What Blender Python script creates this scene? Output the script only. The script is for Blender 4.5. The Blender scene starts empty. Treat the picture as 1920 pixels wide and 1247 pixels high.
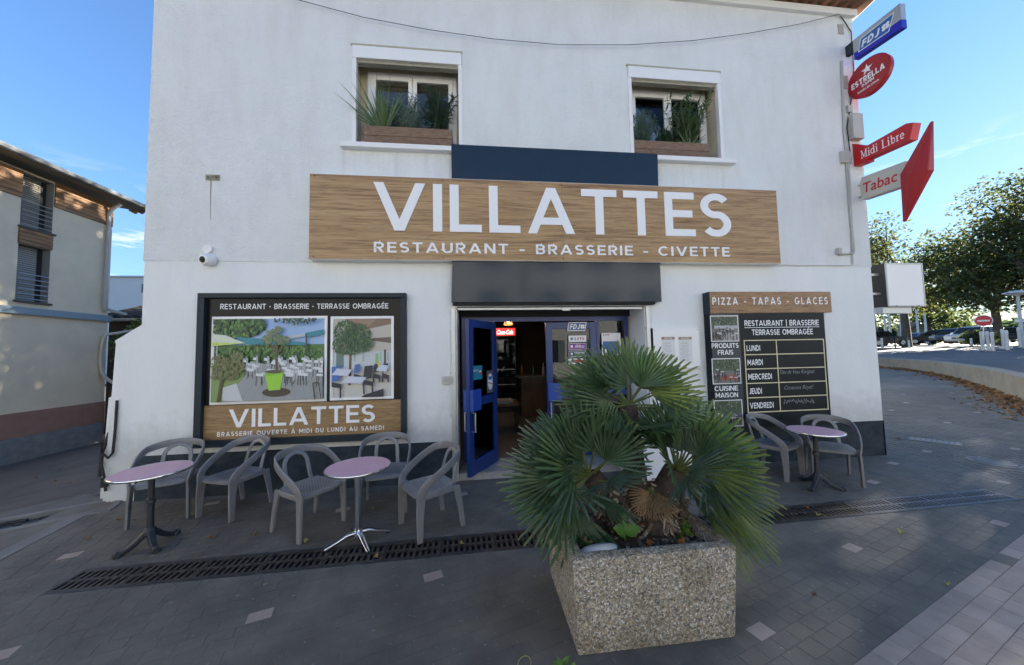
import bpy, bmesh, math, random
from mathutils import Vector, Matrix, noise
R = math.radians
rnd = random.Random(7)
sc = bpy.context.scene
col = sc.collection

# ------------------------------------------------------------------ camera
CP = Vector((0.0, -4.8664, 1.8135))
YAW, PIT, ROL, FPX = 0.109225, 0.055635, -0.019626, 626.16
FW = Vector((math.sin(YAW)*math.cos(PIT), math.cos(YAW)*math.cos(PIT), math.sin(PIT)))
RT0 = Vector((math.cos(YAW), -math.sin(YAW), 0)); UP0 = RT0.cross(FW)
RT = RT0*math.cos(ROL)+UP0*math.sin(ROL); UP = -RT0*math.sin(ROL)+UP0*math.cos(ROL)
cd = bpy.data.cameras.new('camera'); cam = bpy.data.objects.new('camera', cd); col.objects.link(cam)
cd.sensor_width = 36.0; cd.lens = FPX/1920*36.0; cd.clip_start = .05; cd.clip_end = 3000
m = Matrix((RT, UP, -FW)).transposed().to_4x4(); m.translation = CP; cam.matrix_world = m
sc.camera = cam

# ------------------------------------------------------------------ light
SUN_AZ, SUN_EL = 20.0, 14.0            # azimuth measured from +x towards +y
sd = Vector((math.cos(R(SUN_AZ))*math.cos(R(SUN_EL)), math.sin(R(SUN_AZ))*math.cos(R(SUN_EL)), math.sin(R(SUN_EL))))
w = bpy.data.worlds.new('World'); sc.world = w; w.use_nodes = True
nt = w.node_tree; nt.nodes.clear()
def N(t, **k):
    n = nt.nodes.new(t)
    for a, b in k.items(): setattr(n, a, b)
    return n
out = N('ShaderNodeOutputWorld'); bg = N('ShaderNodeBackground'); sky = N('ShaderNodeTexSky')
sky.sky_type = 'NISHITA'; sky.sun_disc = False; sky.sun_elevation = R(SUN_EL); sky.sun_rotation = R(90-SUN_AZ)
sky.air_density = 1.0; sky.dust_density = 0.05; sky.ozone_density = 3.2; sky.altitude = 50
geo = N('ShaderNodeTexCoord'); mp = N('ShaderNodeMapping'); mp.inputs['Scale'].default_value = (1.0, 1.0, 5.0); mp.inputs['Rotation'].default_value = (0, R(6), R(20)); mp.inputs['Location'].default_value = (.35, .9, .2)
nz = N('ShaderNodeTexNoise'); nz.inputs['Scale'].default_value = 5.0; nz.inputs['Detail'].default_value = 9; nz.inputs['Roughness'].default_value = .62; nz.inputs['Distortion'].default_value = .5
rp = N('ShaderNodeValToRGB'); rp.color_ramp.elements[0].position = .53; rp.color_ramp.elements[1].position = .68
sep = N('ShaderNodeSeparateXYZ'); band = N('ShaderNodeMapRange'); band.inputs[1].default_value = .36; band.inputs[2].default_value = .20; band.inputs[3].default_value = 0; band.inputs[4].default_value = .85
mul = N('ShaderNodeMath', operation='MULTIPLY'); mix = N('ShaderNodeMixRGB'); hs = N('ShaderNodeHueSaturation'); hs.inputs['Saturation'].default_value = 1.08; hs.inputs['Hue'].default_value = .506
gain = N('ShaderNodeMixRGB', blend_type='MULTIPLY'); gain.inputs[0].default_value = 1; gain.inputs[2].default_value = (1, 1, 1, 1)
L = nt.links.new
L(geo.outputs['Generated'], mp.inputs[0]); L(mp.outputs[0], nz.inputs[0]); L(nz.outputs[0], rp.inputs[0])
L(geo.outputs['Generated'], sep.inputs[0]); L(sep.outputs['Z'], band.inputs[0])
L(rp.outputs[0], mul.inputs[0]); L(band.outputs[0], mul.inputs[1])
# overall highlight roll-off of the sky, the same in every direction
bw = N('ShaderNodeRGBToBW'); dvd = N('ShaderNodeMath', operation='MULTIPLY_ADD'); dvd.inputs[1].default_value = 1/3.2; dvd.inputs[2].default_value = 1.0
inv = N('ShaderNodeMath', operation='DIVIDE'); inv.inputs[0].default_value = 1.0
L(sky.outputs[0], hs.inputs['Color']); L(hs.outputs[0], gain.inputs[1]); L(hs.outputs[0], bw.inputs[0]); L(bw.outputs[0], dvd.inputs[0]); L(dvd.outputs[0], inv.inputs[1]); L(inv.outputs[0], gain.inputs[2])
L(mul.outputs[0], mix.inputs[0]); L(gain.outputs[0], mix.inputs[1]); mix.inputs[2].default_value = (4.2, 3.7, 3.4, 1)
L(mix.outputs[0], bg.inputs[0]); bg.inputs[1].default_value = 0.092; L(bg.outputs[0], out.inputs[0])
sl = bpy.data.lights.new('sun', 'SUN'); sl.energy = 5.0; sl.angle = R(.53); sl.color = (1, .94, .82)
so = bpy.data.objects.new('sun', sl); col.objects.link(so); so.rotation_euler = sd.to_track_quat('Z', 'Y').to_euler(); so.location = sd*60
vs = sc.view_settings; vs.view_transform = 'Standard'; vs.look = 'None'; vs.exposure = 2.55; vs.gamma = 1; vs.use_curve_mapping = False
sc.cycles.max_bounces = 8; sc.cycles.diffuse_bounces = 4; sc.cycles.transparent_max_bounces = 12; sc.cycles.caustics_reflective = False; sc.cycles.caustics_refractive = False

# ------------------------------------------------------------------ helpers: measuring
def ray(px, py): return FW + RT*((px-960)/FPX) - UP*((py-623.5)/FPX)
def aty(px, py, y=0.0):
    d = ray(px, py); return CP + d*((y-CP.y)/d.y)
def atz(px, py, z=0.0):
    d = ray(px, py); return CP + d*((z-CP.z)/d.z)
def atx(px, py, x=0.0):
    d = ray(px, py); return CP + d*((x-CP.x)/d.x)
def atd(px, depth, py=640):            # ground-plan point at a depth along the camera axis
    return CP + ray(px, py)*depth
def proj(p):
    d = Vector(p)-CP; z = d.dot(FW)
    if z < .05: return None
    return (960+FPX*d.dot(RT)/z, 623.5-FPX*d.dot(UP)/z, z)

# ------------------------------------------------------------------ helpers: materials
MATS = {}
def lin(c): return tuple(c)+(1,) if len(c) == 3 else c
def mat(name, c, rough=.6, metal=0, var=0, vscale=8, c2=None, bump=0, bscale=60, bdet=4, spec=None, stretch=None, emis=0, objrand=0, trans=0, coat=0, sub=None, world=False, thr=(.35, .65)):
    if name in MATS: return MATS[name]
    m = bpy.data.materials.new(name); m.use_nodes = True; t = m.node_tree; b = t.nodes['Principled BSDF']
    b.inputs['Base Color'].default_value = lin(c); b.inputs['Roughness'].default_value = rough; b.inputs['Metallic'].default_value = metal
    if spec is not None: b.inputs['Specular IOR Level'].default_value = spec
    if coat: b.inputs['Coat Weight'].default_value = coat; b.inputs['Coat Roughness'].default_value = .06
    if emis: b.inputs['Emission Color'].default_value = lin(c); b.inputs['Emission Strength'].default_value = emis
    if trans: b.inputs['Transmission Weight'].default_value = trans
    tc = t.nodes.new('ShaderNodeTexCoord'); mp = t.nodes.new('ShaderNodeMapping'); t.links.new(tc.outputs['Object'] if not world else t.nodes.new('ShaderNodeNewGeometry').outputs['Position'], mp.inputs[0])
    if stretch: mp.inputs['Scale'].default_value = stretch
    last = None
    if c2 is not None:
        n = t.nodes.new('ShaderNodeTexNoise'); n.inputs['Scale'].default_value = vscale; n.inputs['Detail'].default_value = 6; n.inputs['Roughness'].default_value = .62
        r = t.nodes.new('ShaderNodeValToRGB'); r.color_ramp.elements[0].color = lin(c); r.color_ramp.elements[1].color = lin(c2)
        r.color_ramp.elements[0].position, r.color_ramp.elements[1].position = thr
        t.links.new(mp.outputs[0], n.inputs[0]); t.links.new(n.outputs[0], r.inputs[0]); last = r.outputs[0]
    if objrand:
        oi = t.nodes.new('ShaderNodeObjectInfo'); mr = t.nodes.new('ShaderNodeMapRange'); mr.inputs[3].default_value = 1-objrand; mr.inputs[4].default_value = 1+objrand
        h = t.nodes.new('ShaderNodeHueSaturation'); t.links.new(oi.outputs['Random'], mr.inputs[0]); t.links.new(mr.outputs[0], h.inputs['Value'])
        if last: t.links.new(last, h.inputs['Color'])
        else: h.inputs['Color'].default_value = lin(c)
        last = h.outputs[0]
    if last: t.links.new(last, b.inputs['Base Color'])
    if bump:
        n2 = t.nodes.new('ShaderNodeTexNoise'); n2.inputs['Scale'].default_value = bscale; n2.inputs['Detail'].default_value = bdet
        bp = t.nodes.new('ShaderNodeBump'); bp.inputs['Strength'].default_value = 1; bp.inputs['Distance'].default_value = bump
        t.links.new(mp.outputs[0], n2.inputs[0]); t.links.new(n2.outputs[0], bp.inputs['Height']); t.links.new(bp.outputs[0], b.inputs['Normal'])
    MATS[name] = m; return m
def leafmat(name, c, c2, rough=.45, tr=.35, vs=6, trc=None):
    if name in MATS: return MATS[name]
    m = mat(name, c, rough, c2=c2, vscale=vs, objrand=.22); t = m.node_tree; b = t.nodes['Principled BSDF']; o = t.nodes['Material Output']
    tl = t.nodes.new('ShaderNodeBsdfTranslucent'); mx = t.nodes.new('ShaderNodeMixShader'); mx.inputs[0].default_value = tr
    tl.inputs[0].default_value = lin(trc or tuple(min(1, x*2.2) for x in c2))
    t.links.new(b.outputs[0], mx.inputs[1]); t.links.new(tl.outputs[0], mx.inputs[2]); t.links.new(mx.outputs[0], o.inputs[0]); return m
def glassmat(name, tint=(.75, .8, .82), f=1.45, rough=.0):
    if name in MATS: return MATS[name]
    m = bpy.data.materials.new(name); m.use_nodes = True; t = m.node_tree; t.nodes.clear()
    o = t.nodes.new('ShaderNodeOutputMaterial'); tr = t.nodes.new('ShaderNodeBsdfTransparent'); gl = t.nodes.new('ShaderNodeBsdfGlossy'); fr = t.nodes.new('ShaderNodeFresnel'); mx = t.nodes.new('ShaderNodeMixShader')
    tr.inputs[0].default_value = lin(tint); gl.inputs['Roughness'].default_value = rough; fr.inputs[0].default_value = f
    t.links.new(fr.outputs[0], mx.inputs[0]); t.links.new(tr.outputs[0], mx.inputs[1]); t.links.new(gl.outputs[0], mx.inputs[2]); t.links.new(mx.outputs[0], o.inputs[0]); MATS[name] = m; return m
def woodmat(name, a, b_, d, stretch, scale=3.0, rough=.5, dist=1.6, bump=.0006, knots=0):
    m = bpy.data.materials.new(name); m.use_nodes = True; t = m.node_tree; b = t.nodes['Principled BSDF']; b.inputs['Roughness'].default_value = rough
    nn = t.nodes.new; lk = t.links.new
    tc = nn('ShaderNodeTexCoord'); mp = nn('ShaderNodeMapping'); mp.inputs['Scale'].default_value = stretch; lk(tc.outputs['Object'], mp.inputs[0])
    n1 = nn('ShaderNodeTexNoise'); n1.inputs['Scale'].default_value = scale; n1.inputs['Detail'].default_value = 8; n1.inputs['Roughness'].default_value = .68; n1.inputs['Distortion'].default_value = dist
    n2 = nn('ShaderNodeTexNoise'); n2.inputs['Scale'].default_value = scale*2.3; n2.inputs['Detail'].default_value = 6; n2.inputs['Roughness'].default_value = .7; n2.inputs['Distortion'].default_value = .6
    r = nn('ShaderNodeValToRGB'); e = r.color_ramp.elements; e[0].position = .30; e[0].color = lin(d); e[1].position = .72; e[1].color = lin(b_); k = e.new(.48); k.color = lin(a)
    r2 = nn('ShaderNodeValToRGB'); r2.color_ramp.elements[0].position = .34; r2.color_ramp.elements[0].color = (.42, .36, .32, 1); r2.color_ramp.elements[1].position = .52; r2.color_ramp.elements[1].color = (1, 1, 1, 1)
    mx = nn('ShaderNodeMixRGB'); mx.blend_type = 'MULTIPLY'; mx.inputs[0].default_value = .8
    lk(mp.outputs[0], n1.inputs[0]); lk(mp.outputs[0], n2.inputs[0]); lk(n1.outputs[0], r.inputs[0]); lk(n2.outputs[0], r2.inputs[0]); lk(r.outputs[0], mx.inputs[1]); lk(r2.outputs[0], mx.inputs[2])
    oi = nn('ShaderNodeObjectInfo'); mr = nn('ShaderNodeMapRange'); mr.inputs[3].default_value = .82; mr.inputs[4].default_value = 1.18; hsn = nn('ShaderNodeHueSaturation')
    lk(oi.outputs['Random'], mr.inputs[0]); lk(mr.outputs[0], hsn.inputs['Value']); lk(mx.outputs[0], hsn.inputs['Color']); lk(hsn.outputs[0], b.inputs['Base Color'])
    if bump:
        bp = nn('ShaderNodeBump'); bp.inputs['Distance'].default_value = bump; lk(n2.outputs[0], bp.inputs['Height']); lk(bp.outputs[0], b.inputs['Normal'])
    MATS[name] = m; return m

# ------------------------------------------------------------------ helpers: meshes
ORG = {}
def V3(*a): return Vector(a)
class MB:
    def __init__(s): s.v = []; s.f = []; s.mi = []; s.mats = []; s.cur = 0
    def use(s, m):
        if m not in s.mats: s.mats.append(m)
        s.cur = s.mats.index(m); return s
    def face(s, pts):
        i = len(s.v); s.v.extend(Vector(p) for p in pts); s.f.append(tuple(range(i, i+len(pts)))); s.mi.append(s.cur); return s
    def idx(s, verts, faces):
        i = len(s.v); s.v.extend(Vector(p) for p in verts)
        for f in faces: s.f.append(tuple(i+k for k in f)); s.mi.append(s.cur)
        return s
    def hexa(s, p):                     # 8 corners: bottom ring 0-3, top ring 4-7
        return s.idx(p, [(3, 2, 1, 0), (4, 5, 6, 7), (0, 1, 5, 4), (1, 2, 6, 5), (2, 3, 7, 6), (3, 0, 4, 7)])
    def box(s, x0, x1, y0, y1, z0, z1):
        return s.hexa([(x0, y0, z0), (x1, y0, z0), (x1, y1, z0), (x0, y1, z0), (x0, y0, z1), (x1, y0, z1), (x1, y1, z1), (x0, y1, z1)])
    def obox(s, c, ux, uy, uz):         # oriented box from centre and half vectors
        c = Vector(c); ux = Vector(ux); uy = Vector(uy); uz = Vector(uz)
        return s.hexa([c-ux-uy-uz, c+ux-uy-uz, c+ux+uy-uz, c-ux+uy-uz, c-ux-uy+uz, c+ux-uy+uz, c+ux+uy+uz, c-ux+uy+uz])
    def tube(s, pts, r, n=8, cap=True, closed=False):
        pts = [Vector(p) for p in pts]; m = len(pts); rr = r if isinstance(r, (list, tuple)) else [r]*m
        base = len(s.v); prev = None
        for i, p in enumerate(pts):
            if closed: t = pts[(i+1) % m]-pts[i-1]
            else: t = pts[min(i+1, m-1)]-pts[max(i-1, 0)]
            t = t.normalized() if t.length > 1e-9 else Vector((0, 0, 1))
            if prev is None:
                a = Vector((0, 0, 1)) if abs(t.z) < .9 else Vector((1, 0, 0)); u = t.cross(a).normalized()
            else:
                u = prev-t*prev.dot(t); u = u.normalized() if u.length > 1e-6 else t.orthogonal().normalized()
            prev = u; v = t.cross(u)
            for k in range(n):
                a = 2*math.pi*k/n; s.v.append(p+(u*math.cos(a)+v*math.sin(a))*rr[i])
        for i in range(m if closed else m-1):
            j = (i+1) % m
            for k in range(n):
                l = (k+1) % n; s.f.append((base+i*n+k, base+i*n+l, base+j*n+l, base+j*n+k)); s.mi.append(s.cur)
        if cap and not closed:
            s.f.append(tuple(base+k for k in reversed(range(n)))); s.mi.append(s.cur)
            s.f.append(tuple(base+(m-1)*n+k for k in range(n))); s.mi.append(s.cur)
        return s
    def sweep(s, pts, ups, prof, closed=False, scales=None):   # prof: closed 2D loop (a along side, b along up)
        pts = [Vector(p) for p in pts]; m = len(pts); n = len(prof); base = len(s.v)
        for i, p in enumerate(pts):
            t = (pts[(i+1) % m]-pts[i-1]) if closed else (pts[min(i+1, m-1)]-pts[max(i-1, 0)])
            t.normalize(); up = Vector(ups[i] if isinstance(ups, list) else ups); side = t.cross(up).normalized(); u = side.cross(t)
            k = scales[i] if scales else (1, 1)
            for a, b in prof: s.v.append(p+side*a*k[0]+u*b*k[1])
        for i in range(m if closed else m-1):
            j = (i+1) % m
            for k in range(n):
                l = (k+1) % n; s.f.append((base+i*n+k, base+i*n+l, base+j*n+l, base+j*n+k)); s.mi.append(s.cur)
        if not closed:
            s.f.append(tuple(base+k for k in reversed(range(n)))); s.mi.append(s.cur)
            s.f.append(tuple(base+(m-1)*n+k for k in range(n))); s.mi.append(s.cur)
        return s
    def lathe(s, prof, c=(0, 0, 0), n=24):  # prof (r,z)
        c = Vector(c); base = len(s.v); m = len(prof)
        for r, z in prof:
            for k in range(n):
                a = 2*math.pi*k/n; s.v.append(c+Vector((r*math.cos(a), r*math.sin(a), z)))
        for i in range(m-1):
            for k in range(n):
                l = (k+1) % n; s.f.append((base+i*n+k, base+i*n+l, base+(i+1)*n+l, base+(i+1)*n+k)); s.mi.append(s.cur)
        s.f.append(tuple(base+k for k in reversed(range(n)))); s.mi.append(s.cur)
        s.f.append(tuple(base+(m-1)*n+k for k in range(n))); s.mi.append(s.cur)
        return s
    def prism(s, poly, o, u, v, d):     # polygon (a,b) in plane o+a*u+b*v extruded by vector d
        o = Vector(o); u = Vector(u); v = Vector(v); d = Vector(d); n = len(poly)
        a = [o+u*x+v*y for x, y in poly]; b = [p+d for p in a]
        return s.idx(a+b, [tuple(reversed(range(n))), tuple(range(n, 2*n))]+[(k, (k+1) % n, n+(k+1) % n, n+k) for k in range(n)])
    def build(s, name, m=None, parent=None, local=False, smooth=False, bevel=0, org=None):
        me = bpy.data.meshes.new(name); o_ = Vector((0, 0, 0))
        if parent is not None and not local: o_ = ORG.get(parent.name, Vector((0, 0, 0)))
        if org is not None: o_ = Vector(org)
        me.from_pydata([v-o_ for v in s.v], [], s.f)
        if s.mats:
            for x in s.mats: me.materials.append(x)
            me.polygons.foreach_set('material_index', s.mi)
        elif m: me.materials.append(m)
        if smooth: me.polygons.foreach_set('use_smooth', [True]*len(me.polygons))
        me.validate(); me.update()
        if bevel or smooth:
            bm = bmesh.new(); bm.from_mesh(me); bmesh.ops.remove_doubles(bm, verts=bm.verts, dist=1e-5)
            if not bevel: bmesh.ops.recalc_face_normals(bm, faces=bm.faces)
            if bevel:
                bmesh.ops.recalc_face_normals(bm, faces=bm.faces)
                bmesh.ops.bevel(bm, geom=[e for e in bm.edges if len(e.link_faces) == 2 and e.calc_face_angle(0) > .5], offset=bevel, segments=2, affect='EDGES', profile=.6)
            bm.to_mesh(me); bm.free()
            if smooth and not bevel:
                try: me.set_sharp_from_angle(angle=R(38))
                except Exception: pass
        o = bpy.data.objects.new(name, me); col.objects.link(o)
        if parent is not None: o.parent = parent
        elif org is not None: o.location = o_
        ORG[o.name] = o_ ; return o
def tag(o, label=None, cat=None, group=None, kind=None):
    for k, v in (('label', label), ('category', cat), ('group', group), ('kind', kind)):
        if v: o[k] = v
    return o
def thing(name, label, cat, loc=(0, 0, 0), group=None):
    o = bpy.data.objects.new(name, None); col.objects.link(o); o.location = loc; o.empty_display_size = .1; ORG[o.name] = Vector(loc)
    return tag(o, label, cat, group)
def copy_tree(o, parent=None):
    c = o.copy(); col.objects.link(c); c.parent = parent
    for ch in list(o.children): copy_tree(ch, c)
    return c
def B(x0, x1, y0, y1, z0, z1): return MB().box(x0, x1, y0, y1, z0, z1)

# ------------------------------------------------------------------ helpers: lettering (monoline capitals drawn as strokes)
def arc(cx, cy, rx, ry, a0, a1, n=14): return [(cx+rx*math.cos(R(a0+(a1-a0)*i/n)), cy+ry*math.sin(R(a0+(a1-a0)*i/n))) for i in range(n+1)]
def glyph(c, t):
    h = t/2; acc = None
    if c == 'É': c = 'E'; acc = 1
    if c == 'À': c = 'A'; acc = -1
    if c == 'Ê': c = 'E'; acc = 1
    def tw(dx, dy): return t*math.sqrt(1+(dx/dy)**2)
    S = []; w = .7
    if c == 'A': w = .88; k = tw(w/2, 1)/2; S = [('d', (k, 0), (w/2, 1)), ('d', (w-k, 0), (w/2, 1)), ('l', [(.22*w, .27), (.78*w, .27)])]
    elif c == 'V': w = .88; k = tw(w/2, 1)/2; S = [('d', (k, 1), (w/2, 0)), ('d', (w-k, 1), (w/2, 0))]
    elif c == 'I': w = t; S = [('l', [(h, 0), (h, 1)])]
    elif c == '|': w = t*.8; S = [('l', [(h, -.12), (h, 1.1)])]
    elif c == 'L': w = .56; S = [('l', [(h, 1), (h, h), (w, h)])]
    elif c == 'T': w = .68; S = [('l', [(0, 1-h), (w, 1-h)]), ('l', [(w/2, 1-h), (w/2, 0)])]
    elif c == 'E': w = .60; S = [('l', [(w, 1-h), (h, 1-h), (h, h), (w+.01, h)]), ('l', [(h, .51), (w*.93, .51)])]
    elif c == 'F': w = .58; S = [('l', [(w, 1-h), (h, 1-h), (h, 0)]), ('l', [(h, .49), (w*.93, .49)])]
    elif c == 'S':
        w = .62; ry1 = (.49-h)/2+.005; ry2 = (.51-h)/2
        S = [('l', arc(w/2, 1-h-ry1, w/2-h, ry1, 32, 262, 18)+arc(w/2, h+ry2, w/2-h, ry2, 82, -146, 18))]
    elif c == 'R': w = .66; r = .27-h/2; S = [('l', [(h, 0), (h, 1-h), (w-h-r, 1-h)]+arc(w-h-r, 1-h-r, r, r, 90, -90, 12)+[(h, 1-h-2*r)]), ('d', (w-h*1.1, 0), (w*.48, 1-h-2*r))]
    elif c == 'P': w = .64; r = .28-h/2; S = [('l', [(h, 0), (h, 1-h), (w-h-r, 1-h)]+arc(w-h-r, 1-h-r, r, r, 90, -90, 12)+[(h, 1-h-2*r)])]
    elif c == 'B':
        w = .67; r = .25-h/2; r2 = (1-2*h-2*r)/2
        S = [('l', [(h, h), (h, 1-h), (w-h-r-.03, 1-h)]+arc(w-h-r-.03, 1-h-r, r, r, 90, -90, 10)+[(h, 1-h-2*r)]), ('l', [(w-h-r2-.05, 1-h-2*r)]+arc(w-h-r2, h+r2, r2, r2, 90, -90, 10)+[(0, h)])]
    elif c == 'D': w = .76; r = .5-h; S = [('l', [(h, 1-h), (w-h-r, 1-h)]+arc(w-h-r, .5, r, r, 90, -90, 16)+[(h, h), (h, 1)])]
    elif c == 'U': w = .72; r = w/2-h; S = [('l', [(h, 1), (h, h+r)]+arc(w/2, h+r, r, r, 180, 360, 14)+[(w-h, 1)])]
    elif c == 'J': w = .5; r = w/2-h; S = [('l', [(w-h, 1), (w-h, h+r)]+arc(w/2, h+r, r, r, 0, -160, 12))]
    elif c == 'C': w = .80; S = [('l', arc(w/2+.03, .5, w/2-h+.03, .5-h, 48, 312, 24))]
    elif c == 'G': w = .84; S = [('l', arc(w/2, .5, w/2-h, .5-h, 48, 318, 24)+[(w-h, .5-.07), (w*.55, .5-.07)])]
    elif c == 'O': w = .90; S = [('c', arc(w/2, .5, w/2-h, .5-h, 0, 345, 23))]
    elif c == 'Q': w = .90; S = [('c', arc(w/2, .5, w/2-h, .5-h, 0, 345, 23)), ('d', (w*.95, 0), (w*.6, .35))]
    elif c == 'N': w = .76; S = [('l', [(h, 0), (h, 1)]), ('l', [(w-h, 0), (w-h, 1)]), ('d', (w-h, 0), (h, 1))]
    elif c == 'M': w = .92; S = [('l', [(h, 0), (h, 1)]), ('l', [(w-h, 0), (w-h, 1)]), ('d', (w/2, .25), (h*1.2, 1)), ('d', (w/2, .25), (w-h*1.2, 1))]
    elif c == 'Z': w = .66; S = [('l', [(0.02, 1-h), (w, 1-h)]), ('l', [(0, h), (w, h)]), ('d', (h*1.4, h), (w-h*1.4, 1-h))]
    elif c == 'Y': w = .8; S = [('d', (w/2, .42), (h*1.2, 1)), ('d', (w/2, .42), (w-h*1.2, 1)), ('l', [(w/2, 0), (w/2, .46)])]
    elif c == '-': w = .36; S = [('l', [(0, .38), (w, .38)])]
    elif c == '•': w = .24; S = [('b', arc(w/2, .45, w/2, w/2, 0, 345, 12))]
    elif c == '.': w = t*1.1; S = [('l', [(h, 0), (h, t)])]
    elif c == ' ': w = .38
    if acc == 1: S.append(('d', (w*.45, 1.1), (w*.68, 1.3)))
    if acc == -1: S.append(('d', (w*.55, 1.1), (w*.36, 1.3)))
    return S, w
def ribbon(pts, t, closed=False):
    h = t/2; P = [Vector(p) for p in pts]; n = len(P); Lp = []; Rp = []
    for i in range(n):
        a = P[i]-P[i-1] if (i or closed) else P[1]-P[0]; b = P[(i+1) % n]-P[i] if (i < n-1 or closed) else a
        a = a.normalized(); b = b.normalized()
        na = Vector((-a.y, a.x)); nb = Vector((-b.y, b.x)); mv = na+nb
        mv = mv.normalized() if mv.length > 1e-6 else na
        k = min(h/max(.3, mv.dot(na)), 3*h); Lp.append(P[i]+mv*k); Rp.append(P[i]-mv*k)
    return [(Lp[i], Rp[i], Rp[(i+1) % n], Lp[(i+1) % n]) for i in range(n if closed else n-1)]
def glyph_polys(c, t):
    S, w = glyph(c, t); out = []
    for j, s in enumerate(S):
        if s[0] == 'l': ps = ribbon(s[1], t)
        elif s[0] == 'c': ps = ribbon(s[1], t, True)
        elif s[0] == 'b': ps = [[Vector(q) for q in s[1]]]
        else:
            (x0, y0), (x1, y1) = s[1], s[2]; k = t*math.sqrt(1+((x1-x0)/(y1-y0))**2)/2; ps = [(Vector((x0-k, y0)), Vector((x0+k, y0)), Vector((x1+k, y1)), Vector((x1-k, y1)))]
        out += [(p, j) for p in ps]
    return out, w
def text_width(s, t, track, xs): return sum(glyph(c, t)[1]*xs+track for c in s)-track
def put_text(mb, s, o, u, v, nrm, hgt, t=.14, track=.16, xs=1.0, fit=None, depth=0.0, shear=0, letters=None):
    """writes s from o along u (up v) on the plane facing nrm; fit = wanted width"""
    o = Vector(o); u = Vector(u).normalized(); v = Vector(v).normalized(); nrm = Vector(nrm).normalized()
    if fit:
        n = len(s)-1; w0 = text_width(s, t, 0, xs)*hgt
        if track is None: track = (fit-w0)/max(1, n)/hgt
        else: xs *= (fit/hgt-track*n)/(w0/hgt)
    x = 0
    for c in s:
        ps, w = glyph_polys(c, t)
        tgt = mb
        if letters is not None and c != ' ': tgt = MB(); letters.append((c, tgt))
        for p, j in ps:
            q = [o+u*((x+a.x*xs+shear*a.y)*hgt)+v*(a.y*hgt)+nrm*(depth+.00025*j) for a in p]
            e = (q[1]-q[0]).cross(q[2]-q[1])
            if e.dot(nrm) < 0: q = q[::-1]
            if depth > .003:
                nq = len(q); b = [z-nrm*(depth+.00025*j) for z in q]
                tgt.idx(q+b, [tuple(range(nq))]+[(k, nq+k, nq+(k+1) % nq, (k+1) % nq) for k in range(nq)])
            else: tgt.face(q)
        x += w*xs+track
    return x*hgt
def font_text(mb, s, o, u, v, nrm, hgt, fit=None, bold=0.0, shear=0, off=.0015):
    c = bpy.data.curves.new('lettering', 'FONT'); c.body = s; c.offset = bold; c.shear = shear; c.resolution_u = 4
    ob = bpy.data.objects.new('lettering_tmp', c); col.objects.link(ob)
    dg = bpy.context.evaluated_depsgraph_get(); me = bpy.data.meshes.new_from_object(ob.evaluated_get(dg))
    xs = [q.co.x for q in me.vertices]; ys = [q.co.y for q in me.vertices]
    x0, x1, y0, y1 = min(xs), max(xs), min(ys), max(ys); k = hgt/(y1-y0); kx = (fit/(x1-x0)) if fit else k
    o = Vector(o); u = Vector(u).normalized(); v = Vector(v).normalized(); nrm = Vector(nrm).normalized()
    vs_ = [o+u*((q.co.x-x0)*kx)+v*((q.co.y-y0)*k)+nrm*off for q in me.vertices]
    fs = [tuple(p.vertices) for p in me.polygons]
    if u.cross(v).dot(nrm) < 0: fs = [tuple(reversed(f)) for f in fs]
    mb.idx(vs_, fs); bpy.data.objects.remove(ob); bpy.data.curves.remove(c); bpy.data.meshes.remove(me)
EX, EY, EZ = Vector((1, 0, 0)), Vector((0, 1, 0)), Vector((0, 0, 1)); NF = Vector((0, -1, 0))
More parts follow.
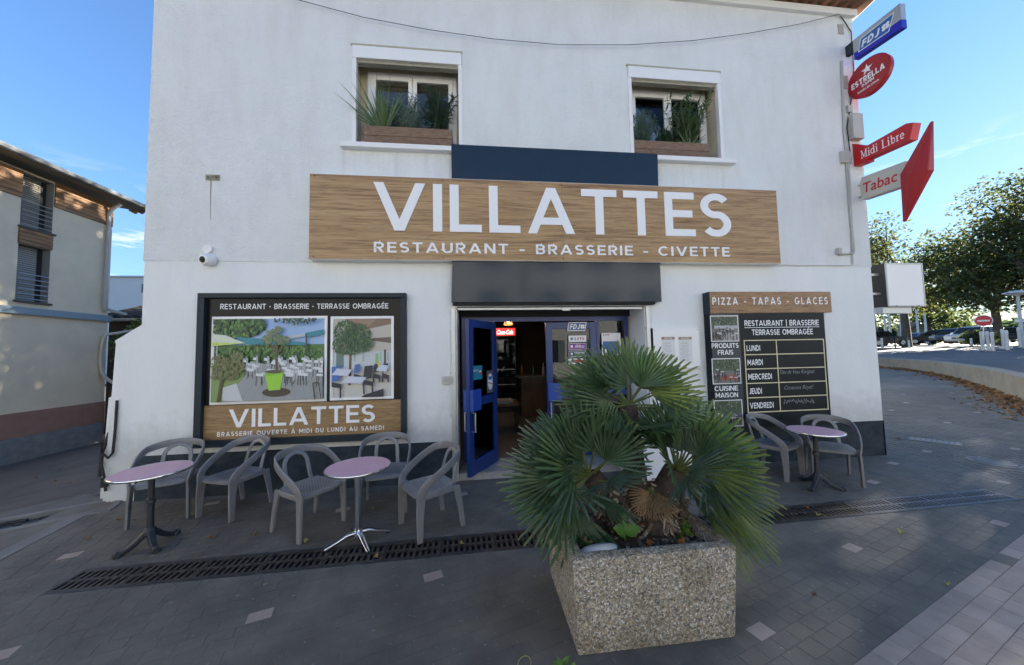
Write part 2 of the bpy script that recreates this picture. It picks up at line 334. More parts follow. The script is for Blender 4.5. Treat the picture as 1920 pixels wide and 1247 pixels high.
# ------------------------------------------------------------------ materials
M_wall = mat('painted_render', (.775, .80, .80), .9, c2=(.72, .745, .745), vscale=1.6, bump=.006, bscale=26, bdet=4, stretch=(2.2, 1, .6), thr=(.38, .85))
def roughcast():
    m = bpy.data.materials.new('roughcast'); m.use_nodes = True; t = m.node_tree; b = t.nodes['Principled BSDF']; b.inputs['Roughness'].default_value = .92
    nn = t.nodes.new; lk = t.links.new
    tc = nn('ShaderNodeTexCoord'); mp = nn('ShaderNodeMapping'); mp.inputs['Scale'].default_value = (.75, 1, 1.25); lk(tc.outputs['Object'], mp.inputs[0])
    n = nn('ShaderNodeTexNoise'); n.inputs['Scale'].default_value = 30; n.inputs['Detail'].default_value = 5; n.inputs['Roughness'].default_value = .6; n.inputs['Distortion'].default_value = 1.1
    bp = nn('ShaderNodeBump'); bp.inputs['Distance'].default_value = .019; lk(mp.outputs[0], n.inputs[0]); lk(n.outputs[0], bp.inputs['Height']); lk(bp.outputs[0], b.inputs['Normal'])
    n2 = nn('ShaderNodeTexNoise'); n2.inputs['Scale'].default_value = .9; n2.inputs['Detail'].default_value = 12; n2.inputs['Roughness'].default_value = .72; lk(tc.outputs['Object'], n2.inputs[0])
    r = nn('ShaderNodeValToRGB'); r.color_ramp.elements[0].position = .3; r.color_ramp.elements[0].color = (.73, .755, .755, 1); r.color_ramp.elements[1].position = .7; r.color_ramp.elements[1].color = (.79, .82, .82, 1)
    lk(n2.outputs[0], r.inputs[0])
    mp3 = nn('ShaderNodeMapping'); mp3.inputs['Scale'].default_value = (2.6, 1, .7); lk(tc.outputs['Object'], mp3.inputs[0]); n3 = nn('ShaderNodeTexNoise'); n3.inputs['Scale'].default_value = 1.4; n3.inputs['Detail'].default_value = 8; n3.inputs['Roughness'].default_value = .65; lk(mp3.outputs[0], n3.inputs[0])
    r3 = nn('ShaderNodeValToRGB'); r3.color_ramp.elements[0].position = .33; r3.color_ramp.elements[0].color = (.94, .935, .92, 1); r3.color_ramp.elements[1].position = .56; r3.color_ramp.elements[1].color = (1, 1, 1, 1); lk(n3.outputs[0], r3.inputs[0])
    mm = nn('ShaderNodeMixRGB'); mm.blend_type = 'MULTIPLY'; mm.inputs[0].default_value = 1; lk(r.outputs[0], mm.inputs[1]); lk(r3.outputs[0], mm.inputs[2]); 
    # rain marks hanging below both windowsills
    sx = nn('ShaderNodeSeparateXYZ'); lk(tc.outputs['Object'], sx.inputs[0])
    def math_(op, a, b_=None):
        q = nn('ShaderNodeMath'); q.operation = op
        for k_, v_ in enumerate((a, b_)):
            if v_ is None: continue
            if isinstance(v_, (int, float)): q.inputs[k_].default_value = v_
            else: lk(v_, q.inputs[k_])
        return q.outputs[0]
    near = math_('MINIMUM', math_('ABSOLUTE', math_('ADD', sx.outputs['X'], 2.04)), math_('ABSOLUTE', math_('SUBTRACT', sx.outputs['X'], 2.18)))
    inx = math_('LESS_THAN', near, .92); fall = nn('ShaderNodeMapRange'); fall.inputs[1].default_value = 3.75; fall.inputs[2].default_value = 4.74; lk(sx.outputs['Z'], fall.inputs[0]); below = math_('LESS_THAN', sx.outputs['Z'], 4.78)
    mp4 = nn('ShaderNodeMapping'); mp4.inputs['Scale'].default_value = (11, 1, .5); lk(tc.outputs['Object'], mp4.inputs[0]); n4 = nn('ShaderNodeTexNoise'); n4.inputs['Scale'].default_value = 1; n4.inputs['Detail'].default_value = 5; lk(mp4.outputs[0], n4.inputs[0]); st_ = nn('ShaderNodeMapRange'); st_.inputs[1].default_value = .50; st_.inputs[2].default_value = .68; lk(n4.outputs[0], st_.inputs[0])
    fac = math_('MULTIPLY', math_('MULTIPLY', math_('MULTIPLY', inx, below), fall.outputs[0]), math_('MULTIPLY', st_.outputs[0], .30))
    mz = nn('ShaderNodeMixRGB'); mz.inputs[2].default_value = (.42, .42, .40, 1); lk(fac, mz.inputs[0]); lk(mm.outputs[0], mz.inputs[1]); lk(mz.outputs[0], b.inputs['Base Color']); return m
M_rough = roughcast()
def splash(m):      # splash dirt just above the plinth
    t = m.node_tree; b = t.nodes['Principled BSDF']; src = b.inputs['Base Color'].links[0].from_socket; g = t.nodes.new('ShaderNodeNewGeometry'); s = t.nodes.new('ShaderNodeSeparateXYZ'); n = t.nodes.new('ShaderNodeTexNoise'); n.inputs['Scale'].default_value = 3.5; n.inputs['Detail'].default_value = 8; n.inputs['Roughness'].default_value = .7
    a = t.nodes.new('ShaderNodeMath'); a.operation = 'MULTIPLY_ADD'; a.inputs[1].default_value = -1.1; r = t.nodes.new('ShaderNodeMapRange'); r.inputs[1].default_value = .55; r.inputs[2].default_value = .05; r.inputs[3].default_value = 0; r.inputs[4].default_value = .45; x = t.nodes.new('ShaderNodeMixRGB'); x.inputs[2].default_value = (.33, .32, .29, 1); L_ = t.links.new
    L_(g.outputs['Position'], s.inputs[0]); L_(g.outputs['Position'], n.inputs[0]); L_(n.outputs[0], a.inputs[0]); L_(s.outputs['Z'], a.inputs[2]); L_(a.outputs[0], r.inputs[0]); L_(r.outputs[0], x.inputs[0]); L_(src, x.inputs[1]); L_(x.outputs[0], b.inputs['Base Color'])
splash(M_wall)
M_plinth = mat('slate_plinth_paint', (.020, .028, .036), .8, spec=.2, c2=(.045, .056, .068), vscale=5, bump=.004, bscale=30)
M_white = mat('white_pvc', (.80, .80, .79), .35)
M_whitep = mat('white_panel', (.80, .80, .80), .3)
M_letter = mat('white_letter', (.84, .85, .86), .45)
M_cream = mat('cream_reveal', (.68, .62, .48), .8, c2=(.60, .54, .41), vscale=4)
M_navy = mat('slate_lacquered_sheet', (.016, .028, .044), .14, spec=.4, c2=(.018, .031, .048), vscale=2, bump=.0015, bscale=2.5, bdet=1)
M_frame = mat('slate_blue_aluminium', (.016, .027, .038), .45, spec=.25)
M_boardn = mat('dark_slate_board', (.009, .014, .017), .45, spec=.2)
M_black = mat('black_gloss_print', (.009, .009, .010), .28, spec=.22)
M_blue = mat('blue_door_paint', (.011, .038, .185), .32, c2=(.009, .032, .155), vscale=6)
M_steel = mat('galvanised_steel', (.45, .47, .50), .4, metal=.8)
M_chrome = mat('polished_aluminium', (.75, .76, .78), .16, metal=1)
M_iron = mat('cast_iron', (.018, .022, .026), .45, c2=(.030, .034, .037), vscale=20, bump=.002, bscale=60)
M_dark = mat('dark_void', (.008, .008, .008), .8)
M_sign_wood = woodmat('printed_oak', (.35, .215, .095), (.46, .31, .155), (.17, .09, .037), (.32, 1, 6.0), 2.4, .42, 1.1, 0)
M_planter_wood = woodmat('stained_pine', (.19, .115, .065), (.25, .16, .095), (.10, .058, .034), (1.4, 3, 9), 3, .6, 2.2, .001)
M_clad = woodmat('cedar_cladding', (.26, .125, .045), (.34, .18, .075), (.13, .06, .028), (2, .5, 8), 1.6, .6, 1.0, .002)
M_chair = mat('grey_moulded_plastic', (.21, .21, .212), .34, c2=(.175, .175, .178), vscale=7, objrand=.05)
M_pink = mat('pink_laminate', (.66, .41, .455), .5, spec=.3, c2=(.62, .37, .42), vscale=5)
M_terracotta = mat('terracotta', (.30, .13, .075), .85, c2=(.19, .10, .07), vscale=9, objrand=.3)
M_cableg = mat('grey_conduit', (.42, .42, .40), .55)
M_cableb = mat('black_cable', (.012, .012, .013), .6)
M_red = mat('red_sign_plastic', (.36, .012, .018), .32)
M_redl = mat('bright_red', (.50, .012, .016), .4)
M_ivory = mat('ivory_sign_plastic', (.52, .50, .44), .4)
M_blues = mat('royal_blue_plastic', (.010, .016, .42), .3)
M_blue2 = mat('mid_blue_print', (.012, .13, .42), .35)
M_silver = mat('silver_sign', (.42, .44, .45), .35, metal=.3)
M_glass = glassmat('clear_glass')
M_gdark = glassmat('door_glass', (.55, .6, .62), 1.5)

# ------------------------------------------------------------------ ground
def gz(x, y=0): return .03*max(0.0, x-7) if x < 26 else .57
def gl(x): return 0.0 if x > -4.9 else max(-1.85, -.15*(-4.9-x))
M_asph = mat('asphalt', (.050, .050, .050), .85, c2=(.085, .083, .080), vscale=1.2, bump=.01, bscale=120)
M_asph2 = mat('road_asphalt', (.080, .080, .080), .85, c2=(.120, .118, .115), vscale=.25, bump=.005, bscale=60)
xs = [-400, -200, -90, -50, -30, -24, -20, -17.3, -14, -11, -8, -6.5, -5.6, -4.9, -3, 0, 3, 7, 10, 14, 18, 22, 26, 40, 80, 200, 500]
ys = [-300, -150, -70, -30, -12, -6, -3, -1, 1, 3, 6, 9, 12, 18, 26, 40, 80, 200, 500]
mb = MB(); vs_ = [(x, y, (gl(x) if x < 0 else gz(x))-.05) for y in ys for x in xs]; nx = len(xs)
mb.idx(vs_, [(j*nx+i, j*nx+i+1, (j+1)*nx+i+1, (j+1)*nx+i) for j in range(len(ys)-1) for i in range(nx-1)])
tag(mb.build('ground', M_asph), kind='structure')

# pavers: rows run at 17.3 degrees, 20 x 10 cm, dark field with light accents, light field with dark accents beyond a straight row
PA = R(17.3); PU = Vector((math.cos(PA), math.sin(PA), 0)); PV = Vector((-math.sin(PA), math.cos(PA), 0))
ROWH, BL, BLD = .102, .204, .152
def speckle(m, amt=.75, sc=24, pos=.665):
    t = m.node_tree; b = t.nodes['Principled BSDF']; src = b.inputs['Base Color'].links[0].from_socket; g = t.nodes.new('ShaderNodeNewGeometry'); n = t.nodes.new('ShaderNodeTexNoise'); n.inputs['Scale'].default_value = sc; n.inputs['Detail'].default_value = 3; r = t.nodes.new('ShaderNodeValToRGB'); r.color_ramp.elements[0].position = pos; r.color_ramp.elements[1].position = pos+.06
    n2 = t.nodes.new('ShaderNodeTexNoise'); n2.inputs['Scale'].default_value = .55; n2.inputs['Detail'].default_value = 5; n2.inputs['Roughness'].default_value = .6; r2 = t.nodes.new('ShaderNodeValToRGB'); r2.color_ramp.elements[0].position = .32; r2.color_ramp.elements[0].color = (.78, .77, .77, 1); r2.color_ramp.elements[1].position = .68; r2.color_ramp.elements[1].color = (1.22, 1.2, 1.17, 1)
    mx = t.nodes.new('ShaderNodeMixRGB'); mx.blend_type = 'MULTIPLY'; mx.inputs[0].default_value = 1; m2 = t.nodes.new('ShaderNodeMixRGB'); m2.inputs[2].default_value = (.24, .235, .225, 1); ml = t.nodes.new('ShaderNodeMath'); ml.operation = 'MULTIPLY'; ml.inputs[1].default_value = amt
    L_ = t.links.new; L_(g.outputs['Position'], n.inputs[0]); L_(g.outputs['Position'], n2.inputs[0]); L_(n.outputs[0], r.inputs[0]); L_(n2.outputs[0], r2.inputs[0]); L_(src, mx.inputs[1]); L_(r2.outputs[0], mx.inputs[2]); L_(mx.outputs[0], m2.inputs[1]); L_(r.outputs[0], ml.inputs[0]); L_(ml.outputs[0], m2.inputs[0]); L_(m2.outputs[0], b.inputs['Base Color'])
B0 = Vector((2.103, -3.089, 0))                        # a point on the border between both fields
M_pd = mat('dark_paver', (0.094, 0.088, 0.074), .75, c2=(0.146, 0.137, 0.113), vscale=2.6, world=True, bump=.003, bscale=140, objrand=.035)
M_pd2 = mat('dark_paver_worn', (0.098, 0.092, 0.077), .75, c2=(0.152, 0.142, 0.118), vscale=2.6, world=True, bump=.003, bscale=140, objrand=.035)
M_pd3 = mat('dark_paver_blue', (0.090, 0.086, 0.074), .75, c2=(0.139, 0.132, 0.112), vscale=2.6, world=True, bump=.003, bscale=140, objrand=.035)
M_pl = mat('light_paver', (.40, .325, .275), .85, c2=(.32, .262, .222), vscale=6, world=True, bump=.002, bscale=140, objrand=.1)
M_pl2 = mat('light_paver_grey', (.36, .298, .258), .85, c2=(.29, .242, .21), vscale=6, world=True, bump=.002, bscale=140, objrand=.1)
M_joint = mat('paving_bed', (0.175, 0.163, 0.141), .95, c2=(0.099, 0.093, 0.080), vscale=1.6, bump=.004, bscale=90)
for mm in (M_pd, M_pd2, M_pd3, M_joint): speckle(mm)
speckle(M_pl, .3); speckle(M_pl2, .3)
WALLP = [(10.2, -1.0), (11.2, -.1), (12.4, .85), (13.4, 1.65), (14.45, 2.58), (15.01, 3.04), (16.82, 4.53), (18.81, 6.31), (20.88, 8.38), (22.21, 10.23), (23.23, 12.07), (24.1, 14.5), (24.7, 17.5)]
D0, D1 = Vector((-3.36, -1.64, 0)), Vector((6.20, -1.44, 0)); DU = (D1-D0).normalized(); DV = Vector((-DU.y, DU.x, 0)); DW = .135
mb = MB()
poly = [(-4.95, -12), (11.5, -12), (11.6, -1.2)]+[(x+.05, y) for x, y in WALLP]+[(18, 22), (-4.2, 22), (-4.2, 0.3), (-4.9, 0.25)]
# bed sheet in strips of x so that it follows the slope
cx = [-4.95, -4.2, -3.37, 6.21, 6.9, 7.0, 8, 10, 12, 14, 16, 18, 20, 22, 24, 26]
def ylo(x): return -14
def yhi(x):
    if x < 10.2: return 16
    return 16
for a, b in zip(cx[:-1], cx[1:]):
    if a < -4.5: mb.face([(a, -14, -.0), (b, -14, -.0), (b, .25, -.0), (a, .25, -.0)]); continue
    if a == -3.37:
        f0, f1 = (lambda x: D0.y+(x-D0.x)*DU.y/DU.x-DW-.02), (lambda x: D0.y+(x-D0.x)*DU.y/DU.x+DW+.02)
        mb.face([(a, -14, .0005), (b, -14, .0005), (b, f0(b), .0005), (a, f0(a), .0005)]); mb.face([(a, f1(a), .0005), (b, f1(b), .0005), (b, 16, .0005), (a, 16, .0005)]); continue
    mb.face([(a, -14, gz(a)+.0005), (b, -14, gz(b)+.0005), (b, 16, gz(b)+.0005), (a, 16, gz(a)+.0005)])
pavement = tag(mb.build('pavement', M_joint), kind='structure')
acc_px = [(140, 1044), (510, 1148), (24, 1217), (870.6, 925.8), (642.6, 955), (407, 943.7), (823, 1078), (1600, 1022), (1862, 981), (1416, 1185), (1635, 906),
          (1660, 709.5), (1695, 723.5), (1695, 739.6), (1703, 755), (1676, 769), (1788.6, 736.8), (1814, 757), (1829, 773), (1781, 793), (1738, 847), (1672, 868), (1881, 902), (1757, 714.7), (1901, 841)]
ACC = []
for px, py in acc_px:
    q = atz(px, py, 0)
    for _ in range(12): q = atz(px, py, gz(q.x))
    ACC.append(q)
DACC = [atz(1880, 1049), atz(1700, 1300), atz(1850, 1330)]
def inwall(x, y):                                       # left of the low wall
    for (x0, y0), (x1, y1) in zip(WALLP[:-1], WALLP[1:]):
        if y0 <= y < y1: return x < x0+(x1-x0)*(y-y0)/(y1-y0)-.12
    return y < -1.0 and x < 11.3 or (y >= 17.5 and x < 24.6)
# drain line, planter and building footprints keep bricks out
D0, D1 = Vector((-3.36, -1.64, 0)), Vector((6.20, -1.44, 0)); DU = (D1-D0).normalized(); DV = Vector((-DU.y, DU.x, 0)); DW = .135
def keep(c):
    x, y = c.x, c.y
    if -4.75 < x < 6.75 and y > -.10: return False
    if x < -4.55+.0 or (x < -3.9 and y > -2.4 and (x+4.2) < -.55*(y+1.35)*.0-.0+(-.0)): pass
    # left kerb line from (-4.2,-1.4) to (-4.85,0.15)
    if x < -4.18-(y+1.35)*.42 and y < .3: return False
    d = c-D0; a = d.dot(DU); b = d.dot(DV)
    if -.06 < a < (D1-D0).length+.06 and abs(b) < DW+.035: return False
    return inwall(x, y)
bricks = []
for r in range(-60, 130):
    for k in range(-80, 150):
        Lb = BL if r < 0 else BLD; off = (.5*(r % 2))*Lb + .03*math.sin(r*3.1)
        c = B0+PV*((r+.5)*ROWH)+PU*(k*Lb+off)
        if not (-5.2 < c.x < 16 and -4.2 < c.y < 6.5): continue
        if not keep(c): continue
        pr = proj((c.x, c.y, gz(c.x)))
        if pr is None: continue
        inside = -60 < pr[0] < 1990 and 600 < pr[1] < 1330
        if not inside: continue
        if pr[2] > 11.0: continue
        light = r < 0
        bricks.append([pr[2], c, light, r])
acc_set = set()
for q in ACC:
    best = min((b for b in bricks if not b[2]), key=lambda b: (b[1]-Vector((q.x, q.y, 0))).length, default=None)
    if best and (best[1]-Vector((q.x, q.y, 0))).length < .3: acc_set.add(id(best))
for q in DACC:
    best = min((b for b in bricks if b[2]), key=lambda b: (b[1]-Vector((q.x, q.y, 0))).length, default=None)
    if best and (best[1]-Vector((q.x, q.y, 0))).length < .3: acc_set.add(id(best))
def paver(mb, c, z, jig=None, Lb=BL):
    l, hh, e, tk = Lb/2-.0014, ROWH/2-.0014, .0012, .012
    if jig: l -= jig.random()*.002; hh -= jig.random()*.0015
    P = lambda a, b, d: c+PU*a+PV*b+EZ*(z+d)
    mb.idx([P(-l, -hh, -tk), P(l, -hh, -tk), P(l, hh, -tk), P(-l, hh, -tk), P(-l, -hh, -e), P(l, -hh, -e), P(l, hh, -e), P(-l, hh, -e), P(-l+e, -hh+e, 0), P(l-e, -hh+e, 0), P(l-e, hh-e, 0), P(-l+e, hh-e, 0)],
           [(0, 1, 5, 4), (1, 2, 6, 5), (2, 3, 7, 6), (3, 0, 4, 7), (4, 5, 9, 8), (5, 6, 10, 9), (6, 7, 11, 10), (7, 4, 8, 11), (8, 9, 10, 11)])
bricks.sort(key=lambda b: b[0])
proto = {}
for long_ in (0, 1):
  for nm, mm in (('d0', M_pd), ('d1', M_pd2), ('d2', M_pd3), ('l0', M_pl), ('l1', M_pl2)):
      t = MB(); paver(t, Vector((0, 0, 0)), 0, None, BLD if long_ else BL); o = t.build('paver', mm, pavement); proto[nm+str(long_)] = o.data; bpy.data.objects.remove(o)
rest = MB(); cnt = 0
for i, bk in enumerate(bricks):
    light = bk[2] != (id(bk) in acc_set); c = bk[1]; z = gz(c.x)+.0028+rnd.uniform(-.0008, .0008)
    key = ('l'+str(rnd.randrange(2))) if light else ('d'+str(rnd.randrange(3)))
    pr = proj((c.x, c.y, 0))
    if cnt < 300 and 0 < pr[0] < 1920 and pr[1] < 1260:
        o = bpy.data.objects.new('paver', proto[key+('0' if bk[2] else '1')]); col.objects.link(o); o.parent = pavement; o.location = (c.x, c.y, z); o.rotation_euler = (rnd.uniform(-.006, .006), rnd.uniform(-.006, .006), rnd.uniform(-.006, .006)); cnt += 1
    else:
        rest.use({'d0': M_pd, 'd1': M_pd2, 'd2': M_pd3, 'l0': M_pl, 'l1': M_pl2}[key]); paver(rest, c, z, rnd, BL if bk[2] else BLD)
tag(rest.build('paver_field', None, pavement), kind='stuff')

# drain channel with slotted grating sections
drain = thing('drain_channel', 'long cast iron slotted drain channel crossing the dark pavement', 'drain', D0)
Ld = (D1-D0).length; nsec = 19; sl_ = Ld/nsec
t = MB().use(M_dark)
c = (D0+D1)/2
t.obox(c+EZ*-.045, DU*(Ld/2), DV*DW, EZ*.004)
t.use(mat('drain_silt', (.03, .028, .025), .95))
t.build('channel_bed', None, drain)
t = MB()
for sgn in (-1, 1): t.obox(c+DV*sgn*(DW+.012)+EZ*-.016, DU*(Ld/2), DV*.011, EZ*.021)
for sgn in (-1, 1): t.obox(c+DU*sgn*(Ld/2+.008)+EZ*-.016, DU*.008, DV*(DW+.02), EZ*.0205)
t.build('channel_edge', M_iron, drain)
M_grate = mat('grating_iron', (.035, .033, .031), .5, c2=(.10, .085, .07), vscale=16, metal=.3, bump=.002, bscale=80, thr=(.42, .72))
M_grate2 = mat('grating_galvanised', (.15, .155, .16), .5, c2=(.10, .10, .105), vscale=10, metal=.5)
NB = 9; pitch = (sl_-.03)/NB
for gm in (0, 1): pass
fr_me = {}; bar_me = {}
for gm, mm in ((0, M_grate), (1, M_grate2)):
    t = MB(); hz = .012
    for b_ in (-DW+.012, 0, DW-.012): t.obox(DV*b_+EZ*-hz, DU*(sl_/2-.003), DV*.012, EZ*hz)
    for a_ in (-1, 1): t.obox(DU*a_*(sl_/2-.009)+EZ*(-hz-.0006), DU*.006, DV*(DW-.025), EZ*hz)
    o = t.build('grate_section', mm, drain, local=True); fr_me[gm] = o.data; bpy.data.objects.remove(o)
    t = MB(); t.obox(EZ*-.0125, DU*(pitch*.22), DV*((DW-.048)/2+.012), EZ*.0115); o = t.build('bar', mm, drain, local=True); bar_me[gm] = o.data; bpy.data.objects.remove(o)
for i in range(nsec):
    gm = 1 if i >= 15 else 0
    s = bpy.data.objects.new('grate_section', fr_me[gm]); col.objects.link(s); s.parent = drain; s.location = DU*((i+.5)*sl_)+EZ*.0045
    hid = i in (8, 9, 10)
    acc = MB()
    for rw in (-1, 1):
        for k in range(NB):
            loc = DU*(-sl_/2+.015+(k+1)*pitch-pitch*.5+pitch*.25)+DV*rw*(DW/2)
            if hid: acc.obox(loc+EZ*-.0125, DU*(pitch*.22), DV*((DW-.048)/2+.012), EZ*.0115)
            else:
                b = bpy.data.objects.new('bar', bar_me[gm]); col.objects.link(b); b.parent = s; b.location = loc
    if hid: acc.build('grating_bars', (M_grate, M_grate2)[gm], s, local=True)

# left kerb strip with a covered gully, alley and its concrete
k0, k1 = Vector((-4.22, -1.62, 0)), Vector((-4.62, 0.12, 0)); ku = (k1-k0).normalized(); kv = Vector((-ku.y, ku.x, 0))
M_conc = mat('pale_concrete', (.16, .155, .145), .9, c2=(.22, .215, .20), vscale=4, bump=.004, bscale=50)
t = MB()
for i in range(5):
    a = -4.6+i*1.35; t.obox(k0+ku*(a+.675)+kv*.09+EZ*-.04, ku*.67, kv*.075, EZ*.05)
kerb = None
kst = tag(MB().obox(k0+ku*(-1.0)+kv*.09+EZ*-.06, ku*3.0, kv*.07, EZ*.045).build('kerb', M_conc), kind='structure')
for i in range(5):
    a = -3.9+i*1.18
    MB().obox(k0+ku*(a)+kv*.09+EZ*-.035, ku*.585, kv*.078, EZ*.045).build('kerb_stone', M_conc, kst, bevel=.008)
gully = thing('gully_cover', 'sunken stone gully with pale concrete rim left of the pavement', 'gully', (-5.0, -.45, 0))
gc = Vector((-5.02, -.36, -.02))
t = MB(); gu = Vector((.88, .48, 0)).normalized(); gv = Vector((-gu.y, gu.x, 0))
for a, b, la, lb in ((0, .21, .62, .035), (0, -.21, .62, .035), (-.6, 0, .035, .18), (.6, 0, .035, .18)): t.obox(gc+gu*a+gv*b+EZ*(.0 if lb < .1 else -.001), gu*la, gv*lb, EZ*.035)
t.build('rim', M_conc, gully, bevel=.006)
t = MB()
r2 = random.Random(5)
for i in range(26):
    p = gc+gu*r2.uniform(-.52, .52)+gv*r2.uniform(-.15, .15); s_ = r2.uniform(.03, .07); t.obox(p+EZ*-.01, gu*s_, gv*s_*.5, EZ*r2.uniform(.008, .025))
tag(t.build('rubble', M_iron, gully), kind='stuff')
MB().obox(gc+EZ*-.035, gu*.58, gv*.19, EZ*.012).build('gully_bed', M_asph, gully)
tag(MB().face([(-5.9, -2.2, -.020), (-4.5, -2.2, -.020), (-4.62, -.2, -.020), (-4.78, .18, -.020), (-5.4, .5, -.045), (-6.6, -.2, -.16)]).build('concrete_apron', mat('damp_concrete', (.085, .085, .08), .9, c2=(.13, .128, .12), vscale=3, bump=.004, bscale=60)), kind='structure')

# metal covers in the right-hand pavement
def cover(name, label, c, hx, hy, ang, mm, rnd_=False):
    o = thing(name, label, 'manhole cover', (c.x, c.y, gz(c.x)+.004)); u = Vector((math.cos(ang), math.sin(ang), 0)); v = Vector((-u.y, u.x, 0)); z0 = ORG[o.name]
    if rnd_:
        MB().lathe([(hx, -.01), (hx, .004), (hx-.05, .006), (hx-.055, -.002), (hx-.06, -.002), (.0, -.002)], z0, 36).build('ring', M_conc, o)
        MB().lathe([(hx-.07, -.006), (hx-.07, .003), (hx-.09, .006), (.02, .006)], z0, 36).build('lid', M_iron, o)
    else:
        MB().obox(z0, u*hx, v*hy, EZ*.006).build('frame', M_conc, o); 
        t = MB()
        for i in range(9): t.obox(z0+u*(-hx*.85+i*hx*1.7/8)+EZ*.007, u*hx*.06, v*hy*.85, EZ*.003)
        t.build('tread', mm, o)
    return o
cover('manhole_cover', 'rectangular pale metal cover set in dark pavers right of the building corner', Vector((8.2, .40, 0)), .30, .16, R(-58), mat('cover_grey', (.20, .195, .185), .6))
cover('manhole_cover', 'round iron manhole cover with a pale ring near the leaf litter', Vector((7.66, -.60, 0)), .27, .27, 0, M_iron, True)
# ------------------------------------------------------------------ restaurant building
bld = thing('restaurant_building', 'two storey white rendered corner building with dark plinth and blue doors', 'building', (1.1, 3.5, 0))
XL, XR, YB, ZT = -4.35, 6.63, 12.0, 7.62
def wall_cells(mb, xa, za, holes, y):
    for x0, x1 in zip(xa[:-1], xa[1:]):
        for z0, z1 in zip(za[:-1], za[1:]):
            cx_, cz_ = (x0+x1)/2, (z0+z1)/2
            if any(h[0] < cx_ < h[1] and h[2] < cz_ < h[3] for h in holes): continue
            mb.face([(x0, y, z0), (x1, y, z0), (x1, y, z1), (x0, y, z1)])
W1 = (-1.73, -.148, 4.82, 6.33); W2 = (2.467, 4.062, 4.83, 6.335); DR = (-.26, 2.585, -.1, 2.47); ZS = 3.105
t = MB(); wall_cells(t, [XL, DR[0], DR[1], XR], [-.4, 0, DR[3], ZS+.02], [DR], 0)
t.face([(XR, 0, -.4), (XR, YB, -.4), (XR, YB, ZT), (XR, 0, ZT)]); t.face([(XL, YB, -1.5), (XL, 0, -1.5), (XL, 0, ZT), (XL, YB, ZT)]); t.face([(XR, YB, -1.5), (XL, YB, -1.5), (XL, YB, ZT+1.75), (XR, YB, ZT+1.75)]); t.face([(XR, 0, ZT), (XR, YB, ZT), (XR, YB, ZT+1.73)]); t.face([(XL, YB, ZT), (XL, 0, ZT), (XL, YB, ZT+1.73)])
t.face([(XL, .45, ZS), (XR, .45, ZS), (XR, YB, ZS), (XL, YB, ZS)])
for x0 in (DR[0], DR[1]): t.face([(x0, 0, 0), (x0, .62, 0), (x0, .62, DR[3]), (x0, 0, DR[3])])
t.face([(DR[0], 0, DR[3]), (DR[1], 0, DR[3]), (DR[1], .62, DR[3]), (DR[0], .62, DR[3])])
wall = t.build('wall', M_wall, bld)
t = MB(); wall_cells(t, sorted([XL-.008, W1[0], W1[1], W2[0], W2[1], XR+.008]), [ZS, W1[2], W2[2], W1[3], W2[3], ZT], [W1, W2], -.008)
t.face([(XL-.008, -.008, ZS), (XR+.008, -.008, ZS), (XR+.008, 0.02, ZS-.004), (XL-.008, .02, ZS-.004)])
t.face([(XR+.008, -.008, ZS), (XR+.008, YB, ZS), (XR+.008, YB, ZT), (XR+.008, -.008, ZT)]); t.face([(XL-.008, YB, ZS), (XL-.008, -.008, ZS), (XL-.008, -.008, ZT), (XL-.008, YB, ZT)])
t.build('upper_render_coat', M_rough, bld)
for a, b in ((XL, DR[0]-.06), (DR[1]+.06, XR)):
    B(a+(.0 if a > 0 else 0), b, -.007, .01, -.05, .56).build('plinth', M_plinth, bld)
B(XR-.02, XR+.010, -.007, 4, -.05, .56).build('plinth', M_plinth, bld)
# buttress at the left corner
t = MB(); t.hexa([(-4.74, .02, -.3), (-4.352, .02, -.3), (-4.352, .4, -.3), (-4.74, .4, -.3), (-4.66, .02, 2.02), (-4.352, .02, 2.02), (-4.352, .4, 2.02), (-4.66, .4, 2.02)])
bt = t.build('buttress', M_wall, bld)
MB().hexa([(-4.665, .012, 2.02), (-4.352, .012, 2.02), (-4.352, .41, 2.02), (-4.665, .41, 2.02), (-4.665, .012, 2.05), (-4.352, .012, 2.26), (-4.352, .41, 2.26), (-4.665, .41, 2.05)]).build('coping', M_wall, bt)
MB().hexa([(-4.90, .15, -.3), (-4.742, .15, -.3), (-4.742, .5, -.3), (-4.90, .5, -.3), (-4.84, .15, 1.30), (-4.70, .15, 1.36), (-4.70, .5, 1.36), (-4.84, .5, 1.30)]).build('buttress_step', M_wall, bt)

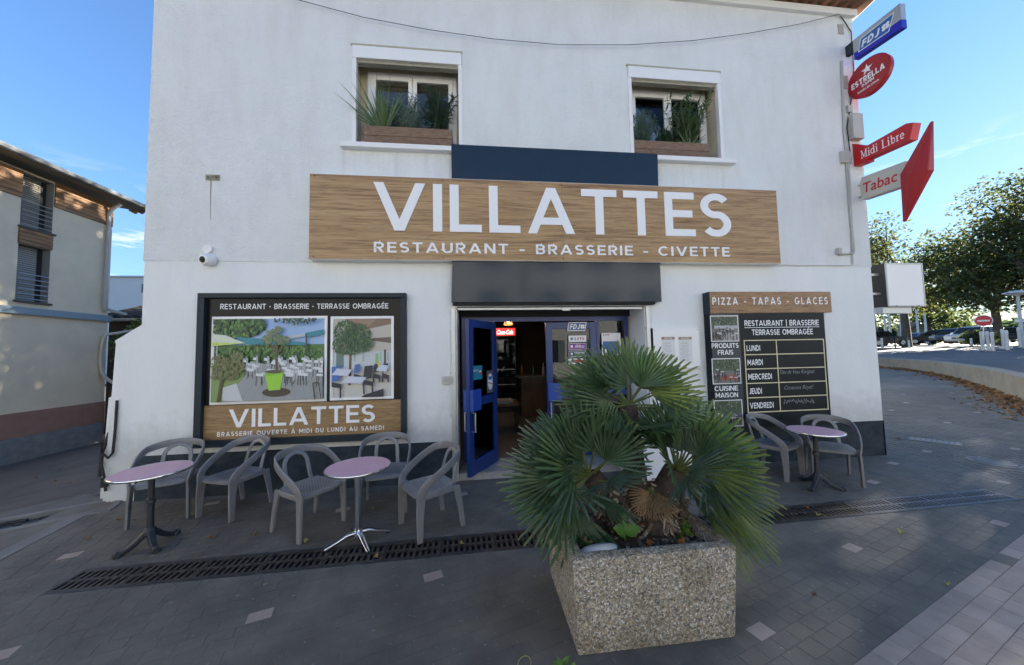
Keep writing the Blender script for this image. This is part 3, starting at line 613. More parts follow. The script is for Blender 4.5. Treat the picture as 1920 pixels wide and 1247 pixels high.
# windows on the upper floor
M_blind = mat('brown_blind', (.22, .155, .09), .6, c2=(.17, .12, .07), vscale=3)
M_frost = mat('lilac_curtain', (.72, .72, .80), .7)
def window(h, side):
    x0, x1, z0, z1 = h; RD = .34
    wn = B(x0+.002, x1-.002, RD, RD+.03, z0, z1).build('window', M_cream, bld)
    t = MB(); t.face([(x0, -.008, z0), (x0, RD, z0), (x0, RD, z1), (x0, -.008, z1)]); t.face([(x1, RD, z0), (x1, -.008, z0), (x1, -.008, z1), (x1, RD, z1)])
    t.face([(x0, -.008, z1), (x0, RD, z1), (x1, RD, z1), (x1, -.008, z1)]); t.face([(x0, -.008, z0), (x1, -.008, z0), (x1, RD, z0), (x0, RD, z0)]); t.build('reveal', M_cream, wn)
    B(x0+.004, x1-.004, -.028, .14, z1-.20, z1-.012).build('shutter_box', M_white, wn, bevel=.006)
    B(x0-.02, x1+.01, -.03, .02, z1-.011, z1+.012).build('drip_strip', mat('weathered_strip', (.42, .40, .28), .8), wn)
    for a, b in ((x0+.001, x0+.058), (x1-.058, x1-.001)): B(a, b, -.022, .05, z0, z1-.2005).build('guide_rail', M_white, wn, bevel=.004)
    B(x0+.058, x1-.058, .02, .10, z1-.235, z1-.2005).build('shutter_slot', mat('grey_slot', (.34, .33, .28), .6), wn)
    xm = (x0+x1)/2; fy0, fy1 = RD-.075, RD-.01; zb, zt = z0+.02, z1-.16
    a0, a1 = x0+.13, x1-.07 if side else x1-.10
    t = MB(); t.box(a0, a1, fy0, fy1, zt-.06, zt).box(a0, a0+.06, fy0, fy1, zb, zt-.0605).box(a1-.06, a1, fy0, fy1, zb, zt-.0605).box(a0+.06, a1-.06, fy0, fy1, zb, zb+.06); t.build('frame', M_white, wn)
    xm = (a0+a1)/2
    for a, b in ((a0+.062, xm-.003), (xm+.003, a1-.062)):
        t = MB(); y0, y1 = fy0-.012, fy1-.004; z_0, z_1 = zb+.062, zt-.062
        t.box(a, b, y0, y1, z_1-.065, z_1).box(a, a+.062, y0, y1, z_0, z_1-.0652).box(b-.062, b, y0, y1, z_0, z_1-.0652).box(a+.062, b-.062, y0, y1, z_0, z_0+.065); t.build('sash', M_white, wn, bevel=.003)
        B(a+.062, b-.062, fy0+.02, fy0+.026, z_0+.065, z_1-.065).build('pane', M_glass, wn)
        zm = z_0+.065+(z_1-z_0-.13)*.46
        n = 9
        t = MB()
        for i in range(n):
            q = zm+(z_1-.065-zm)*i/n; t.hexa([(a+.063, fy1-.030, q), (b-.063, fy1-.030, q), (b-.063, fy1-.018, q), (a+.063, fy1-.018, q), (a+.063, fy1-.022, q+(z_1-.065-zm)/n), (b-.063, fy1-.022, q+(z_1-.065-zm)/n), (b-.063, fy1-.012, q+(z_1-.065-zm)/n), (a+.063, fy1-.012, q+(z_1-.065-zm)/n)])
        t.build('blind', M_blind, wn)
        B(a+.063, b-.063, fy1-.028, fy1-.020, z_0+.065, zm-.002).build('curtain', M_frost, wn)
    return wn
wn1 = window(W1, 0); wn2 = window(W2, 1)
B(-1.86, -.02, -.10, .30, 4.745, 4.818).build('sill', M_white, wn1, bevel=.008)
B(2.36, 4.20, -.10, .30, 4.755, 4.828).build('sill', M_white, wn2, bevel=.008)

# roof edge with canal tiles
B(XL-.05, XR+.06, -.07, .1, ZT-.10, ZT+.02).build('cornice', M_wall, bld, bevel=.01)
roof = MB().hexa([(XL-.2, -.30, ZT+.03), (XR+.16, -.30, ZT+.03), (XR+.16, YB+.3, ZT+1.75), (XL-.2, YB+.3, ZT+1.75), (XL-.2, -.30, ZT+.05), (XR+.16, -.30, ZT+.05), (XR+.16, YB+.3, ZT+1.83), (XL-.2, YB+.3, ZT+1.83)]).build('roof', mat('roof_board', (.20, .12, .08), .9), bld)
t = MB(); r_ = .085
for sgn, (ya, yb) in ((1, (-.46, .25)),):
    n = 8; pts = []
    for y, rr, zz in ((ya, r_, 0), (yb, r_*.86, .09)):
        for k in range(n+1):
            a = math.pi*k/n; pts.append((math.cos(a)*rr, y, math.sin(a)*rr+zz))
        for k in range(n+1):
            a = math.pi*(n-k)/n; pts.append((math.cos(a)*(rr-.014), y, math.sin(a)*(rr-.014)+zz))
    m_ = 2*(n+1)
    t.idx(pts, [(k, (k+1) % m_, m_+(k+1) % m_, m_+k) for k in range(m_)]+[tuple((k, k+1, m_-2-k, m_-1-k)) for k in range(n)])
tile_me = None
k = 0; x = XL-.15
while x < XR+.17:
    for up in (1, 0):
        if tile_me is None:
            o = t.build('roof_tile', M_terracotta, roof, local=True, smooth=True); tile_me = o.data
        else:
            o = bpy.data.objects.new('roof_tile', tile_me); col.objects.link(o); o.parent = roof
        R0 = ORG[bld.name]
        if up: o.location = Vector((x, rnd.uniform(-.02, .01), ZT+.095))-R0
        else: o.location = Vector((x+.095, rnd.uniform(-.01, .03), ZT+.155))-R0; o.rotation_euler = (-.02, math.pi, 0)
    x += .19
t = MB()
for y in [i*.42 for i in range(0, 28)]: t.tube([(XR+.17, y-.1, ZT+.13+.145*y), (XR+.17, y+.36, ZT+.15+.145*(y+.4))], [.085, .07], 8)
t.build('verge_tiles', M_terracotta, roof, smooth=True)

# ---------------------------------------------------------------- navy fascia cladding behind the sign
fas = thing('fascia_panel', 'glossy navy blue metal fascia box over the entrance behind the wooden sign', 'fascia', (1.25, -.05, 2.5))
a = aty(846, 270, -.11); b = aty(1232, 288, -.11); c = aty(1241, 566, -.11); d = aty(846, 568, -.11)
zsg = 3.7
MB().hexa([(d.x, -.11, c.z), (c.x, -.11, c.z), (c.x, -.001, c.z+.01), (d.x, -.001, c.z+.01), (a.x, -.11, 3.13), (c.x, -.11, 3.13), (c.x, -.012, 3.13), (a.x, -.012, 3.13)]).build('lower_panel', M_navy, fas, bevel=.008)
MB().hexa([(a.x, -.09, 4.25), (b.x+.01, -.09, 4.25), (b.x+.01, -.010, 4.25), (a.x, -.010, 4.25), (a.x, -.11, a.z), (b.x+.01, -.11, a.z), (b.x+.01, -.010, a.z), (a.x, -.010, a.z)]).build('upper_panel', M_navy, fas, bevel=.006)
B(d.x+.02, c.x-.1, -.10, -.02, c.z-.035, c.z-.001).build('shutter_slot', M_dark, fas)

# ---------------------------------------------------------------- main sign
SY = -.145
a = aty(582, 326, SY); b = aty(1457, 357, SY); c = aty(1462, 495, SY); d = aty(578, 483.5, SY)
sg = thing('shop_sign', 'long oak print sign board with large white capital letters above the door', 'sign', ((a.x+b.x)/2, SY, d.z))
sx0, sx1, sz0, sz1 = (a.x+d.x)/2, (b.x+c.x)/2, (c.z+d.z)/2, (a.z+b.z)/2
brd = B(sx0, sx1, SY, -.112, sz0, sz1).build('board', M_sign_wood, sg)
t = MB(); t.box(sx0-.004, sx0-.001, SY-.002, -.012, sz0-.003, sz1+.003).box(sx1+.001, sx1+.004, SY-.002, -.012, sz0-.003, sz1+.003).box(sx0-.001, sx1+.001, SY+.002, -.012, sz0-.005, sz0-.0012).box(sx0-.001, sx1+.001, SY+.002, -.012, sz1+.0012, sz1+.005)
t.build('casing', M_whitep, sg)
t = MB()
for i in range(5):
    for z in (sz0+.03, sz1-.03): t.lathe([(.008, 0), (.008, .003), (.003, .004)], (0, 0, 0), 8) if False else t.box(sx0+.06+i*(sx1-sx0-.12)/4-.006, sx0+.06+i*(sx1-sx0-.12)/4+.006, SY-.003, SY, z-.006, z+.006)
t.build('screws', M_dark, sg)
MB().box(1.30+.0, 1.302, SY-.0012, SY, sz0, sz1).build('board_seam', M_plinth, sg)
vb = aty(744.5, 433, SY).z; vt_ = aty(700, 341.5, SY).z; vx0 = aty(700, 345, SY).x; vx1 = aty(1369, 400, SY).x
LET = []
put_text(None, 'VILLATTES', (vx0, SY, vb), EX, EZ, NF, vt_-vb, t=.158, track=.155, xs=1.0, fit=vx1-vx0, depth=.010, letters=LET)
for ch, g in LET: g.build('letter', M_letter, sg)
LET = []; z0 = aty(701, 473, SY).z; z1 = aty(701, 453.5, SY).z; x0 = aty(701, 463, SY).x; x1 = aty(1368, 475, SY).x
put_text(None, 'RESTAURANT - BRASSERIE - CIVETTE', (x0, SY, z0), EX, EZ, NF, z1-z0, t=.165, track=.30, fit=x1-x0, depth=.004, letters=LET)
for ch, g in LET: g.build('letter', M_letter, sg)

# ---------------------------------------------------------------- entrance
FL = .10; DY = .50; X0, X1 = -.215, 2.535; HX, MX, SX = .31, 1.14, 1.99; ZH = 2.36
M_tile = mat('entrance_tile', (.42, .40, .36), .5, c2=(.35, .33, .30), vscale=6)
stp = B(-.255, 2.58, .012, .62, -.02, FL-.008).build('step', mat('cement_step', (.30, .30, .29), .85, c2=(.38, .37, .35), vscale=5), bld)
for i in range(7):
    for j in range(2): B(-.25+i*.405, -.25+i*.405+.398, .0+j*.31+(.002), .0+j*.31+.304, FL-.008, FL).build('tile', M_tile, stp, bevel=.003)
ent = MB()
ent.box(X0, X0+.055, DY-.03, DY+.04, FL, ZH).box(X1-.055, X1, DY-.03, DY+.04, FL, ZH).box(X0+.055, X1-.055, DY-.03, DY+.04, ZH-.07, ZH).box(HX-.05, HX, DY-.03, DY+.04, FL, ZH-.0705).box(SX, SX+.05, DY-.03, DY+.04, FL, ZH-.0705)
ent.box(X0+.055, HX-.05, DY-.028, DY+.038, FL, FL+.16).box(SX+.05, X1-.055, DY-.028, DY+.038, FL, FL+.16).box(SX+.05, X1-.055, DY-.028, DY+.038, 1.06, 1.15)
ent.box(X0+.055, HX-.05, DY-.028, DY+.038, 1.06, 1.15)
efr = ent.build('door_frame', M_blue, bld)
B(X0-.04, X1+.05, DY-.02, DY+.1, ZH+.001, DR[3]).build('transom_panel', M_dark, efr)
for a, b in ((X0+.055, HX-.05), (SX+.05, X1-.055)):
    for z0, z1 in ((FL+.16, 1.06), (1.15, ZH-.07)): B(a, b, DY, DY+.008, z0, z1).build('sidelight_pane', M_gdark, efr)
def leaf(name, hinge, ang, wd, handle_side, inside=False):
    u = Vector((math.cos(ang), math.sin(ang), 0)); n = Vector((-u.y, u.x, 0)); H0 = Vector((hinge[0], hinge[1], FL+.015)); hh = ZH-.09-FL-.015; th = .028
    def bx(mb, a0, a1, z0, z1, k=1, off=0): return mb.obox(H0+u*((a0+a1)/2)+EZ*((z0+z1)/2)+n*off, u*((a1-a0)/2), n*th*k, EZ*((z1-z0)/2))
    t = MB(); s_ = .105
    bx(t, 0, s_, 0, hh); bx(t, wd-s_, wd, 0, hh); bx(t, s_, wd-s_, hh-.11, hh, .98); bx(t, s_, wd-s_, 0, .20, .98); bx(t, s_, wd-s_, .93, 1.05, .98)
    lf = t.build(name, M_blue, bld, bevel=.003)
    for z0, z1 in ((.20, .93), (1.05, hh-.11)):
        g = MB(); bx(g, s_, wd-s_, z0, z1, .15); g.build('pane', M_gdark, lf)
    g = MB(); bx(g, wd-.26, wd+.0, .92, 1.18, 1, 0) if False else None
    for sd_ in (-1, 1):
        g = MB(); bx(g, wd-.23, wd-.008, .88, 1.17, .9, sd_*(th*1.9)); g.build('push_box', mat('push_box_blue', (.018, .065, .34), .35), lf, bevel=.006)
    g = MB()
    for sd_ in (-1, 1):
        p0 = H0+u*(wd-.05)+n*sd_*.085
        g.tube([p0+EZ*.60-n*sd_*.06, p0+EZ*.60, p0+EZ*.86, p0+EZ*.86-n*sd_*.06], .011, 8)
    g.build('handle', M_steel, lf, smooth=True)
    g = MB(); bx(g, wd-.06, wd-.03, .68, .71, 1.2); g.build('lock', M_chrome, lf)
    return lf, H0, u, n, hh
hg, fr_ = Vector((HX+.0, DY-.01, 0)), Vector((-.11, -.17, 0)); dv = fr_-hg
lf1 = leaf('door', (HX-.005, DY-.045), math.atan2(dv.y, dv.x), dv.length, 1)
lf2 = leaf('door', (SX-.003, DY), math.pi, SX-MX, 1)
# stickers on the doors
def sticker(mb_parts, name, o, u, v, n, w_, h_, mm, parent):
    o = Vector(o); return MB().obox(o+u*(w_/2)+v*(h_/2), u*(w_/2), v*(h_/2), n*.0012).build(name, mm, parent)
M_st_w = mat('sticker_white', (.75, .75, .78), .4); M_st_p = mat('sticker_purple', (.20, .02, .26), .4); M_st_g = mat('sticker_navy', (.015, .03, .09), .4); M_st_b = mat('sticker_blue', (.02, .10, .35), .4); M_st_t = mat('sticker_teal', (.02, .22, .30), .4); M_green = mat('print_green', (.06, .28, .05), .5)
ysk = DY-.035
def on_leaf(px, py): return aty(px, py, ysk)
def clover(mb, c, u, v, n, r):
    for k in range(4):
        a = R(45+90*k); q = Vector(c)+(u*math.cos(a)+v*math.sin(a))*r*.55; pts = [q+(u*math.cos(R(b_))+v*math.sin(R(b_)))*r*.45+n*.0003*k for b_ in range(0, 360, 45)]
        if (pts[1]-pts[0]).cross(pts[2]-pts[1]).dot(n) < 0: pts = pts[::-1]
        mb.face(pts)
def lottery(parent, px0, py0, px1, py1, P, u, v, n, frame_m, fill_m):
    a = P(px0, py1); b = P(px1, py0); w_ = (b-a).dot(u); h_ = (b-a).dot(v); a = a+n*.002
    sk = h_*.22
    MB().prism([(0, 0), (w_-sk, 0), (w_, h_), (sk, h_)], a, u, v, n*.001).build('sticker', frame_m, parent)
    e = h_*.09; MB().prism([(e*1.6, e), (w_-sk-e*.6, e), (w_-e*1.6, h_-e), (sk+e*.6, h_-e)], a+n*.0012, u, v, n*.001).build('sticker_field', fill_m, parent)
    g = MB(); put_text(g, 'FDJ', a+u*(w_*.13)+v*(h_*.22)+n*.0026, u, v, n, h_*.56, t=.2, track=.12, fit=w_*.48, shear=.25); clover(g, a+u*(w_*.78)+v*(h_*.5)+n*.0026, u, v, n, h_*.3); g.build('sticker_lettering', M_letter, parent)
D2 = lf2[0]
lottery(D2, 1063, 604, 1100, 621, on_leaf, EX, EZ, NF, M_st_w, M_st_b)
for (py0, py1, mm, txt, tm) in ((629, 641.5, M_st_w, 'LOTO', 'lo'), (643.5, 655.5, M_st_p, 'illiko', 'il'), (657.5, 669, M_st_g, 'PARIONS', 'pa'), (671.5, 683, M_st_w, 'keno', 'ke')):
    a = on_leaf(1066, py1); b = on_leaf(1099, py0); w_, h_ = b.x-a.x, b.z-a.z
    MB().box(a.x, b.x, ysk-.003, ysk-.001, a.z, b.z).build('sticker', M_st_w, D2)
    MB().box(a.x+.006, b.x-.006, ysk-.0045, ysk-.0031, a.z+.006, b.z-.006).build('sticker_field', mm, D2)
    g = MB().use(M_letter if mm is not M_st_w else M_st_b); o = (a.x+w_*.34, ysk-.0048, a.z+h_*.28)
    if txt == 'illiko': font_text(g, txt, o, EX, EZ, NF, h_*.5, fit=w_*.55, bold=.01, shear=.2)
    elif txt == 'PARIONS': put_text(g, txt, (o[0], o[1], a.z+h_*.5), EX, EZ, NF, h_*.28, t=.2, fit=w_*.56); g.use(M_green); g.face([(o[0], o[1], a.z+h_*.18), (o[0]+w_*.56, o[1], a.z+h_*.18), (o[0]+w_*.56, o[1], a.z+h_*.4), (o[0], o[1], a.z+h_*.4)])
    elif txt == 'LOTO':
        for i, ch in enumerate('LOTO'): g.use((M_st_b, M_redl, M_st_b, M_redl)[i]); put_text(g, ch, (o[0]+i*w_*.14, o[1], o[2]), EX, EZ, NF, h_*.45, t=.24, fit=w_*.11)
    else: g.use(M_redl); g.face([(a.x+w_*.2, o[1], a.z+h_*.25), (b.x-w_*.1, o[1], a.z+h_*.25), (b.x-w_*.1, o[1], b.z-h_*.25), (a.x+w_*.2, o[1], b.z-h_*.25)])
    g.use(M_letter if mm is not M_st_w else M_st_b); clover(g, (a.x+w_*.18, ysk-.0048, a.z+h_*.5), EX, EZ, NF, h_*.25); g.build('sticker_lettering', None, D2)
# poster on the right sidelight
a = on_leaf(1129, 664); b = on_leaf(1163, 624)
MB().box(a.x, b.x, ysk-.0, ysk+.002, a.z-.02, b.z).build('poster', M_st_w, efr)
g = MB().use(M_st_b).face([(a.x+.02, ysk-.001, a.z), (b.x-.02, ysk-.001, a.z), (b.x-.02, ysk-.001, a.z+(b.z-a.z)*.6), (a.x+.02, ysk-.001, a.z+(b.z-a.z)*.6)])
for i, ch in enumerate('LOTO'): g.use((M_st_b, M_redl, M_st_b, M_redl)[i]); put_text(g, ch, (a.x+.03+i*.028, ysk-.001, b.z-.045), EX, EZ, NF, .028, t=.24, fit=.022)
g.use(M_st_w); g.face([(a.x+.05, ysk-.002, a.z+.02), (a.x+.10, ysk-.002, a.z+.02), (a.x+.10, ysk-.002, a.z+.08), (a.x+.05, ysk-.002, a.z+.08)])
g.build('poster_print', None, efr)
# left leaf: teal card, framed certificate sticker
D1_, H0, u, n, hh = lf1; nn_ = n if n.dot(CP-H0) > 0 else -n; w_ = dv.length
def lp(a, z): return H0+u*a+EZ*z+nn_*.012
MB().obox(lp(w_*.70, 1.40), u*.13, EZ*.10, nn_*.001).build('card', M_st_t, D1_)
g = MB(); put_text(g, 'SERVICES', lp(w_*.70, 1.40)+u*.11+nn_*.002+EZ*.02, -u, EZ, nn_, .025, t=.2, fit=.13); g.build('card_lettering', M_letter, D1_)
g = MB().use(M_redl); g.prism(arc(0, 0, .035, .035, 0, 340, 14), lp(w_*.70, 1.40)-u*.07, u, EZ, nn_*.0022); g.use(M_letter); g.prism(arc(0, 0, .028, .028, 0, 170, 8), lp(w_*.70, 1.40)-u*.07+nn_*.001, u, EZ, nn_*.0022); g.build('card_roundel', None, D1_)
cfc = lp(.19, 1.24); MB().obox(cfc, u*.095, EZ*.17, nn_*.0015).build('certificate', mat('certificate_grey', (.10, .10, .11), .3), D1_)
g = MB().use(M_st_w); g.prism(arc(0, 0, .072, .125, 0, 345, 20), cfc+nn_*.0016, u, EZ, nn_*.001); g.use(M_blue2); g.prism([(-.05, .03), (.05, .03), (.05, .08), (-.05, .08)], cfc+nn_*.003, u, EZ, nn_*.0006); g.use(mat('print_tan', (.40, .24, .14), .5)); g.prism([(-.065, -.05), (.065, -.02), (.065, .0), (-.065, -.03)], cfc+nn_*.003, u, EZ, nn_*.0006); g.build('certificate_print', None, D1_)
MB().obox(lp(w_*.72, 1.09), u*.035, EZ*.025, nn_*.0012).build('sticker', M_blue2, D1_)
# shutter guides and bottom bar
for x in (-.315, 2.63):
    t = MB(); t.box(x-.028, x+.028, -.030, -.008, -.0, 2.46); gr_ = t.build('shutter_guide', M_steel, bld)
    for z in (.25, .9, 1.5, 2.1): B(x-.045, x-.029, -.02, -.006, z, z+.04).build('bracket', M_steel, gr_)
t = MB(); t.box(-.25, 2.57, .02, .06, 2.425, 2.455).box(1.30, 1.42, .0, .02, 2.405, 2.445); t.build('shutter_bottom_bar', M_steel, bld)

# ---------------------------------------------------------------- interior seen through the doorway
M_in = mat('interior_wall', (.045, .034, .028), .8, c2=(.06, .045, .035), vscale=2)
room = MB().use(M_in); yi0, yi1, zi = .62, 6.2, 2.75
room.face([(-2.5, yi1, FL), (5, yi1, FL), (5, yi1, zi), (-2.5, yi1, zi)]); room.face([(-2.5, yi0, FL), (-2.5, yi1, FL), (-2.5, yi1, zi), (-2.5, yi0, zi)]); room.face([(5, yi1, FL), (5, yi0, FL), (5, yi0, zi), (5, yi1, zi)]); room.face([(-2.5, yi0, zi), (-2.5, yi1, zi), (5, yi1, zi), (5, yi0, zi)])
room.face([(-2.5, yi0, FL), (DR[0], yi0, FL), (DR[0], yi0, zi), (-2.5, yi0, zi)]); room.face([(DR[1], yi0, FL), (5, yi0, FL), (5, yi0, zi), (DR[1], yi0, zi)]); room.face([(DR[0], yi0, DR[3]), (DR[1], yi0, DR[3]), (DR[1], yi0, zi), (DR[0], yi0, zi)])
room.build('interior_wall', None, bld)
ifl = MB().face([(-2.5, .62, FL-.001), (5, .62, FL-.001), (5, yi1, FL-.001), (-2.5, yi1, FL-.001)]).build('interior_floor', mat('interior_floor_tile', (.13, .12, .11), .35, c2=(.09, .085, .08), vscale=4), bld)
M_inwood = woodmat('bar_wood', (.09, .045, .022), (.13, .07, .035), (.04, .02, .01), (6, 6, .8), 2, .4, .8, 0)
bar = thing('bar_counter', 'dark wooden bar counter inside the open doorway', 'counter', (1.9, 3.9, FL))
B(1.15, 4.4, 3.7, 4.3, FL, 1.12).build('body', M_inwood, bar); B(1.08, 4.45, 3.62, 4.38, 1.121, 1.17).build('top', mat('bar_top', (.10, .09, .085), .15), bar)
for i in range(5): B(1.25+i*.62, 1.25+i*.62+.56, 3.685, 3.70, .25, 1.0).build('panel', M_inwood, bar)
fx = aty(931, 700, 4.6).x; fx1 = aty(968, 700, 4.6).x
fzt, fzb = aty(940, 615, 4.6).z, aty(940, 629, 4.6).z
frg = thing('drinks_fridge', 'tall drinks fridge with a red lit header inside the doorway', 'fridge', ((fx+fx1)/2, 4.7, FL))
B(fx, fx1, 4.6, 5.2, FL, fzt).build('cabinet', mat('fridge_black', (.02, .02, .02), .3), frg)
B(fx+.01, fx1-.01, 4.585, 4.6, fzb, fzt-.01).build('header', mat('lit_red_header', (.62, .02, .02), .4, emis=.55), frg)
g = MB(); font_text(g, 'Coca-Cola', (fx+.03, 4.584, fzb+.03), EX, EZ, NF, (fzt-fzb)*.6, fit=(fx1-fx)*.82, bold=.01, shear=.35); g.build('header_lettering', mat('lit_white_letter', (.9, .9, .9), .4, emis=.5), frg)
B(fx+.03, fx1-.03, 4.59, 4.598, FL+.12, fzb-.03).build('glass_door', M_gdark, frg)
r3 = random.Random(3)
for i in range(3):
    zsh = FL+.35+i*.42; B(fx+.03, fx1-.03, 4.585, 4.59, zsh, zsh+.015).build('shelf', M_steel, frg)
bcol = [mat('bottle_amber', (.12, .05, .01), .15), mat('bottle_green', (.02, .10, .03), .15), mat('bottle_clear', (.30, .32, .33), .15), mat('can_red', (.4, .02, .02), .3)]
for i in range(4):
    x = 1.25+i*.3; z = 1.171
    tag(MB().lathe([(.035, 0), (.036, .17), (.014, .24), (.014, .30)], (x, 4.25-.1*(i % 2), z), 10).build('bottle', bcol[i % 4], smooth=True), ['amber', 'green', 'clear', 'red'][i % 4]+' bottle standing on the bar counter inside the doorway', 'bottle', 'bottles on the bar '+['amber', 'green', 'clear', 'red'][i % 4])
# chairs silhouettes / low table inside
itb = thing('low_table', 'low table with a folded pale cloth just inside the doorway', 'table', (.62, 2.6, FL))
B(.35, .95, 2.4, 3.0, .62, .66).build('top', M_inwood, itb)
for x in (.38, .88):
    for y in (2.43, 2.93): B(x, x+.04, y, y+.04, FL, .62).build('leg', M_dark, itb)
tag(B(.42, .80, 2.45, 2.85, .662, .74).build('folded_cloth', mat('pale_cloth', (.30, .30, .29), .9), bevel=.02), 'folded pale cloth lying on the low table indoors', 'cloth')
# lamp
lq = aty(953, 602, 3.3); lmp = thing('pendant_lamp', 'lit pendant lamp with wicker shade hanging inside the doorway', 'lamp', (lq.x, 3.3, lq.z))
t = MB(); n_ = 16
for k in range(n_):
    a = 2*math.pi*k/n_; p0 = Vector((lq.x+.06*math.cos(a), 3.3+.06*math.sin(a), lq.z+.07)); p1 = Vector((lq.x+.115*math.cos(a+.15), 3.3+.115*math.sin(a+.15), lq.z-.09)); t.tube([p0, p1], .006, 5)
for z, r_ in ((.07, .06), (.02, .078), (-.04, .10), (-.09, .115)): t.tube([(lq.x+r_*math.cos(2*math.pi*k/20), 3.3+r_*math.sin(2*math.pi*k/20), lq.z+z) for k in range(20)], .006, 5, closed=True)
t.build('shade', mat('wicker', (.30, .17, .07), .7), lmp)
MB().lathe([(.004, .05), (.02, .035), (.032, 0), (.024, -.025), (.004, -.035)], (lq.x, 3.3, lq.z-.01), 12).build('bulb', mat('lit_bulb', (1, .62, .25), .4, emis=14), lmp, smooth=True)
MB().tube([(lq.x, 3.3, lq.z+.07), (lq.x, 3.3, 2.75)], .006, 6).build('cord', M_cableb, lmp)
pl = bpy.data.lights.new('pendant_glow', 'POINT'); pl.energy = 2.5; pl.color = (1, .7, .4); pl.shadow_soft_size = .05; plo = bpy.data.objects.new('pendant_glow', pl); col.objects.link(plo); plo.parent = lmp; plo.location = (0, 0, -.05)
# ------------------------------------------------------------------ printed display at the left
def flat(mb, m, pts, d): mb.use(m); mb.face([p+NF*d for p in pts]); return mb
C_ = {}
def pc(r, g, b):
    k = 'print_%02x%02x%02x' % (int(r*99), int(g*99), int(b*99)); return mat(k, (r, g, b), .35)
PY = -.030
disp = thing('display_panel', 'framed dark display panel with two terrace photographs and white lettering', 'display', (-2.3, -.03, .55))
ox0, ox1 = aty(374, 549).x-.02, aty(763.6, 550).x; oz1, oz0 = aty(560, 549.6, -.07).z, aty(362, 841, -.07).z+.0
ox0 = aty(368, 700, -.06).x; ox1 = aty(762, 700, -.06).x; fw_ = .085
fr = MB(); fr.box(ox0, ox1, -.085, -.0085, oz1-fw_*.75, oz1).box(ox0, ox1, -.085, -.0085, oz0, oz0+fw_).box(ox0, ox0+fw_, -.0845, -.0085, oz0+fw_, oz1-fw_*.75).box(ox1-fw_*.85, ox1, -.0845, -.0085, oz0+fw_, oz1-fw_*.75)
fr.build('frame', M_frame, disp, bevel=.004)
ix0, ix1, iz0, iz1 = ox0+fw_, ox1-fw_*.85, oz0+fw_, oz1-fw_*.75
zw = aty(565, 755, PY).z
B(ix0, ix1, PY, -.0085, zw, iz1).build('black_board', M_black, disp); B(ix0, ix1, PY-.001, -.0085, iz0, zw-.001).build('wood_strip', woodmat('printed_oak_small', (.36, .225, .095), (.45, .30, .15), (.22, .12, .05), (.9, 1, 14), 2.2, .42, 1.8, 0), disp)
LET = []; a = aty(413, 580, PY); b = aty(728, 580, PY); h_ = aty(413, 570, PY).z-a.z
put_text(None, 'RESTAURANT • BRASSERIE • TERRASSE OMBRAGÉE', (a.x, PY, a.z), EX, EZ, NF, h_, t=.15, track=.13, xs=.8, fit=b.x-a.x, depth=.0015, letters=LET)
for ch, g in LET: g.build('letter', M_letter, disp)
LET = []; a = aty(429, 802, PY); b = aty(703, 790, PY); zt_ = aty(429, 768, PY).z
put_text(None, 'VILLATTES', (a.x, PY-.001, a.z), EX, EZ, NF, zt_-a.z, t=.16, track=.15, fit=b.x-a.x, depth=.006, letters=LET)
for ch, q in LET: q.build('letter', M_letter, disp)
LET = []; a = aty(407, 819, PY); b = aty(720, 809, PY)
put_text(g, 'BRASSERIE OUVERTE À MIDI DU LUNDI AU SAMEDI', (a.x, PY-.001, a.z), EX, EZ, NF, .058, t=.17, track=.24, fit=b.x-a.x, depth=.002, letters=LET)
for ch, g in LET: g.build('letter', M_letter, disp)
def picture(parent, quad, fn, seed):
    (x0, z1), (x1, z0) = quad; y = PY-.004 if parent is disp else quad[2] if len(quad) > 2 else PY
    return x0, x1, z0, z1, y
class Print:
    def __init__(s, x0, x1, z0, z1, y): s.x0, s.x1, s.z0, s.z1, s.y = x0, x1, z0, z1, y; s.mb = MB(); s.k = 0
    def p(s, m, pts):                     # pts in 0..1 (u right, v up); each layer a hair above the last
        s.k += 1; s.mb.use(m)
        q = [Vector((s.x0+(s.x1-s.x0)*min(1, max(0, u)), s.y-.00002*s.k, s.z0+(s.z1-s.z0)*min(1, max(0, v)))) for u, v in pts]
        if (q[1]-q[0]).cross(q[2]-q[1]).y > 0: q = q[::-1]
        s.mb.face(q)
    def rect(s, m, a, b, c, d): s.p(m, [(a, b), (c, b), (c, d), (a, d)])
    def line(s, m, a, b, w):
        dx, dy = b[0]-a[0], b[1]-a[1]; asp = (s.x1-s.x0)/(s.z1-s.z0); l = math.hypot(dx*asp, dy); nx, ny = -dy/l*w/asp, dx*asp/l*w
        s.p(m, [(a[0]-nx, a[1]-ny), (b[0]-nx, b[1]-ny), (b[0]+nx, b[1]+ny), (a[0]+nx, a[1]+ny)])
    def blob(s, r, ms, cx, cy, rx, ry, n, sz):
        s.k += 1
        for i in range(n):
            a = r.uniform(0, 6.283); q = math.sqrt(r.random()); u, v = cx+rx*q*math.cos(a), cy+ry*q*math.sin(a); t_ = r.uniform(0, 6.28); z = sz*r.uniform(.5, 1.2)
            s.k += .3
            s.p(ms[r.randrange(len(ms))], [(u+z*.55*math.cos(t_+k), v+z*math.sin(t_+k)) for k in (0, 1.5, 3.1, 4.4)])
    def ell(s, m, cx, cy, rx, ry, n=14): s.p(m, [(cx+rx*math.cos(6.2832*k/n), cy+ry*math.sin(6.2832*k/n)) for k in range(n)])
G1, G2, G3, G4 = pc(.03, .09, .03), pc(.07, .17, .05), pc(.14, .28, .07), pc(.02, .05, .025)
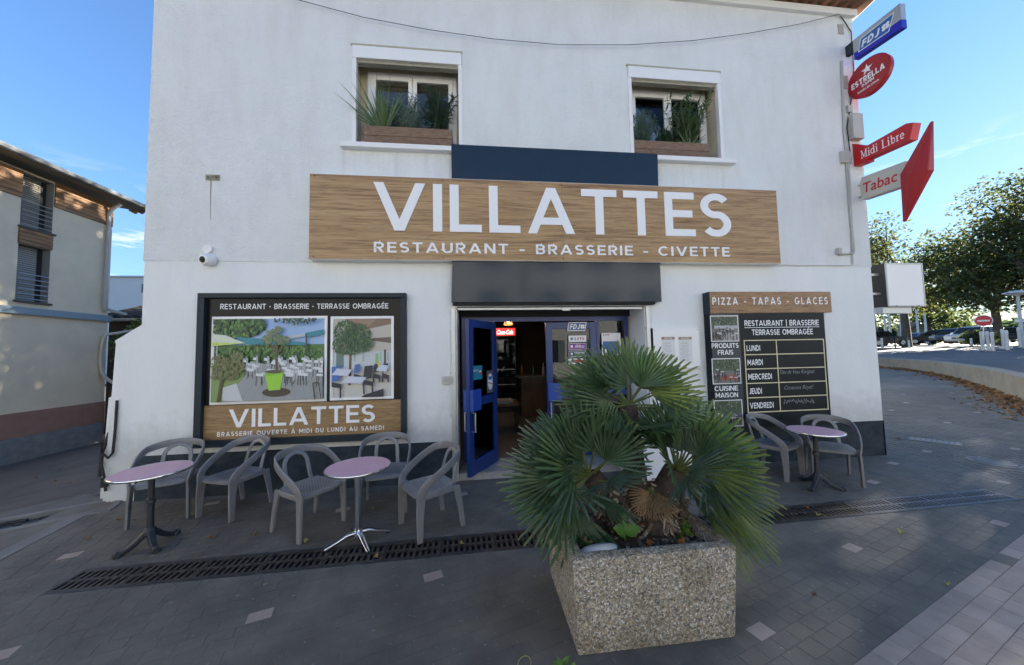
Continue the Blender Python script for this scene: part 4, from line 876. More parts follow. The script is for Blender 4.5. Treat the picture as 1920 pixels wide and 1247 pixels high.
SKYP, DECK, DECK2, WH, TEAL, LIME, LIME2, BRN, DKG, SIL = pc(.30, .46, .72), pc(.30, .32, .33), pc(.24, .26, .27), pc(.66, .70, .72), pc(.02, .22, .28), pc(.30, .62, .05), pc(.50, .62, .12), pc(.10, .07, .045), pc(.035, .045, .05), pc(.40, .43, .45)
def framed(px0, py0, px1, py1):
    a = aty(px0, py0, PY-.004); b = aty(px1, py1, PY-.004); f = .035
    t = MB(); y0, y1 = PY-.012, PY-.0002
    t.box(a.x, b.x, y0, y1, a.z-f, a.z).box(a.x, b.x, y0, y1, b.z, b.z+f).box(a.x, a.x+f, y0, y1, b.z+f, a.z-f).box(b.x-f, b.x, y0, y1, b.z+f, a.z-f); t.build('photo_frame', M_whitep, disp)
    return Print(a.x+f, b.x-f, b.z+f, a.z-f, PY-.0015)
r = random.Random(11)
P = framed(398.5, 594, 612.5, 752)
P.rect(SKYP, 0, .55, 1, 1); P.rect(G2, 0, .42, 1, .68); P.blob(r, [G1, G2, G3], .5, .58, .5, .09, 700, .022)
P.blob(r, [G1, G2, G3, G4, G1], .2, .93, .26, .16, 900, .026); P.p(pc(.45, .48, .52), [(.45, .70), (.95, .80), (.95, .83), (.45, .75)])
P.p(TEAL, [(.2, .78), (.85, .70), (.85, .665), (.3, .69)]); P.p(TEAL, [(.83, .76), (1, .80), (1, .86), (.83, .82)]); P.rect(DKG, .835, .30, .85, .80); P.rect(DKG, .41, .42, .42, .70)
P.p(DECK, [(0, 0), (1, 0), (1, .45), (.35, .45), (.2, .25)]); P.p(pc(.20, .30, .10), [(0, 0), (.1, 0), (.28, .28), (.36, .45), (0, .45)])
for i in range(9): P.line(DECK2, (.25+.1*i, 0), (.45+.055*i, .33), .003)
P.p(pc(.55, .57, .58), [(.1, .02), (.28, .0), (.22, .22), (.1, .17)])
for i in range(60):
    u, v = r.uniform(.28, 1), .5-.22*(i/60)**1.3; wd = .012+.10*(.52-v)
    for q in (-.8, .8): P.line(DKG, (u+q*wd, v-.10*(.6-v)*4), (u+q*wd*.9, v), .004)
    P.line(SIL, (u+wd*1.1, v-.07), (u+wd*1.2, v+.05), .005); P.line(SIL, (u+wd*1.9, v-.07), (u+wd*1.8, v+.045), .005)
    P.p(WH, [(u-wd, v), (u+wd, v-.008), (u+wd*1.1, v+.022), (u-wd*.7, v+.03)])
P.p(LIME2, [(0, .67), (.28, .70), (.14, .77), (.03, .81), (0, .80)]); P.p(pc(.60, .66, .55), [(0, .72), (.3, .70), (.12, .80), (0, .82)]); P.line(SIL, (.045, .72), (.045, .3), .005)
P.ell(pc(.06, .045, .03), .58, .10, .13, .055); P.p(LIME, [(.47, .34), (.64, .36), (.615, .13), (.51, .12)]); P.p(pc(.22, .48, .04), [(.47, .34), (.64, .36), (.637, .32), (.474, .30)]); P.ell(BRN, .556, .35, .08, .022)
P.line(BRN, (.58, .34), (.565, .8), .014); P.line(BRN, (.575, .55), (.64, .70), .008); P.line(BRN, (.575, .6), (.5, .72), .007); [P.blob(r, [pc(.16, .20, .12), pc(.22, .26, .16), G2], a_, b_, c_, d_, n_, .015) for a_, b_, c_, d_, n_ in ((.54, .80, .06, .07, 130), (.49, .74, .05, .05, 90), (.63, .73, .06, .06, 120), (.58, .86, .04, .04, 60))]
P.line(BRN, (.07, 0), (.1, .28), .015); [P.blob(r, [pc(.10, .15, .06), pc(.18, .22, .08), pc(.14, .10, .05)], a_, b_, c_, d_, n_, .016) for a_, b_, c_, d_, n_ in ((.08, .46, .10, .10, 260), (.2, .42, .10, .09, 230), (.13, .32, .12, .06, 160), (.24, .55, .06, .05, 90))]
P.line(pc(.07, .06, .05), (.94, 0), (.92, .2), .008); P.line(pc(.07, .06, .05), (.92, .2), (.97, .21), .008); P.line(pc(.07, .06, .05), (.97, .21), (1, 0), .008)
P.blob(r, [G1, G4], .75, .98, .20, .05, 90, .02)
P.mb.build('photograph', None, disp)
P = framed(620.5, 593.5, 738.5, 747)
P.rect(pc(.46, .44, .38), 0, .5, 1, 1); P.p(pc(.20, .13, .09), [(.35, 1), (1, 1), (1, .93), (.55, .86)]); P.p(pc(.28, .19, .13), [(.2, 1), (.75, 1), (.5, .83)]); P.p(pc(.12, .09, .07), [(.6, .72), (1, .68), (1, .76), (.7, .75)])
P.rect(pc(.50, .56, .58), 0, .3, 1, .58); P.rect(pc(.12, .2, .2), .05, .38, .18, .6); P.rect(pc(.25, .45, .2), .72, .42, .78, .55); P.rect(pc(.10, .06, .05), .87, .3, .91, .6); P.p(pc(.55, .54, .5), [(0, 0), (1, 0), (1, .36), (0, .36)])
for u in (.80, .93, .35, .5): P.rect(pc(.3, .4, .42), u, .45, u+.03, .57)
P.line(BRN, (.28, .15), (.3, .7), .016); [P.blob(r, [G1, G2, pc(.04, .10, .06), pc(.10, .20, .10), G4], a_, b_, c_, d_, n_, .018) for a_, b_, c_, d_, n_ in ((.22, .82, .22, .16, 520), (.42, .76, .24, .18, 560), (.18, .66, .18, .12, 260), (.55, .68, .15, .10, 240), (.33, .62, .2, .08, 160))]
NB_ = pc(.012, .018, .035); BLU = pc(.05, .14, .42)
for u, v, k in ((.05, .2, 1), (.6, .22, .9), (.75, .3, .6), (.9, .3, .6), (.42, .3, .6)):
    P.p(NB_ if u > .5 else BLU, [(u-.08*k, v), (u+.08*k, v+.02), (u+.10*k, v+.20*k), (u-.05*k, v+.19*k)]); P.p(NB_, [(u-.08*k, v), (u+.12*k, v-.03), (u+.1*k, v-.08), (u-.08*k, v-.06)]); P.line(NB_, (u-.07*k, v-.05), (u-.06*k, v-.2*k), .01); P.line(NB_, (u+.1*k, v-.05), (u+.1*k, v-.2*k), .01)
for u, v, k in ((.35, .22, 1), (.15, .32, .8), (.85, .36, .5)): P.p(pc(.55, .60, .72), [(u-.2*k, v-.03), (u+.15*k, v-.05), (u+.24*k, v+.03), (u-.08*k, v+.05)])
P.rect(pc(.6, .55, .05), .78, .39, .82, .44); P.p(NB_, [(.5, 0), (.88, 0), (.88, .1), (.55, .03)])
P.mb.build('photograph', None, disp)
MB().tube([((ix0+ix1)/2+.2, PY-.002, iz1-.13), ((ix0+ix1)/2+.2, PY-.002, iz1-.01)], .002, 4).build('panel_joint', M_frame, disp)

# ------------------------------------------------------------------ weekly menu board at the right
MY = -.150
mbn = thing('menu_board', 'dark weekly menu board with oak header and chalk written grid beside the palm', 'menu board', (4.6, -.07, .6))
hx0, hx1 = aty(1331, 566, MY-.012).x, aty(1558.5, 566, MY-.012).x; hz1, hz0 = aty(1440, 547, MY-.012).z, aty(1440, 586.5, MY-.012).z
B(hx0, hx1, MY-.012, -.0085, hz0, hz1).build('header', woodmat('printed_oak_header', (.32, .175, .075), (.42, .25, .12), (.19, .095, .04), (1.2, 1, 12), 2.2, .42, 1.8, 0), mbn)
B(hx0-.004, hx0-.001, MY-.010, -.009, hz0, hz1).build('header_end', M_frame, mbn)
bx1 = aty(1549, 650, MY).x; bz0 = aty(1440, 800, MY).z
B(hx0+.0, bx1, MY, -.0085, bz0, hz0-.001).build('board', M_boardn, mbn)
B(hx0+.004, aty(1388, 640, MY).x, MY-.003, MY-.0001, bz0+.004, hz0-.004).build('photo_strip', mat('navy_strip', (.016, .026, .038), .35), mbn)
LET = []; a = aty(1336, 571.5, MY-.012); b = aty(1552, 570, MY-.012)
put_text(None, 'PIZZA - TAPAS - GLACES', (a.x, MY-.012, a.z), EX, EZ, NF, .112, t=.15, track=.30, fit=b.x-a.x, depth=.004, letters=LET)
for ch, g in LET: g.build('letter', M_letter, mbn)
def T(px0, py, px1, hpx, s, t_=.16, tr=.10, xs=.8, y=MY-.001):
    a = aty(px0, py, y); b = aty(px1, py, y); k = aty(px0, py-hpx, y).z-a.z; LT = []; put_text(None, s, (a.x, y, a.z), EX, EZ, NF, k, t=t_, track=tr, xs=xs, fit=b.x-a.x, depth=.0012, letters=LT)
    for ch, g in LT: g.build('letter', M_letter, mbn)
T(1396, 611.5, 1535.5, 10.5, 'RESTAURANT | BRASSERIE'); T(1410, 628.5, 1524.5, 10.5, 'TERRASSE OMBRAGÉE')
a = aty(1396, 614.5, MY); b = aty(1536, 614.5, MY); B(a.x, b.x, MY-.002, MY-.0002, a.z-.004, a.z+.004).build('underline', M_letter, mbn)
y3 = MY-.0035
T(1334.5, 653, 1385, 9, 'PRODUITS', y=y3); T(1346, 665.5, 1375, 9, 'FRAIS', y=y3); T(1340, 733.5, 1384, 9, 'CUISINE', y=y3); T(1342, 746, 1384, 9, 'MAISON', y=y3)
gx0, gx1, gxm = aty(1395, 638.6, MY).x, aty(1543.5, 637, MY).x, aty(1455, 638, MY).x; gz1, gz0 = aty(1460, 637.5, MY).z, aty(1460, 771, MY).z
g = MB(); e = .0075; M_yell = mat('pale_yellow_line', (.66, .60, .38), .5)
for i in range(6): z = gz0+(gz1-gz0)*i/5; g.box(gx0-e, gx1+e, MY-.003, MY-.0002, z-e, z+e)
for x in (gx0, gxm, gx1): g.box(x-e, x+e, MY-.0034, MY-.0002, gz0, gz1)
g.build('grid_lines', M_yell, mbn)
rowh = (gz1-gz0)/5
for i, s in enumerate(['LUNDI', 'MARDI', 'MERCREDI', 'JEUDI', 'VENDREDI']):
    z = gz1-(i+1)*rowh; LT = []; hgt = rowh*.40; wdt = min((gxm-gx0)*.86, text_width(s, .16, .1, .74)*hgt); put_text(None, s, (gx0+.035, MY-.001, z+rowh*.26), EX, EZ, NF, hgt, t=.165, track=.1, xs=.74, fit=wdt, depth=.0012, letters=LT)
    for ch, g in LT: g.build('letter', M_letter, mbn)
M_chalk = mat('chalk', (.34, .36, .37), .9)
def chalk(row, s, dx, wd, up):
    z = gz1-(row+1)*rowh; g = MB(); font_text(g, s, (gxm+dx, MY-.001, z+rowh*up), EX, EZ, NF, rowh*.36, fit=wd, bold=-.012, shear=.45); g.build('chalk_writing', M_chalk, mbn)
chalk(2, 'Tête de Veau Ravigote', .025, .60, .5); chalk(3, 'Couscous Royal!', .09, .50, .4)
g = MB(); r = random.Random(4); pts = []; x = gxm+.06; z = gz1-5*rowh+rowh*.62
while x < gxm+.60: pts.append((x, z+r.uniform(-.035, .04))); x += r.uniform(.006, .014)
for q in ribbon(pts, .005): g.face([(p.x, MY-.0025, p.y) for p in q][::-1])
g.build('chalk_writing', M_chalk, mbn)
def small(px0, py0, px1, py1, sd):
    a = aty(px0, py0, y3); b = aty(px1, py1, y3); B(a.x, b.x, y3-.002, y3+.0004, b.z, a.z).build('photo_frame', M_whitep, mbn); P = Print(a.x+.012, b.x-.012, b.z+.012, a.z-.012, y3-.0024); r = random.Random(sd)
    P.rect(pc(.06, .10, .06), 0, .5, 1, 1); P.rect(pc(.16, .16, .16), 0, 0, 1, .5); P.blob(r, [G1, G4, G4, pc(.06, .10, .05), pc(.20, .25, .20)], .5, .82, .5, .2, 260, .04)
    if sd == 1: P.rect(pc(.40, .42, .44), .1, .5, 1, .62); P.p(pc(.30, .30, .30), [(.4, 0), (1, 0), (1, .35), (.55, .3)])
    if sd == 2: P.p(pc(.30, .07, .05), [(.3, .12), (.95, .16), (.8, .34), (.25, .26)])
    for i in range(28):
        u, v = r.uniform(.02, .98), r.uniform(.2, .6); P.line(pc(.012, .012, .014), (u, v-.22), (u+r.uniform(-.04, .04), v), .014)
        if i % 3 == 0: P.p(pc(.45, .47, .48), [(u-.05, v), (u+.07, v-.01), (u+.08, v+.04), (u-.04, v+.05)])
    P.mb.build('photograph', None, mbn)
small(1331, 592, 1386, 640, 1); small(1334, 672.5, 1390, 719, 2); small(1338, 751, 1394, 799, 3)

# white menu case
mc = thing('menu_case', 'white glazed menu case on the wall left of the dark menu board', 'menu case', (3.1, -.04, 1.3))
a = aty(1224, 616, -.05); b = aty(1314.5, 690, -.05)
B(a.x, b.x, -.05, -.0085, b.z, a.z).build('case', M_whitep, mc, bevel=.006)
B(a.x-.012, a.x-.001, -.051, -.0085, b.z-.004, a.z+.004).build('edge_strip', M_frame, mc)
for px0, px1 in ((1240, 1267), (1272, 1299)):
    p = aty(px0, 632, -.0515); q = aty(px1, 680, -.0515); B(p.x, q.x, -.0518, -.0505, q.z, p.z).build('menu_sheet', mat('menu_paper', (.70, .70, .69), .6), mc)
    B(p.x, q.x, -.0526, -.0519, p.z-.04, p.z).build('menu_heading', mat('menu_brown', (.30, .19, .12), .5), mc)
    g = MB().use(M_letter); put_text(g, 'VILLATTES', (p.x+.04, -.0527, p.z-.03), EX, EZ, NF, .02, t=.16, track=.1, fit=(q.x-p.x)*.62); g.use(M_cableg)
    for i in range(13): x0 = p.x+.02+.03*(i % 3 == 0); g.box(x0, x0+(q.x-p.x)*(.5+.25*((i*7) % 3)/3), -.0524, -.0519, p.z-.08-i*.024, p.z-.074-i*.024)
    g.build('menu_text', None, mc)
for x in (a.x+.03, b.x-.03):
    for z in (a.z-.03, b.z+.03): B(x-.007, x+.007, -.053, -.05, z-.007, z+.007).build('screw', M_steel, mc)

# ------------------------------------------------------------------ small fittings on the wall
cm = thing('security_camera', 'white dome security camera under a round junction cap on the wall', 'camera', (-3.6, -.03, 3.1))
q = aty(391, 468, -.02); MB().tube([(q.x, 0, q.z), (q.x, -.05, q.z)], .055, 18).build('junction_cap', M_whitep, cm, smooth=True)
q = aty(388, 487, -.06); t = MB(); t.tube([(q.x+.02, 0, q.z+.01), (q.x+.01, -.03, q.z+.005)], .085, 20); t.tube([(q.x+.01, -.03, q.z+.005), (q.x, -.10, q.z-.01), (q.x-.005, -.125, q.z-.015), (q.x-.006, -.132, q.z-.016)], [.08, .078, .062, .035], 20); t.build('housing', M_whitep, cm, smooth=True)
MB().tube([(q.x-.006, -.131, q.z-.016), (q.x-.008, -.142, q.z-.018)], [.042, .03], 16).build('lens', M_black, cm, smooth=True)
q = aty(400, 334); bk = thing('wall_plate', 'small rusty beige mounting plate with two bolt holes high on the wall', 'plate', (q.x, 0, q.z))
B(q.x-.085, q.x+.085, -.022, -.008, q.z-.038, q.z+.038).build('plate', mat('old_plate', (.34, .33, .25), .8, c2=(.18, .14, .09), vscale=20), bk, bevel=.004)
for s in (-1, 1): MB().tube([(q.x+s*.05, -.021, q.z), (q.x+s*.05, -.027, q.z)], .012, 8).build('bolt', M_iron, bk)
q2 = aty(396, 413); MB().tube([(q.x-.02, -.009, q.z-.04), (q.x-.022, -.010, (q.z+q2.z)/2), (q2.x, -.009, q2.z)], [.006, .004, .002], 5).build('dangling_wire', mat('old_wire', (.25, .23, .20), .8), bk)
q = aty(840, 713, -.02); bx = thing('key_switch', 'small beige switch box on the wall left of the blue door', 'switch', (q.x, 0, q.z))
B(q.x-.085, q.x+.085, -.035, -.001, q.z-.055, q.z+.055).build('box', mat('beige_plastic', (.50, .50, .46), .5), bx, bevel=.008); B(q.x-.06, q.x+.06, -.038, -.0352, q.z-.03, q.z+.03).build('cover', mat('beige_cover', (.42, .42, .39), .5), bx, bevel=.004)

# overhead cable across the facade with its fixing
pts = [aty(x, y, -.06) for x, y in [(430, -40), (560, 0), (680, 32), (800, 55), (925, 73), (1050, 84), (1180, 84), (1300, 76), (1400, 63), (1500, 45), (1592, 22)]]
tag(MB().tube(pts, .0045, 5).build('overhead_cable', M_cableb), 'thin black cable sagging across the top of the white facade', 'cable')
pts = [aty(x, y, -.012) for x, y in [(1462, 497), (1592, 499)]]
# conduits at the right corner
cdt = thing('conduit_run', 'grey conduit pipes running down the right corner of the facade', 'conduit', (6.3, -.02, 3.2))
def Wp(pts, y=-.025): return [aty(a, b, y) for a, b in pts]
MB().tube(Wp([(1578, 115), (1583, 250), (1592, 330), (1596, 420), (1601, 470), (1600, 475), (1572, 477)]), .018, 8).build('pipe', M_cableg, cdt, smooth=True)
MB().tube(Wp([(1584, 250), (1588, 330), (1597, 440), (1599, 497)]), .010, 6).build('pipe', M_cableg, cdt, smooth=True)
MB().tube(Wp([(1599, 497), (1462, 496)]), .008, 6).build('pipe', M_white, cdt, smooth=True)
q = aty(1572, 470, -.03); B(q.x-.03, q.x+.03, -.06, -.008, q.z-.06, q.z+.04).build('elbow_box', M_cableg, cdt)
MB().tube(Wp([(1568, 22), (1580, 35), (1596, 60), (1601, 130), (1597, 180), (1588, 240), (1592, 270), (1596, 300)], -.03), .008, 6).build('cable', M_cableb, cdt)
for (px, py, w_, h_, nm, lab) in ((1582, 50, .055, .09, 'patch_plate', None), (1605, 238, .10, .22, 'meter_box', None), (1589, 293, .09, .10, 'junction_box', None), (1596, 202, .045, .06, 'junction_box', None), (1590, 150, .06, .12, 'patch_plate', None)):
    q = aty(px, py, -.06); d_ = .10 if nm == 'meter_box' else .05 if nm == 'junction_box' else .018
    B(q.x-w_, q.x+w_, -d_, -.009, q.z-h_, q.z+h_).build(nm, mat('aged_box_plastic', (.46, .45, .40), .55) if nm != 'patch_plate' else mat('bare_patch', (.40, .36, .33), .9), cdt, bevel=.006)

# ------------------------------------------------------------------ signs projecting at the right corner (plane facing -x)
UX = Vector((0, -1, 0)); NX = Vector((-1, 0, 0))
def SX_(px, py, x): return atx(px, py, x)
X_ = 6.45
# silver and blue blade sign
s1 = thing('blade_sign', 'silver and royal blue blade sign with clover logo, highest on the corner', 'sign', (6.5, -.4, 6.6))
za, zb_, zm = 6.60, 6.965, 6.715
def slab(name, parent, y0, y1, z0, z1, mm, x0=X_, x1=X_+.09, bev=.006): return B(x0, x1, min(y0, y1), max(y0, y1), z0, z1).build(name, mm, parent, bevel=bev)
MB().prism([(.135, 6.745), (.77, 6.70), (.77, 6.955), (.135, 6.975)], (X_, 0, 0), UX, EZ, (.09, 0, 0)).build('silver_panel', M_silver, s1)
MB().prism([(.135, 6.632), (.77, 6.565), (.77, 6.699), (.135, 6.744)], (X_-.001, 0, 0), UX, EZ, (.092, 0, 0)).build('blue_panel', M_blues, s1)
B(X_+.01, X_+.08, -.133, -.008, 6.80, 6.98).build('bracket', M_plinth, s1)
lg = MB().prism([(.20, 6.70), (.62, 6.655), (.70, 6.89), (.245, 6.90)], (X_-.0025, 0, 0), UX, EZ, (.001, 0, 0)).build('logo_border', M_letter, s1)
MB().prism([(.215, 6.712), (.61, 6.668), (.685, 6.878), (.253, 6.888)], (X_-.0036, 0, 0), UX, EZ, (.001, 0, 0)).build('logo_field', M_blue2, s1)
g = MB(); put_text(g, 'FDJ', Vector((X_-.0038, -.25, 6.735)), UX*.997+EZ*-.075, EZ, NX, .115, t=.22, track=.12, fit=.235, shear=.25); g.build('lettering', M_letter, s1); g = MB(); clover(g, (X_-.0045, -.585, 6.775), UX, EZ, NX, .062); g.build('clover', M_letter, s1)
# round red sign
s2 = thing('round_sign', 'round dark red beer sign with a white star on the corner', 'sign', (6.5, -.3, 5.9))
cy_, cz_, rr = -.298, 6.195, .295
MB().tube([(X_, cy_, cz_), (X_+.085, cy_, cz_)], rr, 40).build('disc', M_red, s2, smooth=True)
MB().tube([(X_+.02, cy_+rr*cos_, cz_+rr*sin_) for cos_, sin_ in [(math.cos(2*math.pi*k/40), math.sin(2*math.pi*k/40)) for k in range(40)]], .012, 6, closed=True).build('rim', M_red, s2, smooth=True)
MB().tube([(X_+.04, cy_+rr, cz_), (X_+.04, -.008, cz_)], .02, 8).build('bracket', M_steel, s2)
g = MB(); st = [(math.cos(R(90+36*k))*(.085 if k % 2 == 0 else .034), math.sin(R(90+36*k))*(.085 if k % 2 == 0 else .034)) for k in range(10)]
g.prism(st, Vector((X_-.002, cy_, cz_+.13)), UX, EZ, (.0012, 0, 0)); g.build('star', M_letter, s2)
for wd_, yo, zo, hh_, tt, ft_ in (('ESTRELLA', .235, -.055, .10, .22, .47), ('DAMM', .085, -.115, .045, .2, .17), ('BARCELONA', .15, -.185, .032, .18, .30)):
    LT = []; put_text(None, wd_, Vector((X_-.0015, cy_+yo, cz_+zo)), UX, EZ, NX, hh_, t=tt, track=.08, fit=ft_, letters=LT)
    for ch, g in LT: g.build('letter', M_letter, s2)
# red newspaper sign
s3 = thing('newspaper_sign', 'long red arrow shaped sign with white serif lettering above the tobacco sign', 'sign', (6.5, -.4, 4.8))
MB().prism([(.01, 4.84), (.20, 4.82), (.20, 4.86), (.745, 4.835), (.80, 5.06), (.72, 5.10), (.20, 5.075), (.20, 5.09), (.01, 5.24)], (X_, 0, 0), UX, EZ, (.14, 0, 0)).build('panel', M_redl, s3)
def serif(mb, s, o, u, v, n, hgt, fit):
    th, tn = .15, .07; G = {'M': (1.0, [((.16, 0), (.16, 1), th*.6), ((.84, 0), (.84, 1), th), ((.16, 1), (.5, .1), th), ((.84, 1), (.5, .1), th*.6)], [(.0, .34, 0), (.66, 1.02, 0), (0, .25, 1), (.75, 1.02, 1)]),
        'i': (.36, [((.18, 0), (.18, .66), th), ((.18, .82), (.18, .98), th*1.1)], [(0, .36, 0), (.02, .2, .66)]), 'L': (.72, [((.18, 0), (.18, 1), th)], [(0, .72, 0), (0, .38, 1)]),
        'd': (.64, [((.50, 0), (.50, 1), th)], [(.4, .64, 0), (.36, .54, 1)]), 'b': (.64, [((.16, 0), (.16, 1), th)], [(0.02, .2, 1)]), 'r': (.48, [((.18, 0), (.18, .66), th)], [(0, .36, 0), (.02, .2, .66)]), 'e': (.58, [], []), ' ': (.4, [], [])}
    W = sum(G[c][0]+.08 for c in s); kx = fit/W; x = 0
    def P_(a, b, j=0): return Vector(o)+u*((x+a)*kx)+v*(b*hgt)+n*(.0012+.0002*j)
    def q(pts, j):
        f = [P_(a, b, j) for a, b in pts]
        mb.face(f if (f[1]-f[0]).cross(f[2]-f[1]).dot(n) > 0 else f[::-1])
    for c in s:
        w_, st_, se = G[c]; j = 0
        for (a, b), (c_, d), t_ in st_: j += 1; q([(a-t_/2, b), (a+t_/2, b), (c_+t_/2, d), (c_-t_/2, d)], j)
        for a, b, z in se: j += 1; z0 = z if z == 0 else z-tn; q([(a, z0), (b, z0), (b, z0+tn), (a, z0+tn)], j)
        if c in 'db':
            cx_ = .28 if c == 'd' else .36
            for p in ribbon(arc(cx_, .33, .22, .29, 0, 345, 16), .11, True): q([(z.x, z.y) for z in p], 6)
        if c == 'e':
            for p in ribbon(arc(.29, .33, .22, .29, 0, 318, 16), .11): q([(z.x, z.y) for z in p], 6)
            q([(.09, .31), (.5, .31), (.5, .38), (.09, .38)], 7)
        if c == 'r':
            for p in ribbon([(.2, .5), (.3, .6), (.42, .6)], .12): q([(z.x, z.y) for z in p], 6)
        x += w_+.08
g = MB(); serif(g, 'Midi Libre', (X_-.0005, -.12, 4.905), (UX+EZ*-.012).normalized(), EZ, NX, .135, .58); g.build('lettering', M_letter, s3)
B(X_+.02, X_+.12, -.012, .0, 4.84, 5.24).build('wall_plate', M_red, s3)
# tobacco sign with red carrot shape
s4 = thing('tobacco_sign', 'ivory tobacco sign ending in a tall red double pointed lozenge', 'sign', (6.5, -.4, 4.0))
MB().prism([(.09, 4.22), (.62, 4.185), (.68, 4.55), (.10, 4.60), (.07, 4.5), (.07, 4.32)], (X_, 0, 0), UX, EZ, (.12, 0, 0)).build('panel', M_ivory, s4, bevel=.01)
g = MB(); font_text(g, 'Tabac', (X_-.001, -.115, 4.315), (UX+EZ*-.045).normalized(), EZ, NX, .17, fit=.455, bold=.012, shear=.12); g.build('lettering', M_redl, s4)
# lozenge: two pyramids base to base, tilted along the wall normal
yl, zt2, zmid, zb2 = -.79, 4.95, 4.31, 3.65
ring = [(X_-.04, yl+.165, zmid+.05), (X_+.06, yl+.17, zmid+.05), (X_+.13, yl, zmid), (X_+.06, yl-.15, zmid-.05), (X_-.04, yl-.145, zmid-.05), (X_-.07, yl+.01, zmid)]
tp = [(x*.18+(X_+.03)*.82, y*.10+(-1.0)*.90, zt2) for x, y, z in ring]; bt_ = [(x*.18+(X_+.03)*.82, y*.12+(-.565)*.88, zb2) for x, y, z in ring]
t = MB(); n_ = 6; t.idx(ring+tp+bt_, [(k, (k+1) % n_, n_+(k+1) % n_, n_+k) for k in range(n_)]+[((k+1) % n_, k, 2*n_+k, 2*n_+(k+1) % n_) for k in range(n_)]+[tuple(range(n_, 2*n_)), tuple(reversed(range(2*n_, 3*n_)))])
t.build('lozenge', M_red, s4, bevel=.012)
for z in (4.3, 4.5): MB().tube([(X_+.06, -.075, z), (X_+.06, -.005, z)], .014, 6).build('bracket', M_steel, s4)
# blank white light box on the side wall
s5 = thing('light_box_sign', 'blank white square light box mounted on the side wall beyond the corner', 'sign', (7.6, .6, 2.45))
B(7.32, 8.10, .30, .52, 2.475, 3.265).build('box', mat('box_dark_side', (.025, .02, .018), .5), s5, bevel=.01)
B(7.345, 8.075, .290, .2995, 2.50, 3.24).build('front_panel', M_whitep, s5)
t = MB(); t.box(7.32, 8.10, .285, .2985, 2.475, 2.499).box(7.32, 8.10, .285, .2985, 3.241, 3.265).box(7.32, 7.344, .285, .2985, 2.4995, 3.2405).box(8.076, 8.10, .285, .2985, 2.4995, 3.2405); t.build('trim', M_silver, s5)
for z in (2.7, 3.05): B(6.64, 7.319, .38, .42, z, z+.04).build('arm', M_steel, s5)
for x in (7.48, 7.95): B(x-.012, x+.012, .282, .2845, 2.48, 2.494).build('screw', M_iron, s5)
B(7.30, 7.9, .36, .5, 2.36, 2.474).build('lamp_tray', M_steel, s5)
# small canopy on the side wall
cn = thing('side_canopy', 'small tiled wooden canopy on the side wall behind the light box', 'canopy', (7.0, 2.4, 3.3))
MB().hexa([(6.645, 1.4, 3.70), (7.45, 1.4, 3.42), (7.45, 3.6, 3.42), (6.645, 3.6, 3.70), (6.645, 1.4, 3.78), (7.45, 1.4, 3.48), (7.45, 3.6, 3.48), (6.645, 3.6, 3.78)]).build('roof', mat('canopy_slate', (.06, .065, .07), .8), cn)
B(6.645, 7.40, 1.45, 3.55, 3.30, 3.40).build('soffit', M_clad, cn)
# black cable and pipe on the buttress
hs_ = thing('hanging_cable', 'black cable loop hanging on the white corner buttress beside the left table', 'cable', (-4.7, 0, .4))
MB().tube([(-4.60, .0, 1.28), (-4.60, -.005, .9), (-4.61, -.01, .62), (-4.65, -.02, .56), (-4.72, -.02, .62), (-4.75, .0, .75), (-4.73, -.02, .5), (-4.68, -.03, .35), (-4.66, -.02, .15)], .014, 6).build('cable', M_cableb, hs_, smooth=True)
MB().tube([(-4.69, -.01, .32), (-4.69, -.01, .20)], [.03, .035], 8).build('plug', M_cableb, hs_)
MB().tube([(-4.80, .14, .85), (-4.84, .10, .6), (-4.85, .10, .3)], .02, 6).build('cable', M_cableb, hs_)
